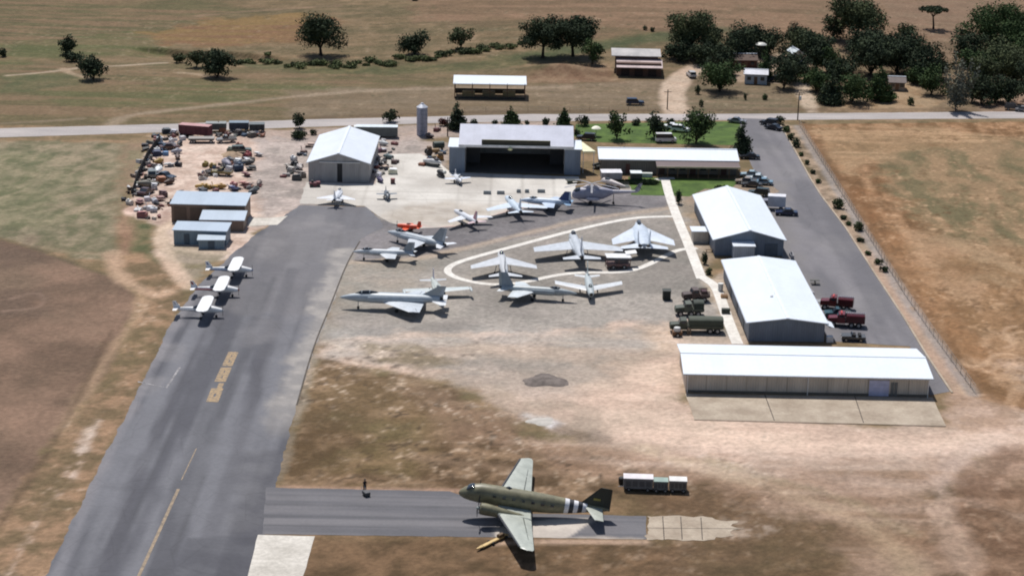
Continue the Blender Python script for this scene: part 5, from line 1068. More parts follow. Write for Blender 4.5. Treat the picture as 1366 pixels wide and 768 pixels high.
# the twin propeller transport
def transport():
    ya=at(709,690); t=thing('propeller_transport','olive drab twin propeller transport with black and white stripes, on the taxi strip','aircraft',(ya.x,ya.y,0),R(180)); 
    pit=R(-9.0)
    # local frame: x forward, tilted nose-up about the main wheels via an inner rotation of all vertices
    xg=2.6
    cs,sn=math.cos(-pit),math.sin(-pit)
    def T(m):
        m.v=[((x-xg)*cs-(z-0.6)*sn+xg,y,(x-xg)*sn+(z-0.6)*cs+0.6) for x,y,z in m.v]; return m
    od=paint(S(118,114,90,1.0),0.45,0,0.26); odl=paint(S(172,176,166,0.95),0.38,0,0.12); odd=paint(S(40,46,40),0.5); wh=paint((0.72,0.72,0.74),0.5); bk=paint((0.02,0.022,0.03),0.5); gy=paint(S(150,158,152),0.4)  # wing paint lightened as if sunlit, fin paint darkened for its shaded side
    z0=2.55
    secs=[(9.75,0,-.28,.12,.12),(9.55,0,-.25,.42,.42),(9.0,0,-.15,.75,.78),(8.2,0,0,1.0,1.08),(7.0,0,.1,1.17,1.28),(5,0,.1,1.22,1.32),(0,0,.1,1.22,1.32),(-2.5,0,.18,1.1,1.16),(-5,0,.32,.82,.86),(-7,0,.5,.52,.58),(-8.8,0,.62,.25,.34),(-9.7,0,.68,.06,.14)]
    def rad(x):
        for a,b in zip(secs,secs[1:]):
            if b[0]<=x<=a[0]:
                f=(a[0]-x)/(a[0]-b[0]); return [a[i]+(b[i]-a[i])*f for i in (2,3,4)]
    fu=T(MB().loft([(x,y,z0+z,w,h) for x,y,z,w,h in secs],22)).build('fuselage',od,t)
    for k in range(5):
        xs=-3.9-.58*k; m=MB(); q=[]
        for x in (xs,xs-.3,xs-.57): a,b,c=rad(x); q.append((x,0,z0+a,b+.015,c+.015))
        T(m.loft(q,22)).build('fuselage_stripe',wh if k%2==0 else bk,t)
    for s in (-1,1):
        for k in range(7):
            x=5.2-1.25*k; T(MB().box((x,s*1.20 if k<6 else s*1.13,z0+.42),(.42,.1,.3))).build('cabin_window',glassC,t)
    m=MB(); a=[(9.05,-.2),(8.75,.42),(8.1,.85)]
    m.loft([(8.95,0,z0+.42,.5,.12),(8.6,0,z0+.72,.7,.22),(8.15,0,z0+.98,.72,.16),(7.9,0,z0+1.05,.6,.1)],12); T(m).build('windscreen',glassC,t)
    m=MB(); m.loft([(3.9,0,z0+1.45,.1,.03),(3.5,0,z0+1.5,.28,.14),(3.1,0,z0+1.45,.1,.03)],10); T(m).build('astrodome',glassC,fu)
    zw=1.62
    T(MB().box((2.35,0,zw),(4.3,7.4,.42),bev=.12)).build('wing_center',odl,t)
    for s in (-1,1):
        w=MB().surf((4.5,s*3.6,zw),4.3,(1.75,s*14.2,zw+.85),1.7,.6,.2); w.surf((1.75,s*14.2,zw+.85),1.7,(.85,s*14.7,zw+.9),.6,.2,.05)
        wo=T(w).build('wing',odl,t)
        m=MB()
        for f0,f1 in ((.02,.5),(.53,.95)):
            q=[]
            for f in (f0,f1):
                xl=4.5-2.75*f; c_=4.3-2.6*f; y=s*(3.6+10.6*f); z=zw+.85*f+.2*(1-f)+.03; q+=[(xl-c_*.74,y,z),(xl-c_*.765,y,z-.01)]
            m.add([q[0],q[1],q[3],q[2]],[(0,1,2,3)])
        T(m).build('flap_gap',odd,wo,smooth=False)
        T(MB().surf((4.62,s*3.7,zw),.5,(1.95,s*14.0,zw+.84),.3,.34,.2)).build('boot_shadow_band',bk,wo)  # black boot doubles as the painted shadow band along the leading edge
        # engine
        ye=s*2.85
        en=T(MB().loft([(6.9,ye,zw+.15,.58,.58),(6.75,ye,zw+.15,.74,.74),(6.2,ye,zw+.15,.78,.78),(5.4,ye,zw+.1,.72,.74),(4.0,ye,zw,.6,.62),(1.8,ye,zw-.05,.4,.4),(.8,ye,zw,.1,.15)],16)).build('engine_nacelle',od,t)
        T(MB().loft([(6.905,ye,zw+.15,.52,.52),(6.7,ye,zw+.15,.5,.5)],14)).build('cowl_opening',noz,en)
        T(MB().loft([(7.35,ye,zw+.15,.05,.05),(7.2,ye,zw+.15,.2,.2),(6.9,ye,zw+.15,.26,.26)],12)).build('propeller_hub',gy,en)
        for k in range(3):
            an=R(90+120*k+15*s); m=MB(); c,sn_=math.cos(an),math.sin(an)
            m.add([(7.12,ye+c*.15-sn_*.1,zw+.15+sn_*.15+c*.1),(7.12,ye+c*.15+sn_*.1,zw+.15+sn_*.15-c*.1),(7.2,ye+c*1.0+sn_*.16,zw+.15+sn_*1.0-c*.16),(7.14,ye+c*1.72+sn_*.08,zw+.15+sn_*1.72-c*.08),(7.1,ye+c*1.72-sn_*.08,zw+.15+sn_*1.72+c*.08),(7.06,ye+c*1.0-sn_*.16,zw+.15+sn_*1.0+c*.16)],[(0,1,2,3,4,5),(5,4,3,2,1,0)])
            m.v+= [(x-.04,y,z) for x,y,z in m.v]; m.f.append((6,7,8,9,10,11))
            for i in range(6): m.f.append((i,(i+1)%6,6+(i+1)%6,6+i))
            m.f=m.f[:1]+m.f[2:]; T(m).build('propeller_blade',bk,en)
        gl=MB(); gl.cyl((2.9,ye-.3,zw-.3),(2.6,ye-.3,.62),.09); gl.cyl((2.9,ye+.3,zw-.3),(2.6,ye+.3,.62),.09); gl.cyl((1.6,ye,zw-.2),(2.6,ye,.7),.06); gg=T(gl).build('main_gear',steel,t)
        T(MB().cyl((2.6,ye-.2,.58),(2.6,ye+.2,.58),.58,n=20)).build('wheel',rub,gg)
        T(MB().surf((-6.5,s*.15,z0+.7),2.3,(-7.7,s*4.1,z0+.75),1.1,.28,.12)).build('tailplane',odl,t)
    m=MB().surf((-5.5,0,z0+.6),3.9,(-8.1,0,z0+3.55),1.4,.3,.12,'y'); fi=T(m).build('fin',odd,t)
    T(MB().surf((-8.3,0,z0+.5),1.5,(-8.75,0,z0+3.5),.9,.2,.1,'y')).build('rudder',odd,fi)
    for s in (-1,1): T(MB().box((-7.9,s*.16,z0+1.9),(.9,.03,.28))).build('fin_flash',paint(S(150,140,70),0.6),fi)
    m=MB(); m.cyl((-8.0,0,z0+.4),(-8.4,0,z0-.75),.07); m.cyl((-8.4,-.1,z0-.85),(-8.4,.1,z0-.85),.26,n=12); T(m).build('tail_wheel',rub,t)
    zmin=(-8.4-xg)*sn+(z0-.85-.26-.6)*cs+.6; print('tail wheel z',zmin)
    return t
transport()
# tan tow bar lying in the grass beside the transport
a=at(636,735); b=at(678,714); th=math.atan2(b.y-a.y,b.x-a.x); L=(b-a).length; t=thing('tow_bar','long tan tow bar cart lying in the dry grass under the transport wing','tow bar',a,th)
tn=paint(S(206,176,120),0.7)
MB().box((L*.55,0,.32),(L*.8,.55,.16),bev=.05).build('frame',tn,t); m=MB(); m.add([(-.0,-.08,.25),(1.2,-.28,.25),(1.2,.28,.25),(0,.08,.25),(-.0,-.08,.4),(1.2,-.28,.4),(1.2,.28,.4),(0,.08,.4)],[(0,1,2,3),(4,7,6,5),(0,4,5,1),(1,5,6,2),(2,6,7,3),(3,7,4,0)]); m.build('tongue',tn,t,smooth=False)
m=MB(); m.box((L*.75,0,.62),(.9,.5,.4),bev=.06); m.build('winch_box',paint(S(96,74,50),0.7),t)
for x in (.45,.85):
    for s in (-1,1): MB().cyl((L*x,s*.3,.22),(L*x,s*.48,.22),.22,n=12).build('wheel',rub,t)

# big grey helicopter by the apron corner
a=at(768,268); b=at(852,268); th=math.atan2(b.y-a.y,b.x-a.x); L=(b-a).length; c=at(790,271); t=thing('helicopter','big violet grey helicopter with long tail boom at the right corner of the apron','helicopter',c,R(176)); hc=paint((0.30,0.30,0.38),0.45); hl_=paint((0.44,0.42,0.47),0.5); print('heli L',L)
MB().loft([(4.2,0,1.7,.3,.4),(3.7,0,1.8,.8,.9),(2.5,0,2.0,1.1,1.2),(0,0,2.1,1.15,1.35),(-2.2,0,2.2,1.0,1.2),(-3.6,0,2.4,.55,.7),(-4.2,0,2.5,.4,.45)],16,0.8).build('cabin',hc,t)
MB().loft([(-3.6,0,2.5,.45,.5),(-7,0,2.65,.3,.34),(-9.2,0,2.8,.18,.24)],12).build('tail_boom',hl_,t)
MB().loft([(3.95,0,2.2,.4,.3),(3.4,0,2.6,.8,.5),(2.6,0,2.8,.95,.45),(2.3,0,2.8,.8,.3)],12).build('cockpit_glass',glassC,t)
MB().loft([(2.0,0,3.2,.3,.2),(1.2,0,3.4,.6,.4),(-.8,0,3.4,.6,.42),(-2.2,0,3.1,.3,.2)],12).build('engine_housing',hl_,t)
MB().surf((-8.4,0,2.8),1.1,(-9.4,0,4.5),.7,.18,.1,'y').build('fin',hc,t)
hb=MB().cyl((.2,0,3.6),(.2,0,4.2),.2).build('rotor_mast',steel,t)
for k in range(5):
    an=R(20+72*k); m=MB()
    for i in range(5):
        r0,r1=.3+i*1.1,.3+(i+1)*1.1; z0_,z1_=4.15-.02*i*i,4.15-.02*(i+1)**2; c_,s_=math.cos(an),math.sin(an)
        pts=[(.2+c_*r0-s_*.2,s_*r0+c_*.2,z0_),(.2+c_*r0+s_*.2,s_*r0-c_*.2,z0_),(.2+c_*r1+s_*.2,s_*r1-c_*.2,z1_),(.2+c_*r1-s_*.2,s_*r1+c_*.2,z1_)]
        m.add(pts+[(x,y,z-.05) for x,y,z in pts],[(0,1,2,3),(7,6,5,4),(0,4,5,1),(1,5,6,2),(2,6,7,3),(3,7,4,0)])
    m.build('rotor_blade',paint((0.2,0.2,0.22),0.5) if k%2 else paint((0.28,0.28,0.32),0.5),hb,smooth=False)
tr_=MB().cyl((-9.2,.1,4.1),(-9.2,.4,4.1),.12).build('tail_rotor_hub',steel,t)
for k in range(4):
    an=R(45+90*k); MB().cyl((-9.2,.35,4.1),(-9.2+math.cos(an)*1.3,.35,4.1+math.sin(an)*1.3),.06,n=6).build('tail_rotor_blade',rub,tr_)
for s in (-1,1):
    MB().loft([(1.3,s*1.35,1.2,.1,.1),(.8,s*1.4,1.2,.35,.35),(-.9,s*1.4,1.2,.35,.35),(-1.6,s*1.4,1.2,.1,.1)],10).build('sponson',hl_,t)
    gg=MB().cyl((.4,s*1.2,1.2),(.4,s*1.5,.4),.08).build('gear_leg',steel,t); MB().cyl((.4,s*1.5-.13,.38),(.4,s*1.5+.13,.38),.38,n=14).build('wheel',rub,gg)
m=MB(); m.cyl((-4.3,0,2.4),(-4.3,0,.3),.07); m.cyl((-4.3,-.1,.25),(-4.3,.1,.25),.25,n=12); m.build('tail_wheel',rub,t)
# pale pointed fuselage lying beyond the helicopter
a=at(802,247); b=at(834,256); th=math.atan2(b.y-a.y,b.x-a.x); t=thing('glider_fuselage','pinkish white tapering fuselage on a low cradle just beyond the helicopter tail','fuselage',(a+b)/2,th); L=(b-a).length
MB().loft([(-L/2,0,1.1,.2,.2),(-L*.4,0,1.2,.55,.6),(-L*.1,0,1.2,.6,.65),(L*.3,0,1.2,.3,.32),(L/2,0,1.2,.08,.1)],12).build('shell',paint((0.60,0.54,0.52),0.5),t)
MB().loft([(-L*.36,0,1.6,.2,.1),(-L*.28,0,1.75,.4,.3),(-L*.12,0,1.7,.35,.2)],10).build('canopy',glassC,t)
m=MB(); m.box((-L*.2,0,.35),(.3,1.3,.7)); m.box((L*.2,0,.4),(.3,.9,.8)); m.build('cradle',woodM,t,smooth=False)
# ------------------------------------------------------------------ vehicles
def wheels(t,xs,yw,r,w=.22):
    for x in xs:
        for s in (-1,1):
            wl=MB().cyl((x,s*yw-w/2,r),(x,s*yw+w/2,r),r,n=14).build('wheel',rub,t)
            MB().cyl((x,s*(yw+w/2)-.02,r),(x,s*(yw+w/2)+.02,r),r*.5,n=10).build('hub_cap',steel,wl)
def car(label,px,py,hd,col,kind='sedan',cat='car',group=None,L=4.5,W=1.8,name=None):
    p=at(px,py); t=thing(name or {'sedan':'parked_car','suv':'parked_car','pickup':'pickup_truck','van':'delivery_van','jeep':'open_jeep'}[kind],label,cat,p,R(hd),group); c=paint(col,0.25,0.0,0.04)
    h=L/2
    P={'sedan':([(-h,.45),(h,.4),(h,.62),(h*.92,.72),(h*.42,.85),(-h*.55,.9),(-h*.96,.86),(-h,.7)],[(h*.40,.84),(h*.12,1.36),(-h*.36,1.38),(-h*.66,.88)]),
       'suv':([(-h,.5),(h,.45),(h,.85),(h*.9,.95),(h*.45,1.05),(-h,1.08)],[(h*.42,1.04),(h*.18,1.68),(-h*.9,1.68),(-h*.97,1.07)]),
       'pickup':([(-h,.55),(h,.5),(h,.88),(h*.9,.98),(h*.4,1.05),(-h*.15,1.08),(-h*.16,1.05),(-h,1.05)],[(h*.40,1.04),(h*.16,1.66),(-h*.10,1.66),(-h*.17,1.06)]),
       'van':([(-h,.45),(h,.45),(h,1.0),(h*.8,1.2),(-h,1.2)],[(h*.82,1.18),(h*.56,2.1),(-h*.98,2.15),(-h,1.19)]),
       'jeep':([(-h,.5),(h,.5),(h,.95),(h*.2,1.0),(h*.15,.8),(-h,.9)],[(h*.22,1.0),(h*.15,1.35),(h*.10,1.35),(h*.14,1.0)])}[kind]
    MB().prism_y(P[0],-W/2,W/2).build('body',c,t)
    MB().prism_y(P[1],-W*.43,W*.43).build('cabin',glassC,t)
    if kind!='jeep':
        top=P[1]; a,b=top[1],top[2]; MB().box(((a[0]+b[0])/2,0,max(a[1],b[1])+.02),(abs(a[0]-b[0])-.05,W*.84,.05),bev=.01).build('roof',c,t)
    else:
        m=MB(); [m.box((x,y,1.0),(.5,.5,.5),bev=.08) for x in (-.1,-1.0) for y in (-.4,.4)]; m.build('seats',dark,t)
    if kind=='pickup':
        MB().box((-h*.58,0,1.06),(h*.74,W*.8,.02)).build('truck_bed',dark,t,smooth=False)
    wheels(t,(h*.62,-h*.6),W/2-.08,.34)
    for s in (-1,1):
        MB().box((h+.0,s*W*.36,.72 if kind!='van' else .9),(.06,.3,.16)).build('headlight',paint((0.7,0.7,0.65),0.2),t)
    return t
def truck(label,a_,b_,cab,cargo,W=2.3,canvas=True,name='army_truck',cat='military truck',group='old military trucks beside the footpath',H=2.6,red=False):
    """a_=front px, b_=rear px"""
    a=at(*a_); b=at(*b_); d=a-b; L=math.hypot(d.x,d.y); t=thing(name,label,cat,(a+b)/2,math.atan2(d.y,d.x),group); h=L/2; c=paint(cab,0.5 if not red else .3,0,.15); cg=paint(cargo,0.8 if not red else .3,0,.15)
    print('TRUCK',label[:20],'%.1f'%L)
    MB().box((0,0,.75),(L*.96,W*.5,.25)).build('chassis',dark,t,smooth=False)
    MB().prism_y([(h,.7),(h,1.35),(h-.15,1.5),(h-1.5,1.62),(h-1.5,.7)],-W*.36,W*.36).build('hood',c,t)
    for s in (-1,1): MB().prism_y([(h-.0,.95),(h-.3,1.15),(h-1.1,1.15),(h-1.4,.85)],s*W*.38-.16,s*W*.38+.16).build('fender',c,t)
    MB().prism_y([(h-1.45,.7),(h-1.5,1.62),(h-1.75,2.25),(h-2.75,2.3),(h-2.8,.7)],-W*.45,W*.45).build('cab',c,t)
    m=MB(); m.box((h-1.60,0,1.95),(.08,W*.74,.42),0,(0,-.35)); 
    for s in (-1,1): m.box((h-2.2,s*W*.455,1.95),(.7,.04,.38))
    m.build('cab_window',glassC,t,smooth=False)
    l2=L-3.0; xc=-h+l2/2
    if red:
        MB().box((xc,0,1.5),(l2,W*.95,1.35),bev=.12).build('equipment_body',cg,t)
        m=MB(); 
        for k in range(5):
            for s in (-1,1): m.box((xc-l2*.4+l2*.2*k,s*W*.48,1.4),(l2*.15,.04,.7))
        m.build('locker_door',paint(tuple(x*.7 for x in cargo),0.4),t,smooth=False)
        m=MB()
        for s in (-.25,.25): m.box((xc,s,2.35),(l2*1.05,.08,.1))
        for k in range(10): m.box((xc-l2*.5+l2*k/9,0,2.35),(.06,.5,.06))
        m.build('ladder',paint((0.5,0.5,0.52),0.4,.5),t,smooth=False)
        m=MB(); m.box((h-2.2,0,2.38),(.25,W*.6,.16),bev=.04); m.build('light_bar',paint((0.5,0.05,0.04),0.3),t)
    else:
        MB().box((xc,0,1.15),(l2,W,.5),bev=.04).build('cargo_bed',c,t)
        if canvas:
            m=MB(); m.loft([(-h+.05,0,1.85,W*.47,H-1.85),(-h+l2*.5,0,1.85,W*.49,H-1.82),(-h+l2-.1,0,1.85,W*.47,H-1.85)],14,.6); m.build('canvas_cover',cg,t)
        else:
            m=MB()
            for k in range(6):
                for s in (-1,1): m.box((-h+.2+(l2-.4)*k/5,s*W*.47,1.7),(.08,.06,.7))
            for s in (-1,1):
                for z in (1.6,1.9): m.box((xc,s*W*.47,z),(l2,.05,.14))
            m.build('side_rack',paint(tuple(x*.8 for x in cab),.8),t,smooth=False)
            MB().box((xc,0,1.65),(l2*.6,W*.6,.6),bev=.1).build('crate_load',cg,t)
    wheels(t,(h-.85,-h+1.0,-h+2.2),W/2-.15,.5,.3)
    return t
# fire trucks and cars on the right
truck('dark red fire truck beside the broad white building, the farther one',(1094,410),(1138,414),S(104,22,28),S(88,14,24),red=True,name='fire_truck',cat='fire truck',group='red fire trucks')
truck('dark red fire truck with silvery nose, the nearer one beside the broad white building',(1104,433),(1153,436),S(110,28,40),S(84,12,28),red=True,name='fire_truck',cat='fire truck',group='red fire trucks')
car('grey and black open jeep parked on the asphalt below the fire trucks',1138,454,176,(0.08,0.08,0.08),'jeep','jeep',L=3.9)
car('dark teal pickup squeezed between the two fire trucks',1117,423,178,(0.02,0.06,0.07),'pickup','pickup')
car('dark blue car parked on the asphalt right of the gabled hall',1049,287,176,(0.01,0.02,0.06),'sedan')
car('near-black car at the right end of the office',1000,212,178,(0.012,0.014,0.02),'sedan')
car('pale grey car at the road junction end of the lawn',983,164,-20,(0.22,0.22,0.24),'sedan')
car('dark car at the mouth of the access road, on the left of a pair',1026,167,150,(0.02,0.02,0.03),'suv')
car('dark car at the mouth of the access road, on the right of a pair',1032,173,140,(0.02,0.02,0.03),'sedan')
car('blue-black car standing in the field beyond the county road',847,140,2,(0.015,0.03,0.07),'suv')
car('dark car parked behind the hangar right corner',782,187,170,(0.02,0.02,0.025),'suv')
car('very dark parked car at the right edge under the trees',1352,147,-10,(0.03,0.03,0.035),'suv')
car('silver parked car partly cut by the right edge under the trees',1366,149,-10,(0.2,0.2,0.21),'sedan')
car('dark car in the yard right of the white farm house',1034,109,160,(0.04,0.045,0.06),'suv')
car('white car in the yard left of the dirt drive',922,103,100,(0.5,0.5,0.52),'suv')
car('bright white car on the lawn drive, nearest the big dark tree',908,176,-15,(0.75,0.75,0.75),'suv')
car('bright white car on the lawn drive, left of the other',898,172,-10,(0.75,0.75,0.75),'sedan')
car('white van at the back of the office',888,190,5,(0.7,0.7,0.7),'van','van',L=4.8)
for i,(x,y,cc,lb) in enumerate([(1001,236,(0.30,0.40,0.46),'pale blue'),(1009,241,(0.5,0.54,0.56),'silver white'),(1017,246,(0.16,0.26,0.34),'steel blue'),(1003,249,(0.05,0.05,0.05),'black'),(995,245,(0.25,0.2,0.16),'brownish grey')]):
    car(lb+' car in the cluster behind the gabled hall beside the access road',x,y,170,cc,'sedan',group='cars clustered behind the gabled hall')
car('dark green car in the cluster nearest the gabled hall roof corner',1012,261,165,(0.02,0.03,0.025),'suv')
def boxtruck(label,px,py,hd,L,W,H,cb,cw,name='box_truck',cat='box truck'):
    p=at(px,py); t=thing(name,label,cat,p,R(hd)); h=L/2
    MB().box((-.7,0,.55+H/2),(L-1.6,W,H-.5),bev=.05).build('cargo_box',paint(cw,.5),t)
    MB().prism_y([(h,.5),(h,1.2),(h-.3,1.9),(h-1.5,2.0),(h-1.5,.5)],-W*.46,W*.46).build('cab',paint(cb,.4),t)
    MB().box((h-.2,0,1.5),(.1,W*.8,.5),0,(0,-.4)).build('windscreen',glassC,t)
    wheels(t,(h-.8,-h+1.0),W/2-.15,.42,.26); return t
boxtruck('white topped box truck with bluish sides parked right of the gabled hall',1031,279,172,5.2,2.2,2.7,(0.16,0.16,0.2),(0.62,0.62,0.66))
# tall cube container
p=at(889,399); t=thing('storage_crate','black cube shaped crate standing alone on the gravel left of the military trucks','crate',p); MB().box((0,0,.85),(1.35,1.5,1.6),bev=.04).build('box',paint((0.012,0.016,0.014),.6),t); m=MB()
for x in (-.6,0,.6): m.box((x,-.78,.85),(.08,.06,1.5))
m.build('batten',paint((0.03,0.035,0.03),.7),t,smooth=False); MB().box((0,0,1.68),(1.5,1.65,.08)).build('lid',paint((0.03,0.035,0.03),.7),t,smooth=False)
truck('maroon and brown military truck with open racks, farthest of the three beside the footpath',(910,402),(945,401),S(80,62,58),S(70,38,50),canvas=False,W=2.2)
truck('grey green canvas covered military truck, middle of the three beside the footpath',(900,420),(938,420),S(84,90,78),S(58,66,58),W=2.2)
truck('long dark green canvas covered military truck, nearest of the three beside the footpath',(893,442),(964,443),S(66,72,58),S(72,78,66),W=2.4)
# small trailer with a pale tank at the near truck
p=at(903,448); t=thing('tank_trailer','small brown trailer with a white topped drum in front of the nearest military truck','trailer',p,R(5)); MB().box((0,0,.6),(1.6,1.3,.6),bev=.06).build('bed',paint(S(112,78,50),.7),t); MB().lathe((0,0,.9),[(.55,0),(.6,.3),(.5,.6),(.1,.7)],16).build('drum',paint((0.6,0.6,0.58),.5),t); wheels(t,(0,),.72,.34)
p=at(919,446); t=thing('gas_cylinder_rack','tiny brown rack with two cylinders beside the white topped drum trailer','rack',p); m=MB(); [m.cyl((x,0,0),(x,0,1.1),.16) for x in (-.2,.2)]; m.build('gas_cylinder',paint(S(130,110,90),.6),t); MB().box((0,0,.08),(.8,.5,.12)).build('base',woodM,t)
# display cart with white canopy
p=at(824,357); t=thing('canopy_trailer','white canopied exhibit trailer right of the largest jet inside the path loop','trailer',p,R(8))
MB().box((0,0,2.25),(4.6,2.4,.12),0,(.05,.04)).build('canopy_roof',paint((0.68,0.68,0.68),.5),t,smooth=False); MB().box((2.6,1.3,2.5),(2.0,1.6,.1),0,(.1,-.1)).build('canopy_flap',paint((0.7,0.7,0.7),.5),t,smooth=False)
for x in (-2.1,0,2.1):
    for y in (-1.05,1.05): MB().box((x,y,1.1),(.1,.1,2.3)).build('post',paint(S(120,86,78),.7),t,smooth=False)
MB().box((0,0,.75),(4.2,2.0,.5),bev=.06).build('bed',paint(S(134,104,98),.7),t); MB().box((.6,0,1.3),(2.2,1.2,.6),bev=.1).build('engine_exhibit',paint(S(96,92,96),.5,.4),t); wheels(t,(-1.0,1.0),1.05,.38)
# ground power carts by the transport
def cart(label,x,y,L,W,H,body,top,hd=178):
    p=at(x,y); t=thing('service_cart',label,'service cart',p,R(hd),'service carts behind the transport'); MB().box((0,0,.35+H/2),(L,W,H-.1),bev=.05).build('body',paint(body,.6),t)
    MB().box((0,.0,.33+H),(L+.1,W+.05,.1),bev=.02).build('top_panel',paint(top,.5),t); m=MB()
    for k in range(4): m.box((-L*.35+L*.23*k,W/2+.01,.35+H*.5),(L*.16,.04,H*.5))
    m.build('vent_panels',paint(tuple(c_*.6 for c_ in body),.7),t,smooth=False)
    m=MB(); m.cyl((L/2,0,.35),(L/2+.7,0,.3),.04,n=6); m.build('tow_bar',steel,t); wheels(t,(-L*.32,L*.32),W/2-.05,.27,.16); return t
cart('wide service cart with white top and grey sides, leftmost behind the transport',851,652,3.9,1.7,1.5,S(124,122,122),S(226,220,222))
cart('low service cart with a green top in the middle of the row behind the transport',881,654,1.9,1.5,1.25,S(112,114,114),S(150,170,160))
cart('service cart with a white top at the right end of the row behind the transport',904,654,2.3,1.6,1.35,S(128,124,118),S(230,228,224))
p=at(829,645); tag(MB().lathe((0,0,0),[(.35,0),(.42,.3),(.42,.9),(.3,1.0)],14).build('fuel_drum',paint((0.01,0.01,0.01),.6)),'black drum at the left end of the service carts','drum').location=p
# person with mower cart on the strip edge
def person(label,px,py,hd,shirt,pants,hat=None):
    p=at(px,py); t=thing('person',label,'person',p,R(hd)); me=bpy.data.meshes.new('body')
    V=[(0,0,.95),(0,0,1.15),(.02,0,1.38),(.03,0,1.50),(.04,0,1.58),(.05,0,1.70),(0,.1,.92),(.05,.12,.5),(-.04,.13,.06),(.1,.13,.03),(0,-.1,.92),(.08,-.12,.5),(.02,-.13,.06),(.16,-.13,.03),(.02,.2,1.42),(.1,.25,1.15),(.32,.2,1.02),(.40,.18,1.0),(.02,-.2,1.42),(.1,-.25,1.15),(.32,-.2,1.02),(.40,-.18,1.0)]
    E=[(0,1),(1,2),(2,3),(3,4),(4,5),(0,6),(6,7),(7,8),(8,9),(0,10),(10,11),(11,12),(12,13),(2,14),(14,15),(15,16),(16,17),(2,18),(18,19),(19,20),(20,21)]
    Rr=[.15,.14,.16,.07,.08,.09,.1,.07,.05,.04,.1,.07,.05,.04,.07,.05,.035,.04,.07,.05,.035,.04]
    me.from_pydata(V,E,[]); o=bpy.data.objects.new('body',me); COL.objects.link(o); o.parent=t; o.modifiers.new('skin','SKIN'); 
    for i,rr in enumerate(Rr): me.skin_vertices[0].data[i].radius=(rr,rr)
    me.skin_vertices[0].data[0].use_root=True
    sm=o.modifiers.new('sub','SUBSURF'); sm.levels=1; sm.render_levels=2; me.materials.append(paint(S(150,110,90),.7))
    MB().loft([(0,0,0,.001,.001)],3) if False else None
    m=MB(); m.lathe((.02,0,.93),[(.15,0),(.17,.1),(.18,.3),(.21,.45),(.1,.56)],14); m.build('shirt',paint(shirt,.9),t)
    for s in (-1,1): m=MB(); m.cyl((0,s*.11,.95),(.06,s*.125,.5),.12,.09); m.cyl((.06,s*.125,.5),(-.0,s*.13,.1),.09,.075); m.build('trouser_leg',paint(pants,.9),t)
    MB().lathe((.05,0,1.69),[(.2,0),(.19,.02),(.11,.03),(.1,.11),(.03,.13)],14).build('hat',paint(hat or (0.05,0.03,0.02),.8),t); return t
person('person in dark clothes and cap standing at the far edge of the taxi strip',486.5,655,-60,(0.012,0.012,0.014),(0.03,0.03,0.035))
p=at(488.5,661); t=thing('hand_cart','dark grey two wheeled hand cart in front of the standing person on the taxi strip','hand cart',p,R(-60)); MB().box((0,0,.45),(1.1,.7,.4),bev=.05).build('tray',paint((0.06,0.06,0.065),.6),t)
for s in (-1,1): MB().cyl((.1,s*.38-.04,.26),(.1,s*.38+.04,.26),.26,n=14).build('wheel',rub,t); MB().cyl((-.5,s*.25,.6),(-1.0,s*.22,1.0),.03,n=6).build('handle',steel,t)
# gravel pile
def heap(name,label,px,py,w,d,h,mat,cat,seed=0):
    p=at(px,py); r=random.Random(seed); n=22; m=MB(); rings=7
    for k in range(rings):
        f=k/(rings-1)
        for i in range(n):
            a=2*PI*i/n; wob=1+.16*math.sin(a*3+seed)+.1*math.sin(a*5+seed*2)+r.uniform(-.06,.06); rr=(1-f)*wob
            m.v.append((w/2*rr*math.cos(a),d/2*rr*math.sin(a),h*math.sin(f*PI/2)**1.1*(1+r.uniform(-.08,.08))-(.1 if k==0 else 0)))
    for k in range(rings-1):
        for i in range(n): m.f.append((k*n+i,k*n+(i+1)%n,(k+1)*n+(i+1)%n,(k+1)*n+i))
    o=m.build(name,mat); o.location=p; return tag(o,label,cat)
mGr,_,_,_=groundish('grey_gravel',S(94,86,82),S(128,118,112),0.8,fine=5)
mTn,_,_,_=groundish('tan_soil',S(160,136,110),S(196,172,146),0.6,fine=4)
heap('gravel_pile','low dark grey gravel pile on the sandy ground in the middle',728,508,7.6,6.0,.42,mGr,'gravel pile',3)
heap('rubble_pile','flat whitish rubble patch below the grey gravel pile',722,562,4.6,3.6,.18,paint(S(186,180,172),.9),'rubble pile',5)
heap('soil_pile','tan soil heap in the scrap yard behind the brown shed',309,208,5.0,4.0,1.0,mTn,'soil heap',7)
# things around the office, hangar and apron ---------------------------------
def simple_trailer(label,px,py,hd,L,W,H,body,roofc,name='trailer',cat='trailer',group=None):
    p=at(px,py); t=thing(name,label,cat,p,R(hd),group); MB().box((0,0,.5+(H-.5)/2),(L,W,H-.5),bev=.05).build('body',paint(body,.5),t)
    MB().box((0,0,H+.03),(L+.06,W+.06,.08)).build('roof',paint(roofc,.4),t,smooth=False); m=MB(); m.box((-L*.2,-W/2-.01,1.2),(.7,.05,1.3)); m.build('door',paint(tuple(c_*.7 for c_ in body),.5),t,smooth=False)
    wheels(t,(-.4,.4),W/2-.15,.33); MB().cyl((L/2,0,.5),(L/2+.9,0,.4),.05,n=6).build('hitch',steel,t); return t
simple_trailer('white flat topped trailer in front of the left end of the office',815,240,4,4.4,3.2,1.9,(0.36,0.34,0.36),(0.70,0.68,0.70))
simple_trailer('tall white kiosk with bright square roof in front of the office door',848,243,2,2.4,2.4,2.2,(0.05,0.05,0.05),(0.72,0.76,0.76),'ticket_kiosk','kiosk')
simple_trailer('long silver and black trailer behind the gable hangar',503,183,2,9.5,2.5,2.6,(0.10,0.12,0.12),(0.62,0.68,0.72),'long_trailer')
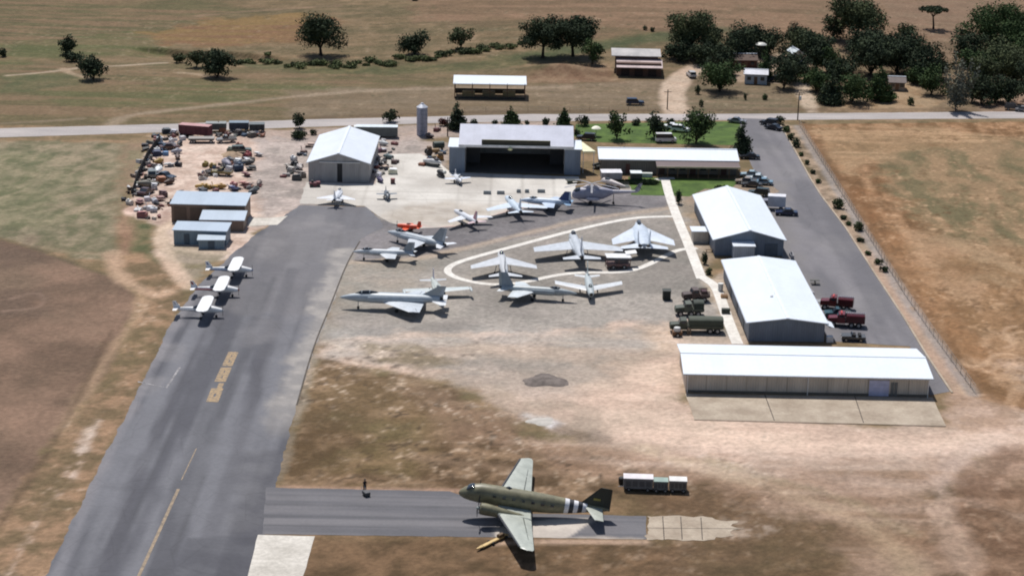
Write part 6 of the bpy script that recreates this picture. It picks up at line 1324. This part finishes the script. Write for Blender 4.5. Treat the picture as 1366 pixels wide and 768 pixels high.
simple_trailer('short white trailer left of the long silver one behind the gable hangar',481,181,2,3.0,2.2,2.2,(0.5,0.52,0.52),(0.68,0.70,0.70))
p=at(795,182); t=thing('garden_parasol','round cream parasol by the back corner of the main hangar','parasol',p); MB().cyl((0,0,0),(0,0,2.4),.05).build('pole',steel,t); MB().lathe((0,0,1.9),[(1.15,0),(.9,.25),(.5,.48),(.05,.6),(.02,.55)],14).build('canopy',paint(S(236,234,214,1.0),.7),t)
def clutter(name,label,cat,px,py,parts,hd=0,group=None):
    """parts: list of (part name, kind, position, size, colour)"""
    p=at(px,py); t=thing(name,label,cat,p,R(hd),group)
    for nm,k,c,d,cl in parts:
        m=MB()
        if k=='box': m.box(c,d,bev=min(d)*.12)
        elif k=='cyl': m.cyl(c,d[:3],d[3],n=14)
        elif k=='slab': m.box(c,d,.2,(.12,.08))
        elif k=='pod': m.loft([(c[0]+d[0]/2,c[1],c[2],.05,.05),(c[0]+d[0]*.35,c[1],c[2],d[1]*.35,d[2]*.35),(c[0],c[1],c[2],d[1]/2,d[2]/2),(c[0]-d[0]*.4,c[1],c[2],d[1]*.3,d[2]*.3),(c[0]-d[0]/2,c[1],c[2],d[1]*.15,d[2]*.15)],12)
        m.build(nm,paint(cl,.6),t)
    return t
clutter('towed_gun','white and black towed cockpit section left of the main hangar','cockpit section',577,222,[('shell','pod',(0,0,1.1),(4.6,1.2,1.3),(0.55,0.55,0.55)),('undercarriage','box',(0,0,.4),(3.4,1.0,.3),(0.03,0.04,0.04)),('canopy','pod',(.9,0,1.6),(1.3,.7,.7),(0.02,0.02,0.03))],-25)
clutter('engine_stand','dark white-nosed aircraft engine on a stand, between main hangar and cockpit section','engine stand',588,236,[('engine','pod',(0,0,1.0),(2.8,1.4,1.4),(0.02,0.02,0.025)),('stand','box',(0,0,.3),(2.0,1.0,.4),(0.1,0.1,0.1)),('cowl','pod',(1.0,.3,1.2),(1.2,1.0,1.0),(0.6,0.6,0.55))],-60)
clutter('tan_tractor','tan and rust coloured tractor beside the left bay of the main hangar','tractor',575,207,[('hood','box',(1.0,0,1.0),(1.8,.9,.8),(0.30,0.20,0.10)),('seat_frame','box',(-.4,0,1.5),(.9,1.0,1.2),(0.22,0.15,0.10)),('rear_wheel','cyl',(-.6,-.75,.75),(-.6,-.45,.75,.75),(0.03,0.03,0.03)),('rear_wheel','cyl',(-.6,.45,.75),(-.6,.75,.75,.75),(0.03,0.03,0.03)),('front_wheel','cyl',(1.4,-.6,.4),(1.4,-.4,.4,.4),(0.03,0.03,0.03)),('front_wheel','cyl',(1.4,.4,.4),(1.4,.6,.4,.4),(0.03,0.03,0.03))],20)
clutter('crate_stack','brown and orange crates stacked against the left bay of the main hangar','crates',587,213,[('crate','box',(0,0,.5),(1.6,1.2,1.0),(0.40,0.20,0.06)),('crate','box',(-1.3,.3,.45),(1.1,1.0,.9),(0.35,0.28,0.18)),('crate','box',(.1,0,1.35),(1.1,1.0,.6),(0.16,0.12,0.08))])
clutter('dark_tank','dark green tank on legs beside the top left corner of the main hangar','tank',585,202,[('tank','cyl',(-1.2,0,1.5),(1.2,0,1.5,.8),(0.05,0.07,0.06)),('leg','box',(-.8,0,.4),(.2,1.2,.8),(0.1,0.08,0.06)),('leg','box',(.8,0,.4),(.2,1.2,.8),(0.1,0.08,0.06))],20)
clutter('ramp_steps','low black boarding ramp near the right bay of the main hangar','ramp',765,244,[('ramp','slab',(0,0,.6),(3.4,1.2,.15),(0.03,0.04,0.04)),('stand','box',(-.8,0,.3),(1.0,1.0,.6),(0.10,0.10,0.06))],15)
clutter('bomb_rack','dark stand with stacked cylinders between the hangar and the white trailer','rack',796,225,[('gas_cylinder','cyl',(-.9,.2,.9),(.9,.2,.9,.35),(0.04,0.05,0.05)),('gas_cylinder','cyl',(-.9,-.5,.5),(.9,-.5,.5,.35),(0.05,0.06,0.06)),('frame','box',(0,-.1,.15),(1.6,1.4,.2),(0.1,0.08,0.06))],50)
clutter('vending_box','small pale box on the lawn edge left of the footpath head','box',863,236,[('base','box',(0,0,.4),(2.2,.9,.8),(0.55,0.57,0.54)),('lid','box',(0,0,.84),(2.3,1.0,.1),(0.6,0.62,0.58))])
clutter('wooden_ramp','long dark wooden ramp with rails in front of the white trailer','ramp',824,250,[('deck','slab',(0,0,.35),(5.0,1.4,.12),(0.08,0.09,0.08)),('handrail','box',(0,-.7,.9),(4.8,.08,.08),(0.10,0.10,0.09)),('handrail','box',(0,.7,.9),(4.8,.08,.08),(0.10,0.10,0.09)),('stand','box',(-1.2,0,.25),(.2,1.2,.5),(0.06,0.06,0.06))],2)
clutter('red_tug','small dark red tug with black wheels left of the white jet by the gable hangar','tug',420,249,[('body','box',(0,0,.6),(2.2,1.3,.7),(0.12,0.03,0.04)),('hood','box',(.7,0,.95),(.8,1.1,.3),(0.16,0.04,0.05)),('seat','box',(-.5,0,1.15),(.5,.6,.5),(0.03,0.03,0.03)),('wheel','cyl',(.7,-.75,.32),(.7,-.5,.32,.32),(0.02,0.02,0.02)),('wheel','cyl',(-.7,-.75,.32),(-.7,-.5,.32,.32),(0.02,0.02,0.02))],10)
clutter('white_jug','small white bin beside the footpath, left of the broad white building','bin',961,388,[('bin','cyl',(0,0,0),(0,0,1.3,.45),(0.6,0.6,0.58)),('lid','cyl',(0,0,1.3),(0,0,1.42,.5),(0.65,0.65,0.63))])
clutter('dark_barrel','dark barrel lying beside the lower footpath','barrel',968,418,[('barrel','cyl',(-.7,0,.5),(.7,0,.5,.5),(0.02,0.03,0.02)),('cradle','box',(0,0,.12),(.9,.9,.2),(0.2,0.18,0.16))])
clutter('orange_planter','orange planter box beside the lower footpath between bin and barrel','planter',966,397,[('box','box',(0,0,.3),(1.2,1.0,.6),(0.45,0.26,0.13)),('soil','box',(0,0,.62),(1.0,.8,.06),(0.2,0.12,0.07))])
clutter('picnic_table','small dark picnic table on the asphalt right of the broad white building','table',1087,379,[('table_top','box',(0,0,.75),(1.6,.8,.08),(0.06,0.06,0.05)),('bench','box',(0,.7,.45),(1.6,.3,.06),(0.06,0.06,0.05)),('bench','box',(0,-.7,.45),(1.6,.3,.06),(0.06,0.06,0.05)),('frame','box',(0,0,.35),(.1,1.4,.7),(0.05,0.05,0.05))])
clutter('floor_mat','flat pale panel lying on the asphalt above the fire trucks','panel',1093,402,[('panel','box',(0,0,.1),(1.6,1.4,.12),(0.35,0.36,0.38)),('batten','box',(0,0,.19),(1.5,.1,.06),(0.3,0.3,0.3))])
clutter('bicycle_rack','low steel rack along the right wall of the gabled hall','rack',1054,344,[('rail','box',(0,0,.8),(.1,2.6,.08),(0.3,0.3,0.32)),('rail','box',(.5,0,.8),(.1,2.6,.08),(0.3,0.3,0.32)),('frame','box',(.25,1.3,.4),(.6,.08,.8),(0.2,0.2,0.22)),('frame','box',(.25,-1.3,.4),(.6,.08,.8),(0.2,0.2,0.22))])
clutter('black_bin','dark open topped bin on the asphalt beside the broad white building rear','bin',1078,394,[('bin','box',(0,0,.5),(1.2,3.2,1.0),(0.10,0.09,0.10)),('rim','box',(0,0,1.02),(1.3,3.3,.06),(0.25,0.24,0.26))],8)
clutter('brown_bench','low brown bench at the base of the white annex of the gabled hall','bench',946,336,[('bench','box',(0,0,.45),(1.4,.5,.08),(0.12,0.07,0.04)),('leg','box',(-.5,0,.2),(.1,.4,.4),(0.1,0.07,0.04)),('leg','box',(.5,0,.2),(.1,.4,.4),(0.1,0.07,0.04))])
clutter('taxi_marker','small maroon black marker box just right of the grey drone','marker',524,245,[('box','box',(0,0,.5),(.9,.8,1.0),(0.10,0.04,0.04)),('top','box',(0,0,1.05),(1.0,.9,.1),(0.2,0.05,0.05))])
# clutter on both sides of the gable hangar
cl=[('white canvas heap','canvas_heap',505,236,(0.62,0.60,0.64),'at the right wall of the gable hangar, front'),('dark blue tent frame','tent_frame',507,243,(0.06,0.05,0.12),'at the front right corner of the gable hangar'),('teal grey machine','machine',518,212,(0.12,0.17,0.18),'right of the gable hangar, middle'),('pale drum with domed cap','drum',511,194,(0.5,0.52,0.52),'right of the gable hangar, rear'),('maroon cabinet','cabinet',508,203,(0.16,0.08,0.11),'against the rear right wall of the gable hangar'),('tan crate','crate',516,226,(0.48,0.36,0.28),'right of the gable hangar, front'),('cream tarpaulin bundle','bundle',524,232,(0.62,0.60,0.46),'farthest right of the things by the gable hangar'),('dark cart','cart',527,218,(0.10,0.06,0.06),'right of the teal grey machine'),
('white tipped barrel','barrel',392,214,(0.58,0.58,0.58),'left of the gable hangar, highest bright one'),('black scrap box','box',393,221,(0.03,0.03,0.035),'left of the gable hangar, under the white tipped barrel'),('grey pallet stack','pallets',388,230,(0.30,0.28,0.26),'left of the gable hangar, middle'),('pale pipe bundle','pipes',400,226,(0.42,0.38,0.36),'against the left wall of the gable hangar'),('dark metal frame','frame',396,240,(0.07,0.07,0.07),'left of the gable hangar, lowest'),('rust brown bin','bin',405,205,(0.20,0.12,0.10),'at the rear left of the gable hangar'),('grey brown winch','winch',403,236,(0.22,0.19,0.17),'just left of the small red tug'),('brown planks','planks',413,196,(0.30,0.22,0.18),'by the rear left corner of the gable hangar')]
rj=random.Random(21)
def junk(lbl,nm,px,py,c,place,cat=None,group=None,s=1.0):
    k=rj.randrange(5); a=rj.uniform(0,180); c2=tuple(x*.5 for x in c); c3=tuple(min(.7,x*1.5+.02) for x in c)
    if k==0: parts=[('shell','box',(0,0,.55*s),(1.9*s,1.2*s,1.0*s),c),('lid','slab',(.1,0,1.15*s),(1.6*s,1.1*s,.1),c3),('base','box',(0,0,.1),(2.0*s,1.0*s,.2),c2)]
    elif k==1: parts=[('drum','cyl',(-.7*s,0,.5*s),(.7*s,0,.5*s,.5*s),c),('cradle','box',(0,0,.15),(1.0*s,1.1*s,.3),c2),('fitting','box',(.2*s,.1,1.05*s),(.4*s,.4*s,.3*s),c3)]
    elif k==2: parts=[('panel','slab',(0,0,.5*s),(2.2*s,1.3*s,.12),c),('panel','slab',(.3*s,.3,.8*s),(1.5*s,1.0*s,.1),c3),('block','box',(-.3*s,0,.3*s),(1.2*s,.9*s,.5*s),c2)]
    elif k==3: parts=[('hull','pod',(0,0,.6*s),(2.8*s,1.2*s,1.1*s),c),('support','box',(0,0,.2*s),(1.2*s,.8*s,.4*s),c2),('hatch','box',(.2*s,0,1.1*s),(.5*s,.4*s,.25*s),c3)]
    else: parts=[('block','box',(-.4*s,.1,.45*s),(1.1*s,1.1*s,.9*s),c),('block','box',(.7*s,-.2,.3*s),(.9*s,.9*s,.6*s),c2),('post','cyl',(0,.3*s,.3),(.3*s,.6*s,1.7*s,.08*s),c3)]
    clutter(nm,lbl+' '+place,cat or nm.replace('_',' '),px,py,parts,a,group)
for lb,nm,x,y,c,pl in cl: junk(lb,nm,x,y,c,pl)
# scrap yard, item by item
G='scrap and stored machinery in the yard'
yd=[('black engine hulk','engine_hulk',222,178,(0.02,0.03,0.04),'at the top left corner of the scrap yard, farthest back'),('grey dome cover','dome_cover',232,180,(0.32,0.32,0.36),'beside the black engine hulk at the top corner of the yard'),('white crate','crate',243,186,(0.6,0.58,0.6),'in the upper left of the yard, below the red wagon'),('black tyre heap','tyre_heap',240,194,(0.02,0.02,0.025),'below the upper white crate in the yard'),('white drum','drum',229,190,(0.58,0.58,0.6),'left of the black tyre heap'),('deep blue machine case','machine_case',217,196,(0.02,0.05,0.10),'on the fence side, upper part of the yard'),('pale silver fan housing','fan_housing',213,188,(0.42,0.46,0.48),'on the fence side, topmost pale one'),('white panel','panel',209,203,(0.55,0.56,0.56),'by the fence between two blue cases'),('bright blue case','case',219,207,(0.12,0.24,0.42),'in the fence side row, blue-est one'),('navy cabinet','cabinet',209,208,(0.01,0.02,0.06),'against the fence under the white panel'),('brown black gearbox','gearbox',237,212,(0.12,0.08,0.07),'near the inner edge of the fence side row'),('grey broken wing piece','wing_piece',236,205,(0.30,0.30,0.34),'slanting inwards from the fence side row'),('black barrel','barrel',238,222,(0.02,0.02,0.03),'alone at the inner edge of the fence side row'),('yellow brown rack','rack',212,218,(0.34,0.22,0.06),'above the bright white box in the yard'),('bright white flat box','white_box',212,231,(0.74,0.76,0.76),'biggest white one in the fence side row'),('pale grey duct','duct',226,222,(0.42,0.42,0.42),'right of the bright white flat box'),('dark brown crate','crate',226,246,(0.06,0.03,0.02),'below right of the bright white flat box, open topped'),('rusty crate','crate',215,243,(0.24,0.10,0.05),'left of the dark brown crate'),('olive grey canvas heap','canvas_heap',197,250,(0.18,0.17,0.14),'large one in the lower fence side row'),('silver curved panel','panel',206,252,(0.42,0.42,0.44),'between the canvas heap and the rusty crate'),('grey green cabinet','cabinet',188,248,(0.24,0.26,0.22),'against the lower end of the board fence'),('near black tank','tank',182,258,(0.02,0.025,0.03),'at the lower end of the board fence'),('white sheet metal','sheet_metal',199,268,(0.6,0.56,0.58),'just below the canvas heap in the yard'),('pale grey sphere cover','cover',207,271,(0.52,0.54,0.58),'between two white metal pieces in the lower yard'),('maroon box','box',187,272,(0.18,0.08,0.08),'left of the lower white metal pieces'),('bright white heap','white_heap',198,280,(0.62,0.62,0.64),'lowest bright one in the yard'),('grey white cylinder','gas_cylinder',205,283,(0.46,0.48,0.52),'right of the lowest bright heap'),('rust red heap','rust_heap',190,290,(0.28,0.11,0.11),'at the bottom corner of the yard in the weeds'),('cream can','can',173,273,(0.62,0.56,0.5),'outside the end of the board fence'),('brown planks','planks',213,268,(0.18,0.09,0.08),'right of the lower white metal pieces'),('dark slanted beam','beam',218,262,(0.12,0.06,0.07),'beside the dirt lane of the yard'),
('olive yellow loader arm','yellow_loader',274,222,(0.20,0.15,0.03),'left of the middle machinery group'),('mustard loader','loader',284,224,(0.26,0.18,0.04),'next to the olive yellow arm, with a pale seat'),('black wheel pair','wheel_pair',281,234,(0.03,0.02,0.02),'under the mustard loader'),('brown black axle','axle',293,228,(0.08,0.04,0.03),'right of the mustard loader'),('grey lavender hull','hull',302,222,(0.24,0.23,0.28),'in the centre of the middle machinery group'),('blue black generator','generator',318,228,(0.02,0.04,0.08),'right part of the middle machinery group'),('white hood','white_hood',317,219,(0.6,0.62,0.62),'on top edge of the middle machinery group'),('long dark flatbed','flatbed',307,216,(0.06,0.06,0.07),'across the back of the middle machinery group'),('dark mesh cage','cage',331,220,(0.05,0.05,0.05),'at the right end behind the generator'),('black exhaust stack','exhaust_stack',335,227,(0.02,0.02,0.02),'rightmost of the middle machinery group'),('maroon chassis','chassis',329,235,(0.16,0.06,0.07),'below the black exhaust stack'),('grey green turret shell','turret_shell',308,203,(0.12,0.14,0.11),'above the soil heap in the yard'),('red brown tank wagon','tank_wagon',330,212,(0.20,0.03,0.03),'dark red one right of the soil heap'),('white oil drum','drum',345,208,(0.52,0.50,0.50),'alone right of the red brown tank wagon'),('orange brown post stand','post_stand',319,196,(0.30,0.14,0.10),'tall thin one above the red brown tank wagon'),
('yellow strut','strut',269,252,(0.44,0.26,0.06),'first of four behind the brown shed roof'),('yellow and black strut','strut',277,252,(0.40,0.24,0.06),'second of four behind the brown shed roof'),('yellow strut with dark foot','strut',286,252,(0.46,0.28,0.06),'third of four behind the brown shed roof'),('yellow strut, darkest','strut',294,252,(0.36,0.20,0.05),'last of four behind the brown shed roof'),('pinkish red flat crate','flat_crate',312,249,(0.40,0.16,0.16),'long one behind the right end of the brown shed roof'),('rosy crate','crate',326,247,(0.42,0.20,0.18),'right of the pinkish red flat crate'),('navy pipe set','pipe_set',312,254,(0.04,0.05,0.14),'directly behind the brown shed roof edge'),('grey bucket','bucket',346,247,(0.22,0.18,0.16),'alone right of the rosy crate'),('black slab','slab',338,258,(0.06,0.07,0.08),'at the right end of the brown shed roof'),
('rusty digger arm','digger',297,176,(0.22,0.09,0.05),'large brown one in the far row of the yard'),('brown black bucket','digger_bucket',304,182,(0.14,0.05,0.04),'under the rusty digger arm'),('dark wheel set','wheel_set',318,180,(0.05,0.04,0.04),'right of the rusty digger arm'),('pale lever','lever',317,176,(0.52,0.50,0.48),'beside the dark wheel set in the far row'),('small dark block','block',336,183,(0.10,0.09,0.08),'below the far right trailers of the yard'),('white hatch','hatch',341,173,(0.58,0.58,0.56),'on the far right end of the trailers'),('dark round tank','round_tank',583,175,(0.14,0.05,0.05),'reddish one right of the silo'),('brown black slab','slab',573,184,(0.08,0.06,0.06),'on the dirt below the silo')]
for lb,nm,x,y,c,pl in yd: junk(lb,nm,x,y,c,pl,group=G if x<350 else None,s=1.0 if nm not in('canvas_heap','white_box','digger','tank_wagon','hull','generator') else 1.45)
for i,(x,y,cc,kd,lb) in enumerate([(226,199,(0.10,0.05,0.04),'sedan','rust brown wrecked car in the upper part of the scrap yard'),(203,236,(0.16,0.17,0.16),'suv','dull grey wrecked car close to the board fence'),(221,238,(0.05,0.07,0.10),'sedan','blue-black wrecked car right of the bright white flat box'),(296,234,(0.20,0.15,0.05),'pickup','mustard wrecked pickup at the front of the middle machinery group'),(322,204,(0.10,0.12,0.10),'suv','dark green wrecked car above the red brown tank wagon'),(302,190,(0.25,0.24,0.23),'pickup','grey wrecked pickup between the far trailers and the soil heap'),(195,259,(0.08,0.04,0.04),'sedan','maroon wrecked car at the lower end of the fence row')]):
    car(lb,x,y,[20,100,-30,170,10,200,70][i],cc,kd,'wrecked car',name='wrecked_car')
def flat(label,a_,b_,H,c,c2,name,cat,W=2.4):
    a=at(*a_); b=at(*b_); d=b-a; L=d.length; t=thing(name,label,cat,(a+b)/2,math.atan2(d.y,d.x)); MB().box((0,0,.7+(H-.7)/2),(L,W,H-.7),bev=.06).build('body',paint(c,.6),t); MB().box((0,0,H+.02),(L+.05,W+.05,.07)).build('roof',paint(c2,.6),t,smooth=False)
    m=MB(); n=max(3,int(L/1.2)); 
    for k in range(n): m.box((-L/2+L*(k+.5)/n,-W/2-.02,.7+(H-.7)/2),(.08,.05,(H-.7)*.9))
    m.build('side_rib',paint(tuple(x*.6 for x in c),.7),t,smooth=False); wheels(t,(-L*.38,-L*.28,L*.38),W/2-.15,.4); return t
flat('dark maroon freight wagon body with a pinkish roof along the far edge of the yard',(241,181),(281,184),2.8,(0.10,0.02,0.03),(0.42,0.22,0.22),'freight_wagon','freight wagon')
flat('grey green long trailer in the far yard row, right of the maroon wagon',(275,176),(302,176),2.2,(0.08,0.09,0.09),(0.20,0.22,0.22),'long_trailer','trailer')
flat('blue grey long trailer in the far row of the yard right of the digger',(306,175),(332,175),2.2,(0.05,0.06,0.08),(0.14,0.19,0.24),'long_trailer','trailer')
flat('short black trailer at the right end of the far row of the yard',(333,176),(353,176),2.0,(0.03,0.035,0.04),(0.09,0.11,0.12),'short_trailer','trailer')
t=flat('low flat dark trailer on the dirt below the maroon wagon',(252,190),(286,190),1.1,(0.12,0.11,0.10),(0.26,0.24,0.22),'flatbed_trailer','trailer')
# small loose scrap between the bigger pieces
def scrap(label,px,py,c,s,seed):
    q=random.Random(seed); m=MB()
    m.box((0,0,.25*s),(q.uniform(.8,1.5)*s,q.uniform(.4,1.0)*s,q.uniform(.35,.7)*s),q.uniform(0,3),(q.uniform(-.3,.3),q.uniform(-.3,.3)),bev=.05)
    m.box((q.uniform(-.3,.3),q.uniform(-.3,.3),.45*s),(q.uniform(.9,1.9)*s,.16*s,.14*s),q.uniform(0,3),(0,q.uniform(-.5,.5)))
    o=m.build('scrap_piece',paint(c,.7)); o.location=at(px,py); o.rotation_euler.z=q.uniform(0,6); tag(o,label,'scrap','small loose scrap pieces in the yard')
regs=[((181,262),(222,178),17,80,'small scrap piece in the crowded row beside the board fence'),((196,288),(232,262),14,16,'small scrap piece in the weedy bottom corner of the yard'),((270,236),(338,212),9,60,'small scrap piece among the machinery in the middle of the yard'),((222,181),(352,180),5,36,'small scrap piece in front of the trailers along the far edge of the yard'),((268,254),(345,250),4,20,'small scrap piece just behind the roof of the brown shed'),((384,236),(404,206),9,22,'small scrap piece scattered left of the gable hangar'),((503,240),(520,192),9,20,'small scrap piece along the right wall of the gable hangar'),((566,222),(594,204),6,12,'small scrap piece left of the main hangar')]
pal=[(0.02,0.022,0.03),(0.03,0.03,0.03),(0.06,0.05,0.05),(0.12,0.08,0.06),(0.30,0.28,0.27),(0.55,0.54,0.54),(0.24,0.10,0.06),(0.05,0.09,0.15),(0.42,0.38,0.34),(0.10,0.11,0.10),(0.6,0.6,0.62),(0.03,0.035,0.05),(0.02,0.02,0.02),(0.16,0.05,0.05),(0.18,0.17,0.17)]
q=random.Random(77); sd=0
for (x0_,y0_),(x1_,y1_),wd_,n_,lb in regs:
    for k in range(n_):
        f_=q.random(); sd+=1; scrap(lb,x0_+(x1_-x0_)*f_+q.uniform(-wd_,wd_),y0_+(y1_-y0_)*f_+q.uniform(-wd_*.6,wd_*.6),pal[q.randrange(len(pal))],q.uniform(.7,1.25),sd)
for i,(x,y,h) in enumerate([(650,254,5),(668,254,4),(692,252,5),(703,252,4),(722,252,3)]):
    clutter('apron_cone_stand',['leftmost','second','third','fourth','rightmost and fifth'][i]+' barrier block from the left on the apron behind the pale jets','barrier',x,y+5,[('block','box',(0,0,.35),(1.6 if i in(0,1,4) else .9,.5,.6),(0.22,0.24,0.25)),('cap','box',(0,0,.68),(1.4 if i in(0,1,4) else .7,.4,.08),(0.3,0.32,0.33))],0,'barrier blocks on the apron')
